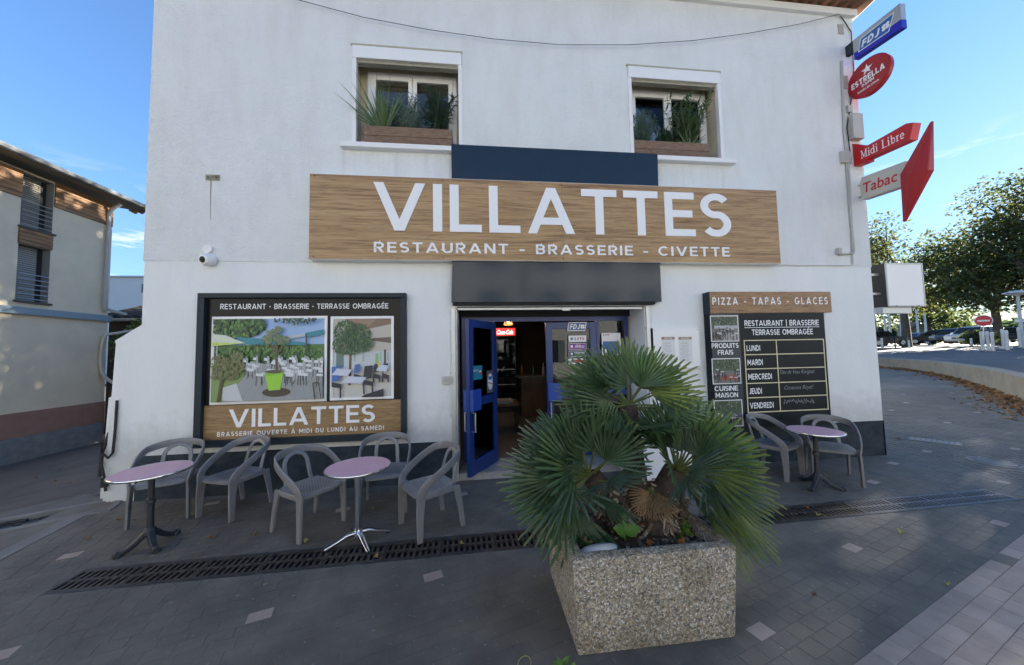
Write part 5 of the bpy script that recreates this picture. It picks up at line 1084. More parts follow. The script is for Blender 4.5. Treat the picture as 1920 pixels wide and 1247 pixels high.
# ------------------------------------------------------------------ stacking chairs (local front = +x)
def catmull(P, n=5):
    P = [Vector(p) for p in P]; out_ = []
    for i in range(len(P)-1):
        p0, p1, p2, p3 = P[max(i-1, 0)], P[i], P[i+1], P[min(i+2, len(P)-1)]
        for k in range(n):
            t = k/n; out_.append(.5*((2*p1)+(p2-p0)*t+(2*p0-5*p1+4*p2-p3)*t*t+(3*p1-p0-3*p2+p3)*t**3))
    out_.append(P[-1]); return out_
def rprof(a, b, r, n=3):
    P = []
    for cx_, cy_, a0 in ((a-r, b-r, 0), (-a+r, b-r, 90), (-a+r, -b+r, 180), (a-r, -b+r, 270)):
        for k in range(n+1): P.append((cx_+r*math.cos(R(a0+90*k/n)), cy_+r*math.sin(R(a0+90*k/n))))
    return P
def make_chair(label):
    c = thing('stacking_chair', label, 'chair', (0, 0, 0), 'grey plastic terrace chairs')
    # seat: gently dished moulded panel with rolled front lip
    t = MB(); nu, nv = 12, 12; top = []
    def seat_pt(i, j):
        a = -1+2*i/nu; b = -1+2*j/nv
        k = (abs(a)**5+abs(b)**5)**(1/5) if (a or b) else 1
        m_ = max(abs(a), abs(b)) or 1
        x = .015+.225*a*(m_/max(k, 1e-6)); wdt = .225-.02*(-a if a < 0 else 0); y = wdt*b*(m_/max(k, 1e-6))
        z = .432-.016*(1-a*a)*(1-b*b)+(-.016 if a > .86 else 0)+(.006 if a < -.8 else 0); return Vector((x, y, z))
    vs_ = [seat_pt(i, j) for i in range(nu+1) for j in range(nv+1)]; lo = [v-EZ*(.020) for v in vs_]; n1 = nv+1; tot = len(vs_)
    fs = [(i*n1+j, (i+1)*n1+j, (i+1)*n1+j+1, i*n1+j+1) for i in range(nu) for j in range(nv)]
    fs += [tuple(tot+q for q in reversed(f)) for f in fs]
    rim = [i*n1 for i in range(nu+1)]+[nu*n1+j for j in range(1, n1)]+[i*n1+nv for i in range(nu-1, -1, -1)]+[j for j in range(nv-1, 0, -1)]
    for q in range(len(rim)): a, b = rim[q], rim[(q+1) % len(rim)]; fs.append((b, a, tot+a, tot+b))
    seat = t.idx(vs_+lo, fs).build('seat', M_chair, c, local=True, smooth=True)
    g = MB()
    for i in range(11):
        x = -.12+i*.026
        for j in range(11):
            y = -.15+j*.03+(.015 if i % 2 else 0)
            if abs(y) < .165: g.obox((x, y, .4165+.016*(max(abs((x-.015)/.225), 0)**2+ (y/.225)**2 - ((x-.015)/.225)**2*(y/.225)**2)+.0005), (.006, 0, 0), (0, .0035, 0), (0, 0, .0008))
    tag(g.build('seat_perforations', mat('chair_hole', (.05, .05, .055), .6), seat, local=True), kind='stuff')
    # loop: arm, back and other arm in one band
    half = [(.205, .232, .395), (.205, .243, .445), (.175, .257, .505), (.11, .270, .560), (.02, .279, .615), (-.08, .279, .672), (-.175, .258, .722), (-.245, .20, .745), (-.282, .11, .762), (-.294, 0, .767)]
    path = catmull(half, 4); path = path+[Vector((p.x, -p.y, p.z)) for p in reversed(path[:-1])]; n_ = len(path)
    ups = []; scl = []
    for i, p in enumerate(path):
        f = min(i, n_-1-i)/(n_/2); ups.append(Vector((.0, 0, 1)) if f > .25 else Vector((1-f*3, 0, .4+f*2)).normalized()); scl.append((1.0+.5*max(0, .2-f), 1.15-.25*max(0, .4-abs(f-.55))))
    MB().sweep(path, ups, rprof(.011, .036, .0095), scales=scl).build('armrest_loop', M_chair, c, local=True, smooth=True)
    half = [(-.195, .135, .425), (-.215, .128, .49), (-.24, .125, .58), (-.262, .115, .66), (-.276, .075, .715), (-.284, 0, .742)]
    path = catmull(half, 4); path = path+[Vector((p.x, -p.y, p.z)) for p in reversed(path[:-1])]
    n_ = len(path); ups = [Vector((1, 0, .35)) for p in path]
    MB().sweep(path, ups, rprof(.021, .009, .007)).build('back_arch', M_chair, c, local=True, smooth=True)
    half = [(.20, .222, .400), (.05, .226, .404), (-.12, .218, .404), (-.19, .195, .406), (-.215, .12, .41), (-.22, 0, .41)]
    path = catmull(half, 4); path = path+[Vector((p.x, -p.y, p.z)) for p in reversed(path[:-1])]
    MB().sweep(path, Vector((0, 0, 1)), rprof(.010, .026, .007)).build('apron', M_chair, c, local=True, smooth=True)
    for s in (-1, 1):
        for x0, y0, x1, y1, w0, w1, z1 in ((.215, .238, .198, .228, .027, .045, .44), (-.265, .225, -.195, .212, .022, .038, .425)):
            A = Vector((x0, s*y0, 0)); Bp = Vector((x1, s*y1, z1)); ax = Vector((1, 0, 0)); ay = Vector((0, s, 0)); mid = A.lerp(Bp, .55)+Vector((.006*(1 if x0 > 0 else -1), s*.002, 0))
            t = MB(); R_ = []
            for p, w_ in ((A, w0), (mid, (w0+w1)*.5), (A.lerp(Bp, .88), w1*1.0), (Bp, w1*1.15)): R_.append([p-ax*w_-ay*.011, p+ax*w_-ay*.008, p+ax*w_*.92+ay*.016, p-ax*w_*.92+ay*.016])
            vv = [q for r_ in R_ for q in r_]; ff = [(3, 2, 1, 0), (12, 13, 14, 15)]+[(4*k+a, 4*k+(a+1) % 4, 4*k+4+(a+1) % 4, 4*k+4+a) for k in range(3) for a in range(4)]
            t.idx(vv, ff).build('leg', M_chair, c, local=True, bevel=.005)
    return c
chairs = [((-3.56, -.50), -68, 'grey plastic chair tucked behind the leftmost pink table'),
          ((-2.84, -.50), 250, 'grey plastic chair standing alone between the two left tables, under the display panel'),
          ((-1.76, -1.03), -33, 'grey plastic chair left of the middle table with aluminium base'),
          ((-1.09, -.66), -80, 'grey plastic chair against the wall directly behind the middle pink table'),
          ((-.50, -1.19), 213, 'grey plastic chair right of the middle table, next to the blue door'),
          ((4.22, -.45), -66, 'grey plastic chair left of the right-hand table, beside the palm'),
          ((4.80, -.72), 232, 'grey plastic chair right of the right-hand table, nearest the building corner')]
ch0 = None
for (x, y), a, lab in chairs:
    o = make_chair(lab) if ch0 is None else copy_tree(ch0); ch0 = ch0 or o
    o.location = (x, y, .006); o.rotation_euler = (0, 0, R(a)); o['label'] = lab

# ------------------------------------------------------------------ bistro tables
def table(pos, label, feet, alu):
    o = thing('bistro_table', label, 'table', (pos[0], pos[1], .005), 'pink bistro tables'); c = ORG[o.name]; H = .715
    MB().lathe([(.0005, H-.018), (.280, H-.018), (.2865, H-.012), (.2865, H), (.0005, H+.0005)], c, 48).build('table_top', M_pink, o)
    MB().lathe([(.281, H-.022), (.297, H-.020), (.3005, H-.011), (.298, H-.001), (.2925, H+.0025), (.2872, H+.0015), (.2870, H-.010)], c, 48).build('rim', M_chrome, o, smooth=True)
    if alu:
        MB().lathe([(.030, .075), (.034, .08), (.034, H-.03), (.11, H-.028), (.11, H-.019)], c, 20).build('column', M_chrome, o, smooth=True)
        MB().lathe([(.02, .055), (.05, .06), (.046, .095), (.035, .10)], c, 20).build('hub', M_chrome, o, smooth=True)
        for f in feet:
            d = Vector((f[0]-pos[0], f[1]-pos[1], 0)); L_ = d.length; d.normalize(); pts = [c+d*.03+EZ*.085, c+d*.10+EZ*.082, c+d*(L_*.6)+EZ*.05, c+d*(L_*.93)+EZ*.022, c+d*L_+EZ*.018]
            MB().sweep(pts, EZ, rprof(.022, .014, .009), scales=[(1.2, 1.3), (1.1, 1.2), (.85, 1), (.75, .8), (.6, .6)]).build('foot', M_chrome, o, smooth=True)
            MB().lathe([(.017, 0), (.017, .010), (.01, .012)], c+d*(L_*.95), 10).build('foot_pad', M_iron, o)
    else:
        pr = [(.05, .105), (.055, .12), (.045, .135), (.05, .15), (.044, .165), (.030, .18), (.027, .30), (.026, .40), (.034, .405), (.036, .42), (.030, .435), (.034, .45), (.025, .46), (.024, .60), (.030, .66), (.09, H-.035), (.10, H-.019)]
        MB().lathe(pr, c, 18).build('column', M_iron, o, smooth=True)
        for f in feet:
            d = Vector((f[0]-pos[0], f[1]-pos[1], 0)); L_ = d.length; d.normalize(); pts = catmull([c+d*.015+EZ*.135, c+d*.05+EZ*.115, c+d*(L_*.45)+EZ*.062, c+d*(L_*.75)+EZ*.026, c+d*(L_*.92)+EZ*.022, c+d*(L_*1.02)+EZ*.020], 3)
            MB().sweep(pts, EZ, rprof(.026, .022, .010), scales=[(1.25-.5*math.sin(min(1, i/len(pts)*1.3)*1.5)+(.45 if i > len(pts)*.75 else 0), 1.2-.45*i/len(pts)) for i in range(len(pts))]).build('foot', M_iron, o, smooth=True)
            MB().lathe([(.030, .0), (.030, .018), (.012, .046), (.004, .05)], c+d*(L_*.9), 10).build('claw', M_iron, o, smooth=True)
    return o
def ft(pos, tips, L_):
    out_ = []
    for px, py in tips:
        q = atz(px, py, .01); d = Vector((q.x-pos[0], q.y-pos[1])).normalized()*L_; out_.append((pos[0]+d.x, pos[1]+d.y))
    return out_
T1, T2, T3 = (-3.157, -1.171), (-1.158, -1.379), (4.319, -.949)
table(T1, 'leftmost round pink table on a black cast iron pedestal by the kerb', ft(T1, [(218, 1045), (320, 1005), (300, 1042)], .23), False)
table(T2, 'round pink table on a shiny aluminium pedestal with four spread feet', ft(T2, [(609, 1034), (693, 1041), (734, 996), (661, 992)], .29), True)
a3 = [R(205), R(-38), R(84)]
table(T3, 'round pink table on a black iron pedestal below the weekly menu board', [(T3[0]+.25*math.cos(a), T3[1]+.25*math.sin(a)) for a in a3], False)

# ------------------------------------------------------------------ exposed aggregate planter
def aggregate():
    m = bpy.data.materials.new('exposed_aggregate'); m.use_nodes = True; t = m.node_tree; b = t.nodes['Principled BSDF']; b.inputs['Roughness'].default_value = .8; nn = t.nodes.new; lk = t.links.new
    tc = nn('ShaderNodeTexCoord'); ns = nn('ShaderNodeTexNoise'); ns.inputs['Scale'].default_value = 60; dv_ = nn('ShaderNodeMixRGB'); dv_.inputs[0].default_value = .02
    lk(tc.outputs['Object'], dv_.inputs[1]); lk(tc.outputs['Object'], ns.inputs[0]); lk(ns.outputs['Color'], dv_.inputs[2])
    v = nn('ShaderNodeTexVoronoi'); v.inputs['Scale'].default_value = 96; v2 = nn('ShaderNodeTexVoronoi'); v2.inputs['Scale'].default_value = 96; v2.feature = 'DISTANCE_TO_EDGE'
    lk(dv_.outputs[0], v.inputs[0]); lk(dv_.outputs[0], v2.inputs[0])
    sp = nn('ShaderNodeSeparateColor'); lk(v.outputs['Color'], sp.inputs[0])
    r = nn('ShaderNodeValToRGB'); r.color_ramp.interpolation = 'CONSTANT'; e = r.color_ramp.elements
    cols = [(0, (0.218, 0.201, 0.175)), (.09, (0.453, 0.386, 0.302)), (.24, (0.336, 0.327, 0.310)), (.38, (0.604, 0.537, 0.420)), (.52, (0.436, 0.336, 0.235)), (.62, (0.688, 0.655, 0.571)), (.76, (0.520, 0.470, 0.386)), (.88, (0.780, 0.780, 0.780)), (.96, (0.168, 0.168, 0.168))]
    e[0].position, e[0].color = 0, lin(cols[0][1]); e[1].position, e[1].color = cols[-1][0], lin(cols[-1][1])
    for p, c in cols[1:-1]: k = e.new(p); k.color = lin(c)
    lk(sp.outputs[0], r.inputs[0])
    r2 = nn('ShaderNodeValToRGB'); r2.color_ramp.elements[0].position = .0; r2.color_ramp.elements[0].color = (.16, .14, .11, 1); r2.color_ramp.elements[1].position = .16; r2.color_ramp.elements[1].color = (1, 1, 1, 1)
    lk(v2.outputs['Distance'], r2.inputs[0])
    mx = nn('ShaderNodeMixRGB'); mx.blend_type = 'MULTIPLY'; mx.inputs[0].default_value = .5; lk(r.outputs[0], mx.inputs[1]); lk(r2.outputs[0], mx.inputs[2])
    n3 = nn('ShaderNodeTexNoise'); n3.inputs['Scale'].default_value = 4; n3.inputs['Detail'].default_value = 5; lk(tc.outputs['Object'], n3.inputs[0]); r3_ = nn('ShaderNodeValToRGB'); r3_.color_ramp.elements[0].position = .35; r3_.color_ramp.elements[0].color = (.72, .70, .62, 1); r3_.color_ramp.elements[1].position = .6; r3_.color_ramp.elements[1].color = (1.05, 1.03, 1, 1); lk(n3.outputs[0], r3_.inputs[0])
    mx2 = nn('ShaderNodeMixRGB'); mx2.blend_type = 'MULTIPLY'; mx2.inputs[0].default_value = 1; lk(mx.outputs[0], mx2.inputs[1]); lk(r3_.outputs[0], mx2.inputs[2]); lk(mx2.outputs[0], b.inputs['Base Color'])
    bp = nn('ShaderNodeBump'); bp.inputs['Distance'].default_value = .006; lk(r2.outputs[0], bp.inputs['Height']); lk(bp.outputs[0], b.inputs['Normal']); return m
M_agg = aggregate()
pt = thing('concrete_planter', 'large square planter of exposed pebble aggregate concrete holding the fan palm', 'planter', (1.085, -2.47, 0))
px0, px1, py0, py1, PZ = .555, 1.615, -2.862, -2.075, .565; th_ = .085
def pl_ring(e, z): return [(px0+e, py0+e, z), (px1-e, py0+e*1.0, z), (px1-e, py1-e, z), (px0+e, py1-e, z)]
vv = pl_ring(.022, .0)+pl_ring(0, PZ)+pl_ring(th_, PZ)+pl_ring(th_+.015, PZ-.16)
ff = [(a, (a+1) % 4, 4+(a+1) % 4, 4+a) for a in range(4)]+[(4+a, 4+(a+1) % 4, 8+(a+1) % 4, 8+a) for a in range(4)]+[(8+a, 8+(a+1) % 4, 12+(a+1) % 4, 12+a) for a in range(4)]+[(3, 2, 1, 0), (12, 13, 14, 15)]
pb = MB().idx(vv, ff).build('box', M_agg, pt, bevel=.020)
for p_ in pb.data.polygons: p_.use_smooth = True
try: pb.data.set_sharp_from_angle(angle=R(50))
except Exception: pass
# soil with crumbs and small stones
M_soil = mat('soil', (.022, .016, .011), .95, c2=(.05, .036, .024), vscale=30, bump=.01, bscale=60)
t = MB(); nu = 26
pts = [(px0+th_+.004+(px1-px0-2*th_-.008)*i/nu, py0+th_+.004+(py1-py0-2*th_-.008)*j/nu, PZ-.065+.018*noise.noise(Vector((i*.33, j*.37, 2)))+.03*math.exp(-(((i-15)/7)**2+((j-14)/8)**2))) for i in range(nu+1) for j in range(nu+1)]
t.idx(pts, [(i*(nu+1)+j, (i+1)*(nu+1)+j, (i+1)*(nu+1)+j+1, i*(nu+1)+j+1) for i in range(nu) for j in range(nu)]); t.build('soil', M_soil, pt, smooth=True)
t = MB().use(mat('soil_pebble', (.14, .12, .115), .9)); r = random.Random(8); mps = [mat('soil_pebble', (.14, .12, .115), .9), mat('soil_pebble_dark', (.07, .06, .06), .9), mat('soil_pebble_pale', (.26, .22, .18), .9)]
for i in range(320):
    x, y = r.uniform(px0+.11, px1-.11), r.uniform(py0+.11, py1-.15); s_ = r.uniform(.006, .016); t.use(mps[r.randrange(3)]); a = r.uniform(0, 3); u = Vector((math.cos(a), math.sin(a), 0))*s_; v = Vector((-math.sin(a), math.cos(a), 0))*s_*.7
    t.obox((x, y, PZ-.055+r.uniform(-.008, .004)), u, v, (0, 0, s_*.5))
tag(t.build('gravel', None, pt), kind='stuff')
# white stone
q = Vector((.765, py0+.135, PZ-.035)); t = MB(); n_ = 20; m_ = 9; pts = []
for i in range(m_+1):
    f = math.pi*i/m_
    for k in range(n_):
        a = 2*math.pi*k/n_; rr = 1+.08*math.sin(2*a+.6)+.05*math.sin(3*a)
        pts.append(q+Vector((.12*math.sin(f)*math.copysign(abs(math.cos(a))**.75, math.cos(a))*rr, .058*math.sin(f)*math.copysign(abs(math.sin(a))**.8, math.sin(a)), .034*math.cos(f)+.010*math.sin(f)*math.cos(a+.5))))
t.idx(pts, [(i*n_+k, i*n_+(k+1) % n_, (i+1)*n_+(k+1) % n_, (i+1)*n_+k) for i in range(m_) for k in range(n_)])
tag(t.build('white_stone', mat('white_stone', (.62, .63, .66), .6, c2=(.52, .53, .56), vscale=14), smooth=True), 'smooth white stone lying in the front left corner of the planter', 'stone')

# ------------------------------------------------------------------ fan palm
M_fr = [leafmat('palm_leaf', (.046, .088, .046), (.098, .160, .085), .36, .25, 9, (.14, .27, .05)), leafmat('palm_leaf_sunlit', (.068, .108, .040), (.135, .185, .070), .38, .36, 9, (.24, .32, .06)), leafmat('palm_leaf_blue', (.060, .100, .072), (.115, .170, .118), .34, .22, 9, (.12, .24, .06))]  # the second leaf colour carries painted sunlight for the right-hand fans
def frond_mesh(seed, nl, spread, R0, droop, mm):
    r = random.Random(seed); t = MB(); A = R(spread); da = 2*A/nl
    for i in range(nl):
        a = -A+(i+.5)*da+r.uniform(-.012, .012); Rl = R0*(1-.16*(abs(a)/A)**2)*r.uniform(.93, 1.05); d = Vector((math.cos(a), math.sin(a), 0)); s_ = Vector((-math.sin(a), math.cos(a), 0))
        bend = r.uniform(-.03, .04); tw_ = r.uniform(-.25, .25); st = []
        for f, wf in ((.05, 1.0), (.46, 1.0), (.74, .78), (.93, .62), (1.0, .34)):
            rr = f*Rl; hw = min(rr, .46*Rl)*da/2*1.02*wf
            z = -droop*rr*rr/R0+.10*rr*(abs(a)/A)**1.5*.8+bend*max(0, f-.4)*R0; sd_ = s_*math.cos(tw_*max(0, f-.4))+EZ*math.sin(tw_*max(0, f-.4)); fold = hw*.95
            p = d*rr+EZ*z; st.append((p-sd_*hw+EZ*fold, p, p+sd_*hw+EZ*fold))
        vs_ = [q for s3_ in st for q in s3_]; fs = []
        for k in range(len(st)-1):
            b = 3*k; fs += [(b, b+1, b+4, b+3), (b+1, b+2, b+5, b+4)]
        t.idx(vs_, fs)
    return t
def tipify(m, r0, r1, colr):
    t = m.node_tree; b = t.nodes['Principled BSDF']; src = b.inputs['Base Color'].links[0].from_socket; tc = t.nodes.new('ShaderNodeTexCoord'); ln = t.nodes.new('ShaderNodeVectorMath'); ln.operation = 'LENGTH'; nz_ = t.nodes.new('ShaderNodeTexNoise'); nz_.inputs['Scale'].default_value = 22; mr = t.nodes.new('ShaderNodeMapRange'); mr.inputs[1].default_value = r0; mr.inputs[2].default_value = r1
    ad = t.nodes.new('ShaderNodeMath'); ad.operation = 'MULTIPLY_ADD'; ad.inputs[1].default_value = .10; mx = t.nodes.new('ShaderNodeMixRGB'); mx.inputs[2].default_value = lin(colr); L_ = t.links.new
    L_(tc.outputs['Object'], ln.inputs[0]); L_(tc.outputs['Object'], nz_.inputs[0]); L_(nz_.outputs[0], ad.inputs[0]); L_(ln.outputs['Value'], ad.inputs[2]); L_(ad.outputs[0], mr.inputs[0]); L_(mr.outputs[0], mx.inputs[0]); L_(src, mx.inputs[1]); L_(mx.outputs[0], b.inputs['Base Color'])
for mm in M_fr: tipify(mm, .40, .52, (.20, .17, .07))
fmesh = []
for i in range(8):
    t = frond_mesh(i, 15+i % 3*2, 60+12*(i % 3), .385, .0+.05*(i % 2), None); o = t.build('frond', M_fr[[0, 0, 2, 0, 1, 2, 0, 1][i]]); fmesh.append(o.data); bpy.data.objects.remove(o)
t = frond_mesh(40, 15, 60, .40, .5, None); o = t.build('frond', leafmat('dead_frond', (.16, .11, .06), (.24, .17, .10), .8, .1, 9)); fmesh.append(o.data); bpy.data.objects.remove(o)
palm = thing('fan_palm', 'bushy dwarf fan palm with stiff green fans growing from the aggregate planter', 'palm', (1.2, -2.45, PZ-.05))
PO = ORG[palm.name]; r = random.Random(21)
pet_me = None
def add_frond(head, d, pet, size, roll, v, cw=.8):
    global pet_me
    d = Vector(d).normalized(); up = Vector((r.uniform(-.3, .3), -cw, .62)).normalized(); up = up if abs(up.dot(d)) < .95 else Vector((.6, -.8, 0)); zz = (up-d*up.dot(d)).normalized(); yy = zz.cross(d)
    Rm = Matrix((d, yy, zz)).transposed().to_4x4() @ Matrix.Rotation(roll, 4, 'X')
    o = bpy.data.objects.new('frond', fmesh[v]); col.objects.link(o); o.parent = palm
    sag = Vector((0, 0, -.10*pet)); base = Vector(head)+d*pet+sag
    o.matrix_local = Matrix.Translation(base-PO) @ Rm @ Matrix.Rotation(.12, 4, 'Y') @ Matrix.Scale(size, 4)
    g = MB(); g.tube([Vector(head)+d*.0, Vector(head)+d*pet*.5-EZ*.01, base+d*.01], [.010, .008, .006], 6); p_ = g.build('petiole', mat('palm_petiole', (.10, .13, .04), .5), palm, smooth=True)
heads = [((.80, -2.47, .90), 62, 236, 19, .16, 1.0), ((1.46, -2.50, .90), -62, 122, 20, .17, 1.04), ((1.17, -2.36, 1.38), 4, 176, 14, .16, 1.02)]
for hi, (h, lo, hi_a, n, p0, sz) in enumerate(heads):
    for i in range(n):
        f = (i+r.uniform(.2, .8))/n; a = R(lo+(hi_a-lo)*f); dy = ((i*.618) % 1)*1.25-.72
        d = Vector((math.cos(a), dy, math.sin(a)))
        if hi < 2 and d.y < -.15 and d.z < .15 and abs(d.x) < .75: d.z = .45
        d.normalize(); cam_w = r.choice([.2, .5, .9, 1.3]); pet = p0+r.uniform(0, .09)
        sun_side = (hi == 1 and d.x > .1) or (hi == 2 and d.x > -.2)  # sunlight on the right-hand fans is painted in with the yellower leaf colour
        add_frond(h, d, pet, sz*r.uniform(.82, 1.08), r.uniform(-.55, .55), r.choice([4, 7, 4, 0, 2] if sun_side else [0, 1, 2, 3, 5, 6]), cam_w)
for i in range(7):
    a = R(200+i*23); add_frond((1.27, -2.47, .80), (math.cos(a)*.8, math.sin(a)*.8-.1, -.35), .06, .42, r.uniform(-1, 1), 8, .8)
# the long outer fans of the silhouette
for h, d, pet, s_, ro, v, cw in (((.80, -2.47, .9), (-.95, -.15, .12), .24, 1.1, .3, 0, .9), ((.80, -2.47, .9), (-.85, -.3, -.38), .22, 1.05, .3, 3, .8), ((.80, -2.47, .85), (-.6, -.35, -.75), .18, 1.0, .2, 5, .9), ((.80, -2.47, .9), (-.75, -.1, .6), .22, 1.05, .4, 2, .7),
        ((1.46, -2.5, .9), (.95, -.2, .05), .28, 1.1, -.3, 7, .9), ((1.46, -2.5, .9), (.82, -.3, -.50), .34, 1.1, -.3, 4, .9), ((1.46, -2.5, .9), (.9, -.1, .45), .24, 1.05, -.4, 0, .8), ((1.46, -2.5, .9), (.62, -.35, -.72), .30, 1.1, -.2, 4, 1.1),
        ((1.17, -2.36, 1.36), (-.95, -.1, .22), .24, .95, .3, 0, .7), ((1.17, -2.36, 1.36), (.97, -.2, .05), .30, 1.0, -.3, 7, .7), ((1.17, -2.36, 1.36), (.9, -.2, -.12), .34, .9, -.3, 4, .5)):
    add_frond(h, d, pet, s_, ro, v, cw)
# fans filling the middle between the heads
for h, d, pet, s_, ro, v, cw in (((.84, -2.50, .88), (.25, -.75, .30), .13, .80, .2, 2, .5), ((.82, -2.50, .86), (-.05, -.85, .0), .13, .82, -.2, 3, .4), ((.84, -2.48, .92), (.45, -.35, .75), .15, .85, .3, 5, .8), ((1.42, -2.52, .92), (-.45, -.55, .55), .14, .85, -.2, 0, .6), ((1.44, -2.52, .90), (.02, -.8, .32), .13, .86, .1, 2, .5), ((1.40, -2.50, .95), (-.30, -.2, .9), .17, .92, .3, 6, .9), ((1.17, -2.40, 1.22), (-.35, -.75, .25), .14, .8, .2, 5, .5), ((1.17, -2.40, 1.22), (.35, -.75, .22), .14, .8, -.2, 0, .5), ((1.12, -2.42, 1.05), (-.1, -.6, .65), .10, .75, 0, 3, .6), ((1.50, -2.50, .86), (.5, -.75, .05), .16, .9, -.2, 2, .5)):
    add_frond(h, d, pet, s_, ro, v, cw)
M_bark = mat('palm_bark', (.028, .020, .015), .95, c2=(.07, .052, .040), vscale=30, bump=.01, bscale=50)
for i, (b0, b1, r0, r1) in enumerate((((1.28, -2.47, PZ-.08), (1.46, -2.50, .92), .15, .085), ((1.10, -2.46, PZ-.08), (.82, -2.47, .90), .11, .075), ((1.20, -2.42, PZ-.08), (1.17, -2.36, 1.38), .10, .065))):
    b0, b1 = Vector(b0), Vector(b1); pts = catmull([b0, b0.lerp(b1, .4)+Vector((0, 0, .02)), b1], 5)
    tr = MB().tube(pts, [r0+(r1-r0)*k/(len(pts)-1) for k in range(len(pts))], 14).build('trunk', M_bark, palm, smooth=True)
    g = MB().use(M_bark); ms_ = [mat('leaf_base_grey', (.26, .23, .19), .9), mat('leaf_base_brown', (.12, .085, .06), .95), mat('leaf_base_dark', (.05, .036, .028), .95)]
    for k in range(230 if i == 0 else 110):
        f = r.random()*(.72 if i == 0 else .85); p = b0.lerp(b1, f); ax = (b1-b0).normalized(); a = r.uniform(0, 6.283); o_ = ax.orthogonal().normalized(); o_.rotate(Matrix.Rotation(a, 3, ax)); rr = r0+(r1-r0)*f
        q = p+o_*rr*.95; tip = q+o_*r.uniform(.02, .055)+ax*r.uniform(-.055, .035)+Vector((0, 0, -.012)); w_ = r.uniform(.007, .014); sd_ = ax.cross(o_)*w_
        g.use(ms_[r.randrange(3)]); g.hexa([q-sd_-ax*.008, q+sd_-ax*.008, q+sd_+ax*.006, q-sd_+ax*.006, tip-sd_*.6-ax*.003, tip+sd_*.6-ax*.003, tip+sd_*.6+ax*.004, tip-sd_*.6+ax*.004])
    tag(g.build('leaf_bases', None, tr), kind='stuff')

# ------------------------------------------------------------------ small growth and litter in the planter
def leafblade(mb, p, d, n, L_, w_, curl=.2, seg=4, prof=None):
    p = Vector(p); d = Vector(d).normalized(); n = Vector(n); n = (n-d*n.dot(d)).normalized(); s_ = d.cross(n); prof = prof or [.25, .9, 1, .7, .03]; rows = []
    for k in range(seg+1):
        f = k/seg; w = w_*prof[min(len(prof)-1, int(round(f*(len(prof)-1))))]; c = p+d*(L_*f)-n*(curl*L_*f*f); rows.append((c-s_*w+n*w*.25, c, c+s_*w+n*w*.25))
    vs_ = [q for r_ in rows for q in r_]; fs = []
    for k in range(seg): b = 3*k; fs += [(b, b+1, b+4, b+3), (b+1, b+2, b+5, b+4)]
    mb.idx(vs_, fs)
M_bl = leafmat('broad_leaf', (.05, .13, .02), (.09, .20, .03), .4, .35, 12); M_weed = leafmat('weed_leaf', (.08, .18, .025), (.15, .26, .04), .5, .35, 14); M_ivy = leafmat('ivy_leaf', (.02, .055, .025), (.03, .075, .03), .45, .2, 14)
bp_ = thing('broadleaf_seedling', 'young plant with two round ribbed leaves in the planter soil', 'plant', (.99, -2.62, PZ-.06))
for d in ((-.75, -.35, .55), (.85, -.25, .45), (.05, .1, 1)):
    g = MB(); leafblade(g, (.99, -2.62, PZ-.03+.03), d, (0, -.7, .7), .11 if d[2] < .9 else .17, .042 if d[2] < .9 else .016, .15, 5, [.25, .8, 1, .95, .6, .05]); g.build('leaf', M_bl, bp_, smooth=True)
g = MB(); g.tube([(.99, -2.62, PZ-.07), (.99, -2.62, PZ+.0)], .006, 6); g.build('stem', M_bl, bp_)
def tuft(name, label, c, n, rad, hgt, sz, mm, seed, cat='plant'):
    o = thing(name, label, cat, c); r = random.Random(seed); g = MB(); st = MB()
    for i in range(n):
        a = r.uniform(0, 6.28); q = rad*math.sqrt(r.random()); p = Vector(c)+Vector((q*math.cos(a), q*math.sin(a), r.uniform(.1, 1)*hgt)); d = Vector((math.cos(a+r.uniform(-1, 1)), math.sin(a+r.uniform(-1, 1)), r.uniform(-.2, .9))); leafblade(g, p, d, (r.uniform(-.5, .5), -.5, 1), sz*r.uniform(.6, 1.2), sz*.32, .2, 3, [.3, 1, .8, .05])
        if i % 4 == 0: st.tube([Vector(c), p], .0025, 4)
    tag(g.build('foliage', mm, o), kind='stuff'); st.build('stems', mm, o); return o
tuft('weed_tuft', 'small bright green weed in the right corner of the planter', (1.40, -2.60, PZ-.055), 60, .055, .08, .035, M_weed, 1)
tuft('ivy_patch', 'low dark green creeper in the left corner of the planter', (.78, -2.60, PZ-.055), 60, .10, .06, .05, M_ivy, 2)
tuft('pavement_weed', 'little green weed growing at the foot of the planter', (.46, -2.93, .0), 26, .055, .03, .045, M_weed, 3)

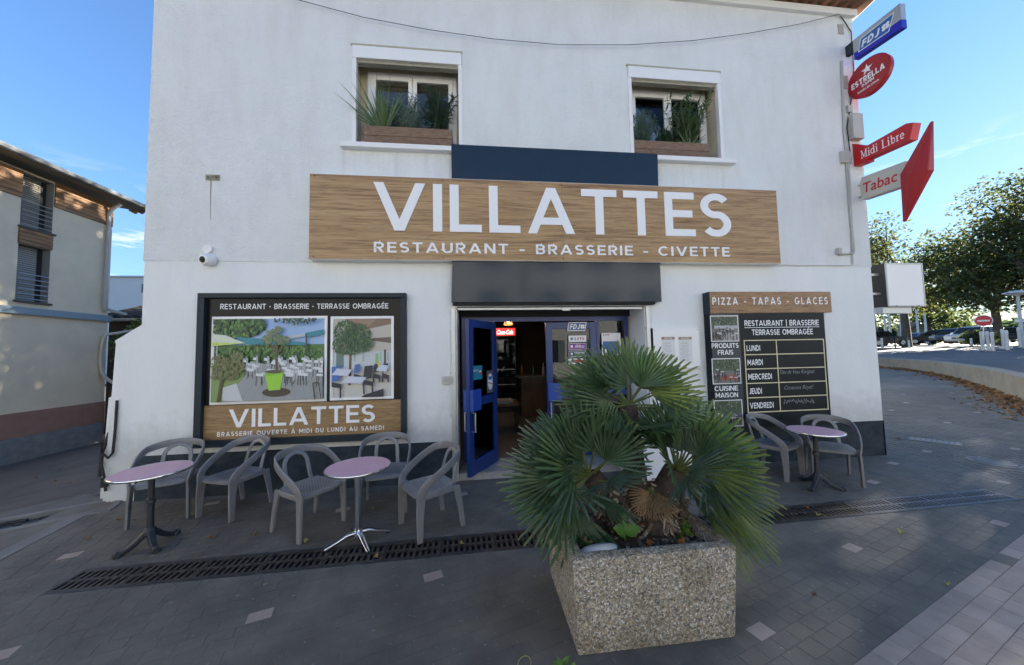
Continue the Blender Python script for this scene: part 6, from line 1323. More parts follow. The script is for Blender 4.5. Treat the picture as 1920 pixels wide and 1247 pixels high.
# fallen leaves
M_lf = [leafmat('dry_leaf_tan', (.33, .20, .09), (.22, .12, .05), .8, .15, 30), leafmat('dry_leaf_orange', (.42, .18, .04), (.28, .12, .03), .8, .15, 30), leafmat('dry_leaf_brown', (.14, .085, .045), (.20, .12, .06), .85, .1, 30), leafmat('leaf_yellow_green', (.30, .30, .06), (.36, .33, .10), .7, .2, 30)]
def leaf_outline(r, s_):
    n = 9; pts = []
    for k in range(n*2):
        a = 2*math.pi*k/(2*n); rr = s_*(1 if k % 2 == 0 else .62)*(1-.35*abs(math.sin(a/2+1.57))+.1*r.random()); pts.append(Vector((rr*math.cos(a), rr*math.sin(a)*.8, .012*math.sin(2*a+1)+.010*r.random())))
    return pts
def dry_leaf(mb, c, s_, r, tilt=.3):
    a = r.uniform(0, 6.28); M3 = Matrix.Rotation(a, 3, 'Z') @ Matrix.Rotation(r.uniform(-tilt, tilt), 3, 'X') @ Matrix.Rotation(r.uniform(-tilt, tilt), 3, 'Y'); P = leaf_outline(r, s_); c = Vector(c); n = len(P)
    vs_ = [c+EZ*.004]+[c+M3 @ p+EZ*(.010) for p in P]; mb.idx(vs_, [(0, 1+k, 1+(k+1) % n) for k in range(n)])
r = random.Random(31)
leaf_spots = [(850/3.897+180, 815/3.897+800, 1, .055, 'tan leaf with pointed lobes on the pavement below the lone chair'), (1165/3.897+180, 795/3.897+800, 0, .04, 'curled tan leaf on the pavement near the left drain'), (445/3.897+180, 515/3.897+800, 0, .07, 'large curled dry leaf by the plinth behind the leftmost table'), (290/3.897+180, 692/3.897+800, 2, .05, 'brown leaf under the chair behind the leftmost table'), (172/3.897+180, 688/3.897+800, 2, .04, 'small brown leaf by the front leg of the chair at the far left'), (110/3.897+180, 560/3.897+800, 0, .05, 'tan leaf at the foot of the white buttress'),
              (500/3, 950+185/3, 0, .05, 'tan leaf on the dark pavement near the left kerb'), (655/4.4525+500, 615/4.4525+800, 3, .05, 'yellow green leaf on the ground behind the middle table'), (335/4.4525+500, 965/4.4525+800, 3, .06, 'pale green leaf beside the chair leg left of the middle table'), (880/4.4525+500, 692/4.4525+800, 0, .04, 'small tan leaf on the ground between middle table and wall chair'), (910/4.4525+500, 1100/4.4525+800, 0, .04, 'tan leaf on the drain grating under the middle table'), (1630/4.4525+500, 985/4.4525+800, 3, .045, 'yellow leaf standing in the drain near the planter'),
              (1420+385/3.398, 880+295/3.398, 3, .04, 'pale leaf on the drain grating right of the palm'), (1420+915/3.398, 880+405/3.398, 3, .05, 'crumpled pale yellow leaf on dark pavers right of the palm'), (1420+1210/3.398, 880+738/3.398, 3, .025, 'small pale leaf at the border of the light pavers'), (1420+365/3.398, 880+812/3.398, 2, .03, 'small dark leaf on pavers right of the planter'), (1560+310/2.494, 420+1008/2.494, 2, .06, 'brown leaf at the base of the building corner'), (1420+320/3.398, 880+253/3.398, 1, .03, 'small orange leaf near the drain behind the palm')]
leaf_spots += [(200/2.969, 580+940/2.969, 0, .06, 'tan leaf lying in the alley left of the building, nearest of three'), (300/2.969, 580+957/2.969, 0, .07, 'broad tan leaf in the alley left of the building'), (388/2.969, 580+967/2.969, 0, .05, 'small tan leaf in the alley close to the buttress'), (330/2.969, 580+893/2.969, 2, .06, 'brown leaf farther up the alley')]
for px, py, k, s_, lab in leaf_spots:
    q = atz(px, py, 0)
    if q.x < -4.9:
        for _ in range(30): q = atz(px, py, gl(q.x)*.7+.3*q.z-.03)
    elif q.x > 7: q = atz(px, py, gz(q.x))
    zz = (gl(q.x)-.05 if q.x < -5.4 else gz(q.x)) + .006
    g = MB(); dry_leaf(g, (q.x, q.y, zz), s_*.75, r, .25); tag(g.build('fallen_leaf', M_lf[k], org=(q.x, q.y, zz)), lab, 'leaf', 'fallen leaves on the pavement')
for x, y, k, lab in ((1.13, -2.70, 1, 'orange dry leaf on the planter soil near the front rim'), (1.07, -2.745, 0, 'tan dry leaf leaning on the front rim of the planter'), (1.34, -2.71, 1, 'orange leaf beside the green weed in the planter'), (.70, -2.70, 2, 'brown leaf on the white stone in the planter'), (1.02, -2.50, 0, 'tan leaf caught against the palm trunk'), (1.14, -2.55, 1, 'orange brown leaf caught at the foot of the palm trunk')):
    g = MB(); zz = PZ-.045+(.05 if y > -2.6 else 0)+(.05 if k == 2 else 0); dry_leaf(g, (x, y, zz), .045, r, .6); tag(g.build('fallen_leaf', M_lf[k], org=(x, y, zz)), lab, 'leaf', 'fallen leaves in the planter')
tag(MB().tube([Vector((.255+.035*math.cos(a*.3)*1.1+.012*math.sin(a*.3), -2.85+.05*math.sin(a*.3), .009)) for a in range(0, 21)], .0022, 5, closed=True).build('rubber_band', mat('rubber_band', (.40, .36, .12), .5)), 'yellow rubber band lying on the pavement left of the planter', 'rubber band')

# ------------------------------------------------------------------ window boxes
def wbox(px_l, py_t, px_r, py_b, label, h, y0):
    a = aty(px_l, py_t, y0); b = aty(px_r, py_b, y0); zb = h[2]+.001; zt = (aty(px_l, py_t, y0).z+aty(px_r, py_t+5, y0).z)/2; dp = .20
    o = thing('window_box', label, 'planter box', ((a.x+b.x)/2, y0+dp/2, zb)); nb = 2; hh = (zt-zb)/nb
    for k in range(nb): B(a.x, b.x, y0, y0+.022, zb+k*hh+.002, zb+(k+1)*hh-.002).build('front_plank', M_planter_wood, o, bevel=.004)
    for k in range(nb): B(a.x+.01, b.x-.01, y0+dp-.022, y0+dp, zb+k*hh+.002, zb+(k+1)*hh-.002).build('back_plank', M_planter_wood, o)
    for x in (a.x, b.x-.022): B(x+.001, x+.021, y0+.0225, y0+dp-.0225, zb, zt-.001).build('end_plank', M_planter_wood, o)
    B(a.x+.022, b.x-.022, y0+.022, y0+dp-.022, zb+.02, zt-.04).build('soil', M_soil, o)
    for x in (a.x+.035, b.x-.035):
        for k in range(nb):
            for d in (.2, .8): z = zb+(k+d)*hh; MB().tube([(x, y0+.001, z), (x, y0-.003, z)], .007, 6).build('screw', M_chrome, o)
    return a.x, b.x, zt, y0+dp/2
b1 = wbox(681, 236, 848, 272, 'brown plank window box on the left upper windowsill', W1, -.02)
b2 = wbox(1187, 263, 1332, 298, 'brown plank window box on the right upper windowsill', W2, -.02)
M_yuc = leafmat('yucca_leaf', (.07, .12, .045), (.12, .18, .06), .45, .25, 9); M_sil = leafmat('silver_leaf', (.22, .30, .25), (.32, .40, .34), .6, .2, 20); M_ole = leafmat('oleander_leaf', (.04, .075, .045), (.07, .115, .065), .4, .2, 10); M_ros = leafmat('rosemary_leaf', (.10, .16, .125), (.16, .23, .18), .5, .2, 14)
def spiky(c, label, n, L_, seed):
    o = thing('spiky_plant', label, 'plant', c); r = random.Random(seed)
    for i in range(n):
        a = r.uniform(0, 6.28); e = r.uniform(.5, 1.5); d = Vector((math.cos(a)*math.cos(e)-.12, math.sin(a)*math.cos(e)*.5-.05, math.sin(e))); g = MB(); leafblade(g, Vector(c)+Vector((d.x*.04, d.y*.04, 0)), d, (0, -1, .3), L_*r.uniform(.65, 1.1), .012, r.uniform(-.05, .25), 5, [.7, 1, .9, .7, .4, .04]); g.build('leaf', M_yuc, o, smooth=True)
    return o
def bush(c, label, nst, L_, leaf, lw, mm, seed, per=16, spread=.5, name='leafy_shrub'):
    o = thing(name, label, 'plant', c); r = random.Random(seed); st = MB(); g = MB()
    for i in range(nst):
        a = r.uniform(0, 6.28); e = r.uniform(0, spread); d = Vector((math.cos(a)*e*1.3, math.sin(a)*e*.45-.05, 1)).normalized(); Ls = L_*r.uniform(.45, 1.05); b = Vector(c)+Vector((r.uniform(-.5, .5)*spread*.35, r.uniform(-.05, .05), 0)); pts = [b, b+d*Ls*.5, b+d*Ls+Vector((d.x, d.y, -.2))*Ls*.15]; st.tube(pts, [.005, .004, .002], 4)
        for k in range(per):
            f = .15+.85*(k+r.random())/per; p = b+d*Ls*f; a2 = k*2.4+r.random(); ld = Vector((math.cos(a2), math.sin(a2), r.uniform(.1, .9))); leafblade(g, p, ld, (r.uniform(-.3, .3), -.3, 1), leaf*r.uniform(.6, 1.15), lw, r.uniform(0, .4), 3, [.3, 1, .8, .05])
    st.build('stems', mat('green_stem', (.06, .09, .04), .7), o); tag(g.build('foliage', mm, o), kind='stuff'); return o
zb = b1[2]-.03; yb = b1[3]; L1 = b1[1]-b1[0]
spiky((b1[0]+.27, yb, zb), 'spiky green yucca at the left end of the left window box', 46, .78, 3)
bush((b1[0]+.62, yb, zb), 'silvery grey bush in the middle of the left window box', 44, .55, .065, .012, M_sil, 5, 26, .62)
bush((b1[0]+1.05, yb+.02, zb), 'dark narrow leaved oleander at the right end of the left window box', 24, .72, .15, .015, M_ole, 6, 20, .55)
zb = b2[2]-.03; yb = b2[3]
bush((b2[0]+.22, yb, zb), 'fine leaved grey green shrub at the left end of the right window box', 36, .60, .065, .009, M_ros, 7, 28, .55)
bush((b2[0]+.62, yb+.0, zb), 'low mid green bush in the centre of the right window box', 24, .30, .09, .010, M_ole, 8, 22, .6)
bush((b2[0]+1.02, yb+.02, zb), 'tall green oleander at the right end of the right window box', 24, .86, .15, .015, leafmat('oleander_leaf_pale', (.075, .12, .05), (.11, .16, .07), .4, .25, 10), 9, 22, .42)
spiky((b2[0]+1.0, yb-.02, zb), 'small spiky tuft at the right end of the right window box', 18, .35, 10)

# low white ice chest seen between the palm leaves
ic = thing('white_chest', 'low white chest standing by the wall behind the palm', 'chest', (3.0, -.3, 0))
q0 = aty(1190, 760, -.35); q1 = aty(1290, 760, -.35)
B(2.05, 2.85, -.62, -.12, .08, .78).build('cabinet', M_whitep, ic, bevel=.03); B(2.03, 2.87, -.64, -.10, .781, .85).build('lid', mat('chest_lid', (.62, .64, .68), .3), ic, bevel=.02)
for x in (2.1, 2.75):
    for y in (-.58, -.2): B(x, x+.05, y, y+.05, .005, .08).build('foot', M_iron, ic)
B(2.35, 2.55, -.655, -.641, .79, .815).build('handle', M_steel, ic)
# ------------------------------------------------------------------ neighbouring house on the left (wall plane facing +x)
XH = -16.0; GH = gl(XH)-.05
def H(px, py, x=XH): q = atx(px, py, x); return q.y, q.z
M_ochre = mat('ochre_render', (.74, .61, .43), .9, c2=(.66, .545, .385), vscale=1.1, bump=.003, bscale=40)
M_base = mat('red_brown_plinth', (.27, .145, .095), .9, c2=(.33, .185, .13), vscale=2)
hs2 = thing('neighbour_house', 'ochre rendered house with timber cladding and dark eaves across the alley', 'house', (XH, 3, GH))
yR = H(207, 500)[0]; yL = -6.0; zE = H(207, 384)[1]
def zl(px, py): return H(px, py)[1]
wy0, wy1 = H(38, 400)[0], H(99, 400)[0]; jy = H(88, 400)[0]
u0, u1 = zl(66, 430), zl(66, 331); l0, l1 = zl(62, 566), zl(62, 462)
def cell(mb, y0, y1, z0, z1, x=XH): mb.face([(x, y0, z0), (x, y1, z0), (x, y1, z1), (x, y0, z1)])
t = MB(); ysb = [yL, wy0, wy1, yR]; zsb = [GH, l0, l1, u0, u1, zE]
for a, b in zip(ysb[:-1], ysb[1:]):
    for c, d in zip(zsb[:-1], zsb[1:]):
        if a == wy0 and (c == l0 or c == u0): continue
        cell(t, a, b, c, d)
t.face([(XH, yR, GH), (XH-8, yR, GH), (XH-8, yR, zE), (XH, yR, zE)]); t.face([(XH-8, yL, GH), (XH, yL, GH), (XH, yL, zE), (XH-8, yL, zE)]); t.face([(XH-8, yR, GH), (XH-8, yL, GH), (XH-8, yL, zE), (XH-8, yR, zE)])
hw = t.build('wall', M_ochre, hs2)
for z0, z1 in ((l0, l1), (u0, u1)):
    dp = .26; wo = MB()
    wo.face([(XH-dp, wy0, z0), (XH-dp, wy1, z0), (XH-dp, wy1, z1), (XH-dp, wy0, z1)])
    wo = wo.build('window', mat('window_dark', (.03, .028, .025), .3), hs2)
    t = MB(); t.face([(XH, wy1, z0), (XH-dp, wy1, z0), (XH-dp, wy1, z1), (XH, wy1, z1)]); t.face([(XH-dp, wy0, z0), (XH, wy0, z0), (XH, wy0, z1), (XH-dp, wy0, z1)]); t.face([(XH, wy0, z1), (XH-dp, wy0, z1), (XH-dp, wy1, z1), (XH, wy1, z1)]); t.face([(XH, wy0, z0), (XH, wy1, z0), (XH-dp, wy1, z0), (XH-dp, wy0, z0)])
    t.build('reveal', mat('grey_reveal', (.20, .21, .20), .7), wo)
    n = 26; zz0, zz1 = z0+.02, z1-.02
    sl0 = None
    for k in range(n):
        z = zz0+(zz1-zz0)*k/n
        q = MB().hexa([(XH-dp+.02, wy0+.03, z), (XH-dp+.02, wy1-.20, z), (XH-dp+.05, wy1-.20, z), (XH-dp+.05, wy0+.03, z), (XH-dp+.01, wy0+.03, z+(zz1-zz0)/n*.8), (XH-dp+.01, wy1-.20, z+(zz1-zz0)/n*.8), (XH-dp+.03, wy1-.20, z+(zz1-zz0)/n*.8), (XH-dp+.03, wy0+.03, z+(zz1-zz0)/n*.8)]).build('shutter_slat', mat('shutter_grey', (.30, .265, .215), .6), wo)
    rl = MB()
    for k in range(6):
        z = z0+.08+k*(z1-z0)*.088
        MB().tube([(XH+.03, wy0+.02, z), (XH+.03, wy1-.02, z)], .018, 6).build('railing_bar', M_steel, wo)
    B(XH-.02, XH+.08, wy0-.05, wy1+.08, z0-.07, z0-.001).build('sill', mat('sill_brown', (.07, .06, .05), .7), wo)
def clad(y0, y1, z0, z1, n):
    h = (z1-z0)/n; B(XH+.001, XH+.02, y0, y1, z0, z1).build('cladding_batten', M_dark, hs2)
    for k in range(n): B(XH+.02, XH+.045+.006*(k % 2), y0, y1, z0+k*h+.008, z0+(k+1)*h-.008).build('cladding_board', M_clad, hs2)
clad(yL, wy0-.02, zl(20, 364), zl(20, 312), 6); clad(wy1+.02, yR-.02, zl(150, 405), zl(150, 360), 7); clad(wy0-.02, wy1+.02, l1+.01, u0-.08, 4)
zb_ = zl(100, 588); B(XH+.001, XH+.12, yL, yR+.05, zb_-.13, zb_+.12).build('steel_beam', mat('beam_blue_grey', (.24, .29, .31), .6), hs2)
zp = zl(100, 765); B(XH+.001, XH+.05, yL, yR, GH-.1, zp).build('plinth', M_base, hs2)
B(XH+.052, XH+.30, yL, yR-.3, GH-.1, zl(100, 808)).build('footing', M_conc, hs2, bevel=.02)
zr = H(207, 372, XH+.4)[1]
rf = MB().hexa([(XH+.9, yL-.5, zr-.06), (XH+.9, yR+1.0, zr-.06), (XH-9, yR+1.0, zr+1.7), (XH-9, yL-.5, zr+1.7), (XH+.9, yL-.5, zr+.07), (XH+.9, yR+1.0, zr+.07), (XH-9, yR+1.0, zr+1.9), (XH-9, yL-.5, zr+1.9)]).build('roof', mat('roof_soffit', (.10, .095, .08), .9), hs2)
MB().tube([(XH+.95, yL-.5, zr+.04), (XH+.95, yR+1.0, zr+.04)], .10, 8).build('gutter', mat('zinc_gutter', (.10, .105, .11), .5), rf, smooth=True)
for i in range(9): 
    y = yL+.5+i*1.55
    if y < yR+.4: B(XH+.0, XH+.80, y, y+.12, zr-.20, zr-.062).build('rafter', mat('rafter_grey', (.13, .12, .10), .8), rf)
for k in range(4): MB().tube([(XH+.7-.28*k, yR+.9, zr+.10), (XH+.7-.28*k, yR+1.15, zr+.08)], .09, 8).build('roof_tile', M_terracotta, rf, smooth=True)
py_ = yR-.25
MB().tube(catmull([(XH+.55, py_, zr-.12), (XH+.40, py_, zr-.22), (XH+.12, py_, zr-.5), (XH+.10, py_, zr-1.2), (XH+.10, py_, zb_+.7), (XH+.12, py_+.1, zb_+.4), (XH+.5, py_+.5, zb_+.2)], 4), .065, 8).build('downpipe', mat('downpipe_white', (.38, .365, .345), .5), hs2, smooth=True)
MB().tube(catmull([(XH+.6, py_+1.3, zb_-.4), (XH+.3, py_+.3, zb_-.65), (XH+.10, py_, zb_-.9), (XH+.10, py_, zb_-2.3), (XH+.4, py_+.3, zb_-2.9)], 4), .06, 8).build('downpipe', mat('downpipe_cream', (.50, .46, .38), .5), hs2, smooth=True)
# tiled lean-to roof behind the house corner and a pale block beyond
ln = thing('lean_to', 'low outbuilding with dark weathered tile roof between the houses', 'outbuilding', (-15, 10, GH))
lx0, lx1, ly0, ly1 = -17.5, -12.2, yR+1.0, yR+7.0; lz = zb_+.1
B(lx0, lx1, ly0+.6, ly1, GH, lz).build('wall', mat('brown_wall', (.07, .05, .04), .9), ln)
lr = MB().hexa([(lx0, ly0, lz-.1), (lx1+.3, ly0, lz-.1), (lx1+.3, ly1, lz+2.1), (lx0, ly1, lz+2.1), (lx0, ly0, lz), (lx1+.3, ly0, lz), (lx1+.3, ly1, lz+2.2), (lx0, ly1, lz+2.2)]).build('roof', mat('old_tile', (.035, .030, .028), .95, c2=(.065, .052, .045), vscale=8), ln)
M_ot = mat('weathered_tile', (.038, .032, .030), .95, c2=(.075, .060, .050), vscale=6, objrand=.35); tme = None
for i in range(14):
    for j in range(12):
        x = lx0+.2+i*.4; f = j/12
        if tme is None: o = MB().tube([(0, -.28, .0), (0, .30, .06)], [.17, .15], 7).build('roof_tile', M_ot, lr, local=True, smooth=True); tme = o.data
        else: o = bpy.data.objects.new('roof_tile', tme); col.objects.link(o); o.parent = lr
        o.location = Vector((x, ly0+.2+f*(ly1-ly0), lz+.06+f*2.2))-ORG[ln.name]; o.rotation_euler = (math.atan2(2.2, ly1-ly0)-.06, 0, rnd.uniform(-.05, .05))
MB().tube([(lx0, ly0-.05, lz-.05), (lx1+.3, ly0-.05, lz-.05)], .08, 8).build('gutter', mat('gutter_cream', (.42, .40, .34), .5), ln, smooth=True)
q = atd(240, 48); pb_ = thing('pale_block', 'flat roofed white building far behind the tiled outbuilding', 'building', (q.x, q.y, 0))
zz = (CP+ray(240, 519)*48).z; zlo = (CP+ray(240, 552)*48).z
q0, q1 = atd(150, 48), atd(330, 48); B(q0.x, q1.x, q.y, q.y+8, GH, zz).build('wall', mat('pale_render', (.62, .62, .62), .9), pb_)
B(q0.x-.2, q1.x+.2, q.y-.2, q.y+8.2, zz+.001, zz+.25).build('parapet', mat('pale_coping', (.5, .5, .5), .9), pb_)
wq = atd(266, 48); B(wq.x-.5, wq.x+.5, q.y-.05, q.y-.001, zlo+.3, zlo+1.6).build('window', mat('far_window', (.10, .12, .14), .3), pb_)
# plank leaning at the house corner
q = atz(182, 795, GH); tag(MB().hexa([(XH+.5, yR-.3, GH), (XH+.95, yR-.25, GH), (XH+.95, yR-.15, GH), (XH+.5, yR-.2, GH), (XH+.2, yR-.05, GH+2.0), (XH+.6, yR-.0, GH+2.1), (XH+.6, yR+.1, GH+2.1), (XH+.2, yR+.05, GH+2.0)]).build('leaning_board', mat('old_board', (.10, .055, .042), .85)), 'dark red brown board leaning at the far corner of the ochre house', 'board')

# ------------------------------------------------------------------ trees and shrubs
def leaf_cloud(mb, mats, blobs, n, sz, r, flat_=.6):
    wts = [b[3]*b[4]*b[5] for b in blobs]; tot = sum(wts)
    for b, w_ in zip(blobs, wts):
        for i in range(int(n*w_/tot)):
            while True:
                v = Vector((r.uniform(-1, 1), r.uniform(-1, 1), r.uniform(-1, 1)))
                if v.length < 1: break
            v *= (.55+.45*r.random())/max(.35, v.length)*v.length if r.random() < .5 else 1
            p = Vector((b[0]+v.x*b[3], b[1]+v.y*b[4], b[2]+v.z*b[5])); nn = noise.noise(p*.9)+.5*noise.noise(p*2.3)
            if nn < -.16: continue
            a = Vector((r.uniform(-1, 1), r.uniform(-1, 1), r.uniform(-.7, .5))).normalized(); c = a.orthogonal().normalized(); c.rotate(Matrix.Rotation(r.uniform(0, 6.28), 3, a)); s_ = sz*r.uniform(.6, 1.25)
            mb.use(mats[r.choice([0, 2, 2, 0, 0, 2, 1]) % len(mats)]); mb.face([p-a*s_*.6, p+c*s_*.42, p+a*s_*.6+Vector((0, 0, -.1*s_)), p-c*s_*.42])
def tree(label, base, h, crown, n, sz, mats, seed, tr=.28, cz=.35, name='plane_tree', group=None):
    o = thing(name, label, 'tree', base, group); r = random.Random(seed); b = Vector(base); t = MB(); top = b+Vector((r.uniform(-.4, .4), r.uniform(-.4, .4), h*cz*1.3))
    t.tube([b-EZ*.3, b+Vector((.05, .02, h*cz*.5)), b+Vector((.0, .05, h*cz)), top], [tr*1.25, tr, tr*.85, tr*.6], 10); blobs = []
    for i, (dx, dy, z, rx, rz) in enumerate(crown):
        c = b+Vector((dx, dy, z)); blobs.append((c.x, c.y, c.z, rx, rx, rz)); s_ = b+Vector((0, .03, h*cz*r.uniform(.85, 1.25)))
        t.tube([s_, s_.lerp(c, .5)+Vector((r.uniform(-.3, .3), r.uniform(-.3, .3), .3)), c], [tr*.5, tr*.3, tr*.08], 7)
        for k in range(3): e = c+Vector((r.uniform(-1, 1)*rx*.8, r.uniform(-1, 1)*rx*.8, r.uniform(-.6, .8)*rz)); t.tube([c.lerp(s_, .35), e.lerp(c, .4), e], [tr*.18, tr*.1, .02], 5)
    t.build('trunk', mat('tree_bark', (.075, .060, .045), .9, c2=(.12, .10, .08), vscale=6), o, smooth=True)
    g = MB(); leaf_cloud(g, mats, blobs, n, sz, r); g.build('crown', None, o); return o
LM = [leafmat('plane_leaf', (.050, .085, .026), (.08, .12, .035), .6, .42, .7, (.15, .18, .05)), leafmat('plane_leaf_brown', (.085, .080, .03), (.12, .10, .04), .7, .42, .7, (.20, .15, .05)), leafmat('plane_leaf_dark', (.030, .048, .018), (.05, .065, .02), .6, .35, .7, (.11, .14, .04))]
# low retaining wall, road behind it
def wz(i): x, y = WALLP[i]; return gz(x)
t = MB(); n = len(WALLP); nrm = []
for i in range(n):
    a = Vector(WALLP[max(0, i-1)]); b = Vector(WALLP[min(n-1, i+1)]); d = (b-a).normalized(); nrm.append(Vector((d.y, -d.x)))
ht = [.50, .52, .56, .60, .63, .63, .62, .57, .53, .51, .49, .47, .45]; vs_ = []
for i in range(n):
    x, y = WALLP[i]; z = wz(i)
    for off, zz in ((0, z-.2), (0, z+ht[i]), (.05, z+ht[i]+.03), (.30, z+ht[i]+.03), (.32, z-.2)): vs_.append((x+nrm[i].x*off, y+nrm[i].y*off, zz))
t.idx(vs_, [(5*i+k, 5*i+5+k, 5*i+6+k, 5*i+1+k) for i in range(n-1) for k in range(4)]+[(0, 1, 2, 3, 4), tuple(5*(n-1)+k for k in (4, 3, 2, 1, 0))])
M_wconc = mat('wall_concrete', (.30, .26, .205), .9, c2=(.21, .185, .15), vscale=1.6, bump=.006, bscale=25)
tag(t.build('retaining_wall', M_wconc, smooth=True), 'low curved concrete retaining wall bordering the pavement on the right', 'wall')
SS = [.31, 1, 2.5, 5, 9, 14, 20, 28, 40, 60, 100, 180, 300]
def rise(s_): return .85*(1-math.exp(-s_/10.0))
t = MB(); vs_ = []
for i in range(n):
    x, y = WALLP[i]
    for s_ in SS: zt_ = wz(i)+ht[i]-.02; vs_.append((x+nrm[i].x*s_, y+nrm[i].y*s_, zt_+(1.74-zt_)*(1-math.exp(-max(0, s_-.4)/10))))
m_ = len(SS); t.idx(vs_, [(i*m_+k, i*m_+k+1, (i+1)*m_+k+1, (i+1)*m_+k) for i in range(n-1) for k in range(m_-1)])
# carry the car park round behind the building
x0, y0 = WALLP[-1]; t.idx([(x0, y0, .95), (x0+320, y0-30, 1.74), (x0+320, y0+320, 1.74), (x0-10, y0+320, 1.74), (x0-1, y0+20, 1.7), (x0-.5, y0+8, 1.4)], [(0, 1, 2, 3, 4, 5)])
road = tag(t.build('road', M_asph2, smooth=True), kind='structure')
RZ = 1.73
def rz_at(x, y):
    best = None
    for i in range(n):
        d = Vector((x, y))-Vector(WALLP[i])
        if best is None or d.length < best[0]: best = (d.length, i)
    i = best[1]; s_ = best[0]; zt_ = wz(i)+ht[i]-.02; return zt_+(1.74-zt_)*(1-math.exp(-max(0, s_-.4)/10))
def gp(px, depth): q = atd(px, depth); return Vector((q.x, q.y, rz_at(q.x, q.y)))
# painted curve line on the road
pts = [gp(1823, 20.5), gp(1850, 18.8), gp(1885, 17.6), gp(1920, 16.8)]; pts = catmull(pts, 5); t = MB()
for a, b in zip(pts[:-1], pts[1:]):
    d = (b-a).normalized(); s_ = Vector((-d.y, d.x, 0))*.12; t.face([a-s_+EZ*.012, b-s_+EZ*.012, b+s_+EZ*.012, a+s_+EZ*.012])
mk = t.build('road_marking', mat('road_paint', (.65, .65, .63), .7), road); 
# leaf litter along the wall
g = MB(); r = random.Random(77)
for i in range(1500):
    k = r.random()*(n-2); j = int(k); f = k-j; x = WALLP[j][0]*(1-f)+WALLP[j+1][0]*f; y = WALLP[j][1]*(1-f)+WALLP[j+1][1]*f; off = abs(r.gauss(0, .30))+.03; off *= 1.3 if j < 4 else .8; off = min(off, 1.2)
    x -= nrm[j].x*off; y -= nrm[j].y*off; g.use(M_lf[r.choice([0, 0, 2, 2, 2, 1])]); dry_leaf(g, (x, y, gz(x)+.005+r.random()*.06*max(0, 1-off*1.5)), r.uniform(.05, .09), r, .5)
for i in range(220):
    x, y = r.uniform(8.2, 10.2), 0; y = -1.0+(x-10.2)*.75+r.gauss(.1, .16); g.use(M_lf[r.choice([0, 2, 2, 1])]); dry_leaf(g, (x, y, gz(x)+.008+r.random()*.03), r.uniform(.04, .07), r, .5)
tag(g.build('leaf_litter', None), 'drift of dry brown leaves along the foot of the low wall', 'leaf litter', kind='stuff')

# trees
def crown_set(r, rx, z0, z1, n, rb):
    return [(r.uniform(-1, 1)*rx, r.uniform(-1, 1)*rx, z0+(z1-z0)*((i+.5)/n), rb*r.uniform(.8, 1.2), rb*r.uniform(.65, .95)) for i in range(n)]
r = random.Random(2)
q = gp(2000, 24); tree('big dense plane tree at the right edge beyond the car park', q, 14, crown_set(r, 3.6, 4.6, 12.0, 15, 2.9), 30000, .20, LM, 5, .42, .30)
q = gp(1700, 33); tree('airy plane tree in the background just right of the building corner', q, 12, crown_set(r, 4.0, 4.2, 11.5, 12, 2.6), 15000, .22, LM, 6, .30, .33)
q = gp(1873, 28); tree('smaller plane tree in the middle, left of the big dense tree', q, 9, crown_set(r, 3.0, 3.4, 7.4, 10, 2.1), 15000, .19, LM, 8, .26, .34)
q = gp(1640, 42); tree('tall plane tree partly hidden behind the building corner', q, 13, crown_set(r, 4.0, 4.5, 12.5, 12, 2.7), 13000, .25, LM, 9, .3, .34)
q = gp(1745, 56); tree('distant round tree beyond the parked cars', q, 11, crown_set(r, 4.5, 3.0, 8.5, 10, 3.0), 5000, .45, [LM[0], LM[2]], 12, .3, .3)
q = gp(2080, 30); tree('unseen plane tree added beyond the right edge to shade the right side', q, 14, crown_set(r, 4.0, 4.0, 12.5, 14, 3.2), 11000, .34, LM, 15, .4, .3)  # added out of view to help shade the right-hand side
q = atd(254, 15.5); q.z = GH; tree('young green shrub tree between the house and the white building', q, 6.0, [(0, 0, 4.2, .8, .8), (.3, .4, 4.9, .8, .7), (-.1, -.2, 3.4, .6, .6)], 2600, .13, [leafmat('shrub_leaf', (.07, .11, .03), (.10, .15, .04), .6, .35, 2)], 17, .08, .4, name='shrub_tree')
q = Vector((9.4, 19.3, .4)); tree('unseen dense tree added behind the restaurant to shade the neighbouring house', q, 14, crown_set(r, 2.8, 4.6, 14.0, 18, 2.7), 56000, .24, LM, 19, .3, .3)  # added out of view to screen the neighbour house wall from the sun
# hedges and far wood
def hedge(label, pts, hgt, wd, n, sz, seed, kind=None, name='hedge'):
    r = random.Random(seed); g = MB(); blobs = []
    for a, b in zip(pts[:-1], pts[1:]):
        m_ = max(2, int((b-a).length/(wd*1.2)))
        for k in range(m_): p = a.lerp(b, (k+.5)/m_); blobs.append((p.x, p.y, p.z+hgt*r.uniform(.4, .6), wd, wd, hgt*.55*r.uniform(.7, 1.3)))
    leaf_cloud(g, [leafmat('hedge_leaf', (.030, .055, .02), (.05, .08, .028), .6, .3, 1), LM[2]], blobs, n, sz, r); o = g.build(name, None)
    return tag(o, label, 'hedge', kind=kind)
hedge('low dark clipped hedge behind the parked cars', [gp(1700, 62), gp(1800, 58), gp(1925, 52)], 2.6, 1.6, 9000, .4, 3, 'stuff')
hedge('distant line of dark trees along the horizon', [atd(1600, 120)*1, atd(1780, 120)*1, atd(1990, 120)*1], 7, 5, 8000, 1.2, 4, 'stuff', 'far_wood')
q = gp(1835, 26.5); sb = thing('round_bush', 'round clipped bush in front of the white car', 'bush', q); g = MB(); leaf_cloud(g, [LM[2], leafmat('hedge_leaf', (.03, .05, .02), (.05, .08, .03))], [(q.x, q.y, q.z+.6, 1.25, .9, .62)], 2600, .16, random.Random(9)); g.build('foliage', None, sb); MB().tube([q, q+EZ*.6], .06, 6).build('stem', M_bark, sb)

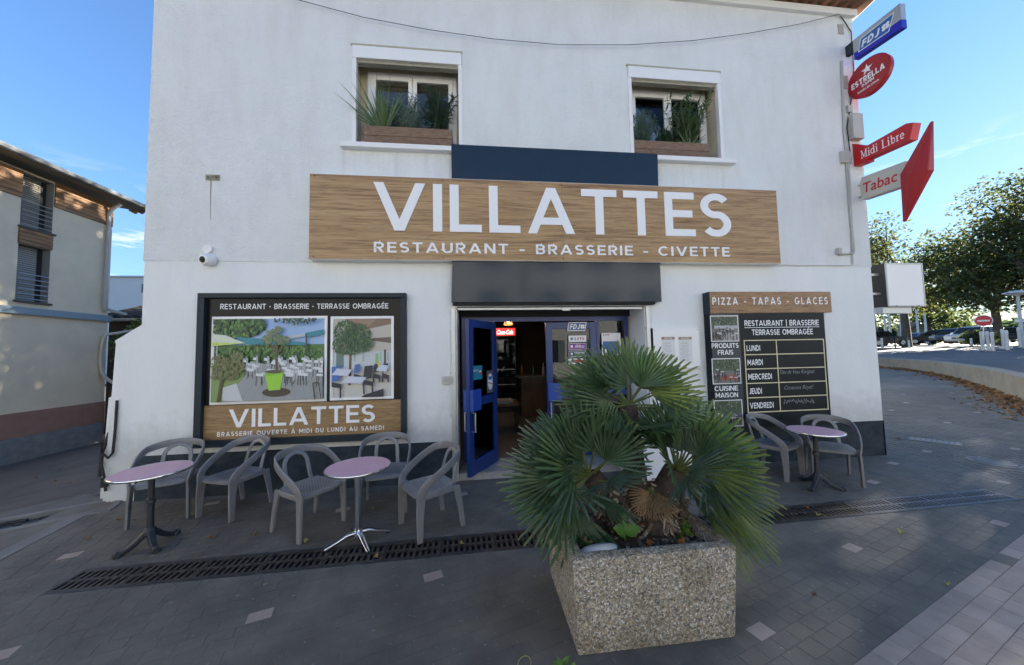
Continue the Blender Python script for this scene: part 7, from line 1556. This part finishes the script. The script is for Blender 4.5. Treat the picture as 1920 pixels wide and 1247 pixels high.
# ------------------------------------------------------------------ parked cars (local front = +x)
def car(label, pos, ang, paint, kind='suv'):
    o = thing('parked_car', label, 'car', (0, 0, 0), 'cars parked beyond the low wall'); L_, W_, Hh = (4.5, 1.84, 1.66) if kind == 'suv' else (4.5, 1.80, 1.45) if kind == 'wagon' else (4.0, 1.74, 1.48)
    h2 = W_/2; zs = Hh*.60; hl = L_/2; cp = mat('car_'+paint[0], paint[1], .28, coat=.8, metal=.2)
    low = [(-hl, .42), (-hl+.04, .28), (hl-.06, .26), (hl, .42), (hl-.02, zs*.78), (hl-.25, zs*.90), (hl-1.15, zs), (-hl+.10, zs), (-hl-.0, zs*.82)]
    t = MB(); n_ = len(low)
    for y, k in ((-h2*.93, 0), (-h2, 1), (h2, 1), (h2*.93, 0)): pass
    R_ = [[(x, y*(1 if .45 < z < zs*.9 else .95), z) for x, z in low] for y in (-h2, h2)]
    t.idx(R_[0]+R_[1], [tuple(range(n_)), tuple(reversed(range(n_, 2*n_)))]+[((k+1) % n_, k, n_+k, n_+(k+1) % n_) for k in range(n_)])
    body = t.build('body', cp, o, local=True, bevel=.05)
    tail = .12 if kind != 'wagon' else .25; fr0, fr1 = hl-1.25, hl-1.95; 
    g = MB(); a0, a1, b0, b1 = -hl+tail, fr0, -hl+tail+.35, fr1; y0, y1 = h2*.93, h2*.74
    g.hexa([(a0, -y0, zs-.02), (a1, -y0, zs-.02), (a1, y0, zs-.02), (a0, y0, zs-.02), (b0, -y1, Hh-.05), (b1, -y1, Hh-.05), (b1, y1, Hh-.05), (b0, y1, Hh-.05)]); gh = g.build('cabin_glass', mat('car_glass', (.012, .014, .016), .08), o, local=True)
    g = MB(); g.hexa([(b0-.02, -y1-.01, Hh-.07), (b1+.04, -y1-.01, Hh-.07), (b1+.04, y1+.01, Hh-.07), (b0-.02, y1+.01, Hh-.07), (b0+.12, -y1*.9, Hh), (b1-.15, -y1*.9, Hh), (b1-.15, y1*.9, Hh), (b0+.12, y1*.9, Hh)]); g.build('roof', cp, o, local=True, bevel=.02)
    for s_ in (-1, 1):
        for f in (0, .36, .72, 1):
            xb = a0+(a1-a0)*f; xt = b0+(b1-b0)*f; p0 = Vector((xb, s_*(y0+.004), zs-.02)); p1 = Vector((xt, s_*(y1+.004), Hh-.05)); MB().sweep([p0, p1], Vector((1, 0, 0)), [(-.012, -.04), (.012, -.04), (.012, .04), (-.012, .04)]).build('pillar', cp, o, local=True)
    for xw in (hl-.85, -hl+.80):
        for s_ in (-1, 1):
            w_ = MB().tube([(xw, s_*(h2-.20), .33), (xw, s_*(h2+.012), .33)], .33, 20).build('wheel', mat('tyre', (.012, .012, .012), .8), o, local=True, smooth=True)
            MB().tube([(xw, s_*(h2+.0125), .33), (xw, s_*(h2+.02), .33)], .21, 16).build('rim', mat('alloy', (.5, .5, .52), .3, metal=.8), w_, local=True)
    for s_ in (-1, 1):
        B(hl-.16, hl-.015, s_*h2*.72-.2, s_*h2*.72+.2, zs*.68, zs*.80).build('headlight', mat('headlight', (.7, .72, .75), .1), o, local=True); B(-hl-.012, -hl+.06, s_*h2*.78-.14, s_*h2*.78+.14, zs*.72, zs*.92).build('tail_light', mat('tail_light', (.35, .01, .01), .2), o, local=True)
        B(fr0-.35, fr0-.18, s_*(h2+.09)-.09, s_*(h2+.09)+.09, zs-.02, zs+.11).build('mirror', cp, o, local=True)
    B(hl-.03, hl+.012, -.35, .35, .5, .62).build('grille', M_dark, o, local=True)
    o.location = pos; o.rotation_euler = (0, 0, ang); return o
CA = -.11
car('black hatchback partly hidden by the building corner', gp(1652, 33), CA, ('black', (.010, .010, .011)), 'hatch')
car('grey estate car parked sideways behind the black hatchback', gp(1719, 44), CA+math.pi, ('grey', (.10, .11, .12)), 'wagon')
car('dark off-roader seen end on between grey and black cars', gp(1753, 41), CA+2.1, ('charcoal', (.016, .018, .020)), 'suv')
car('black SUV parked left of the white one', gp(1784, 37), CA+math.pi+.35, ('midnight', (.010, .012, .018)), 'suv')
car('white SUV behind the round bush', gp(1826, 32.5), CA+math.pi+.2, ('white', (.70, .70, .70)), 'suv')
car('silver white car behind the tree trunk at the right', gp(1873, 33.5), CA+.1, ('silver', (.42, .43, .44)), 'wagon')
car('dark blue car at the right edge behind the lamp post', gp(1918, 32), CA+.4, ('blue', (.012, .018, .04)), 'wagon')

# ------------------------------------------------------------------ street furniture
q = gp(1844, 23.5); s = thing('no_entry_sign', 'round red no entry sign with white bar on a grey post', 'road sign', q)
cc = CP+ray(1844, 601.5)*23.5; nr = (CP-cc); nr.z = 0; nr.normalize(); rt_ = Vector((-nr.y, nr.x, 0))
MB().tube([q, Vector((cc.x, cc.y, cc.z+.3))], .04, 8).build('post', M_steel, s)
MB().tube([cc+nr*.05, cc+nr*.07], .36, 28).build('disc', mat('sign_red', (.55, .015, .02), .4), s); MB().tube([cc+nr*.04, cc+nr*.049], .40, 28).build('border', mat('sign_white', (.75, .75, .75), .5), s); MB().obox(cc+nr*.078, rt_*.25, EZ*.055, nr*.006).build('bar', mat('sign_white', (.75, .75, .75), .5), s)
MB().obox(cc+Vector((0, 0, .0))-nr*.02, rt_*.10, EZ*.12, nr*.015).build('clamp', M_steel, s)
def bollard(label, px, depth, h, lean=0, wide=.065):
    q = gp(px, depth); o = thing('bollard', label, 'bollard', q, 'pale bollards along the road'); MB().lathe([(wide, 0), (wide*.95, h*.8), (wide*1.1, h*.82), (wide*1.1, h*.94), (wide*.7, h)], q, 10).build('post', mat('bollard_pale', (.55, .55, .53), .6), o, smooth=True); MB().lathe([(wide*1.35, 0), (wide*1.3, .06), (wide, .07)], q, 10).build('foot', M_conc, o); return o
for i, (px, dp, h, lab) in enumerate(((1841, 19.0, 1.15, 'left one of the pale bollards below the no entry sign'), (1852, 18.6, 1.15, 'second pale bollard below the no entry sign'), (1861, 18.2, 1.1, 'third pale bollard right of the no entry sign'), (1881, 19, 1.2, 'taller pale bollard in the middle of the traffic island'), (1888, 18.0, 1.15, 'pale bollard near the right edge by the island kerb'), (1912, 19.5, 1.25, 'pale bollard at the right edge beside the lamp post'), (1821, 25, .6, 'short bollard left of the round bush'), (1653, 27, .9, 'short white bollard beside the black hatchback'), (1704, 27, .6, 'short bollard right of the crossed barrier'))):
    bollard(lab, px, dp, h)
# crossed barriers near the black car
for i, (pa, pb2, lab) in enumerate(((1655, 1678, 'dark metal crossed pedestrian barrier by the black hatchback'), (1678, 1701, 'dark metal crossed pedestrian barrier right of the black hatchback'))):
    a, b = gp(pa, 27.5), gp(pb2, 27.5); o = thing('pedestrian_barrier', lab, 'barrier', a, 'crossed pedestrian barriers'); z = 1.0
    for p_ in (a, b): MB().tube([p_, p_+EZ*z], .04, 6).build('post', M_iron, o)
    MB().tube([a+EZ*.95, b+EZ*.95], .03, 6).build('top_rail', M_iron, o); MB().tube([a+EZ*.2, b+EZ*.9], .02, 6).build('brace', M_iron, o); MB().tube([a+EZ*.9, b+EZ*.2], .02, 6).build('brace', M_iron, o)
# white flag poles beyond
for i, (px, pyt, lab) in enumerate(((1662, 596, 'first white pole from the building corner behind the cars'), (1671, 592, 'second white pole from the building corner behind the cars'), (1692, 586, 'tall white pole behind the grey estate car'), (1723, 582, 'tallest white pole behind the cars'), (1738, 582, 'slim white pole left of the distant tree'))):
    q = gp(px, 52); top = CP+ray(px, pyt)*52; o = thing('white_pole', lab, 'pole', q, 'white poles behind the cars'); MB().tube([q, Vector((q.x, q.y, top.z))], [.16, .11], 8).build('mast', mat('pole_white', (.7, .7, .7), .5), o, smooth=True); MB().lathe([(.13, 0), (.16, .08), (.05, .2)], Vector((q.x, q.y, top.z)), 8).build('finial', mat('pole_white', (.7, .7, .7), .5), o)
# small hut behind
q = gp(1707, 60); o = thing('small_hut', 'small grey hut with pitched roof far behind the cars', 'hut', q); B(q.x-1.2, q.x+1.2, q.y-1, q.y+1, q.z, q.z+2.6).build('wall', mat('hut_grey', (.35, .34, .31), .9), o); MB().prism([(-1.5, 2.6), (1.5, 2.6), (0, 3.9)], (q.x, q.y-1.2, q.z), EX, EZ, (0, 2.4, 0)).build('roof', mat('hut_roof', (.25, .22, .19), .9), o)
# street lamp at the right edge
q = gp(1917, 19.5); o = thing('street_lamp', 'pale street lamp with flat disc head at the right edge', 'street lamp', q); hz = (CP+ray(1912, 549)*19.5).z
MB().tube([q, Vector((q.x, q.y, hz-.1))], [.09, .06], 10).build('post', mat('lamp_post_grey', (.42, .45, .46), .5), o, smooth=True); MB().lathe([(.06, -.12), (.20, -.10), (.50, .0), (.48, .05), (.12, .16), (.02, .18)], (q.x-.1, q.y, hz), 24).build('lamp_head', mat('lamp_head_grey', (.50, .52, .52), .4), o, smooth=True); MB().lathe([(.18, -.13), (.40, -.03), (.02, -.025)], (q.x-.1, q.y, hz), 24).build('diffuser', mat('lamp_diffuser', (.7, .7, .68), .4), o)
pq = q+EZ*((CP+ray(1915, 601)*19.5).z-q.z); MB().obox(pq, RT0*.30, EZ*.09, FW*.02).build('name_plate', mat('plate_white', (.7, .7, .7), .5), o)

# ------------------------------------------------------------------ houses added across the street, out of view, to bounce sunlight onto the shaded front
M_opp = [mat('pale_house_render', (.74, .73, .71), .9, c2=(.68, .67, .65), vscale=.6), mat('cream_house_render', (.72, .70, .66), .9, c2=(.66, .64, .60), vscale=.6), mat('white_house_render', (.78, .76, .72), .9, c2=(.72, .70, .66), vscale=.6)]
for i, (x0, x1, hh, lab) in enumerate(((-34, -16, 9.5, 'unseen pale house added across the street for bounced light, far left behind the camera'), (-15.6, 3, 10.5, 'unseen cream house added across the street for bounced light, opposite the restaurant'), (3.4, 20, 9.0, 'unseen white house added across the street for bounced light, opposite the palm'), (20.4, 40, 10, 'unseen pale house added across the street for bounced light, far right behind the camera'))):
    yF = -16.5; o = thing('added_opposite_house', lab, 'house', ((x0+x1)/2, yF, 0), 'added houses across the street')
    B(x0, x1, yF-9, yF, -.3, hh).build('wall', M_opp[i % 3], o); MB().prism([(-.4, hh), (9.4, hh), (4.5, hh+2.2)], (x0-.2, yF+.0, 0), (0, -1, 0), EZ, (x1-x0+.4, 0, 0)).build('roof', M_terracotta, o)
    nw = int((x1-x0)/3.2)
    for k in range(nw):
        for z in (1.0, 4.2, 7.2):
            if z+1.5 > hh: continue
            xc = x0+(k+.5)*(x1-x0)/nw; w_ = B(xc-.5, xc+.5, yF+.001, yF+.03, z, z+1.5).build('window', mat('opposite_window', (.05, .06, .07), .15), o); B(xc-1.0, xc-.52, yF+.001, yF+.05, z, z+1.5).build('shutter', mat('opposite_shutter', (.22, .28, .30), .7), w_); B(xc+.52, xc+1.0, yF+.001, yF+.05, z, z+1.5).build('shutter', mat('opposite_shutter', (.22, .28, .30), .7), w_)
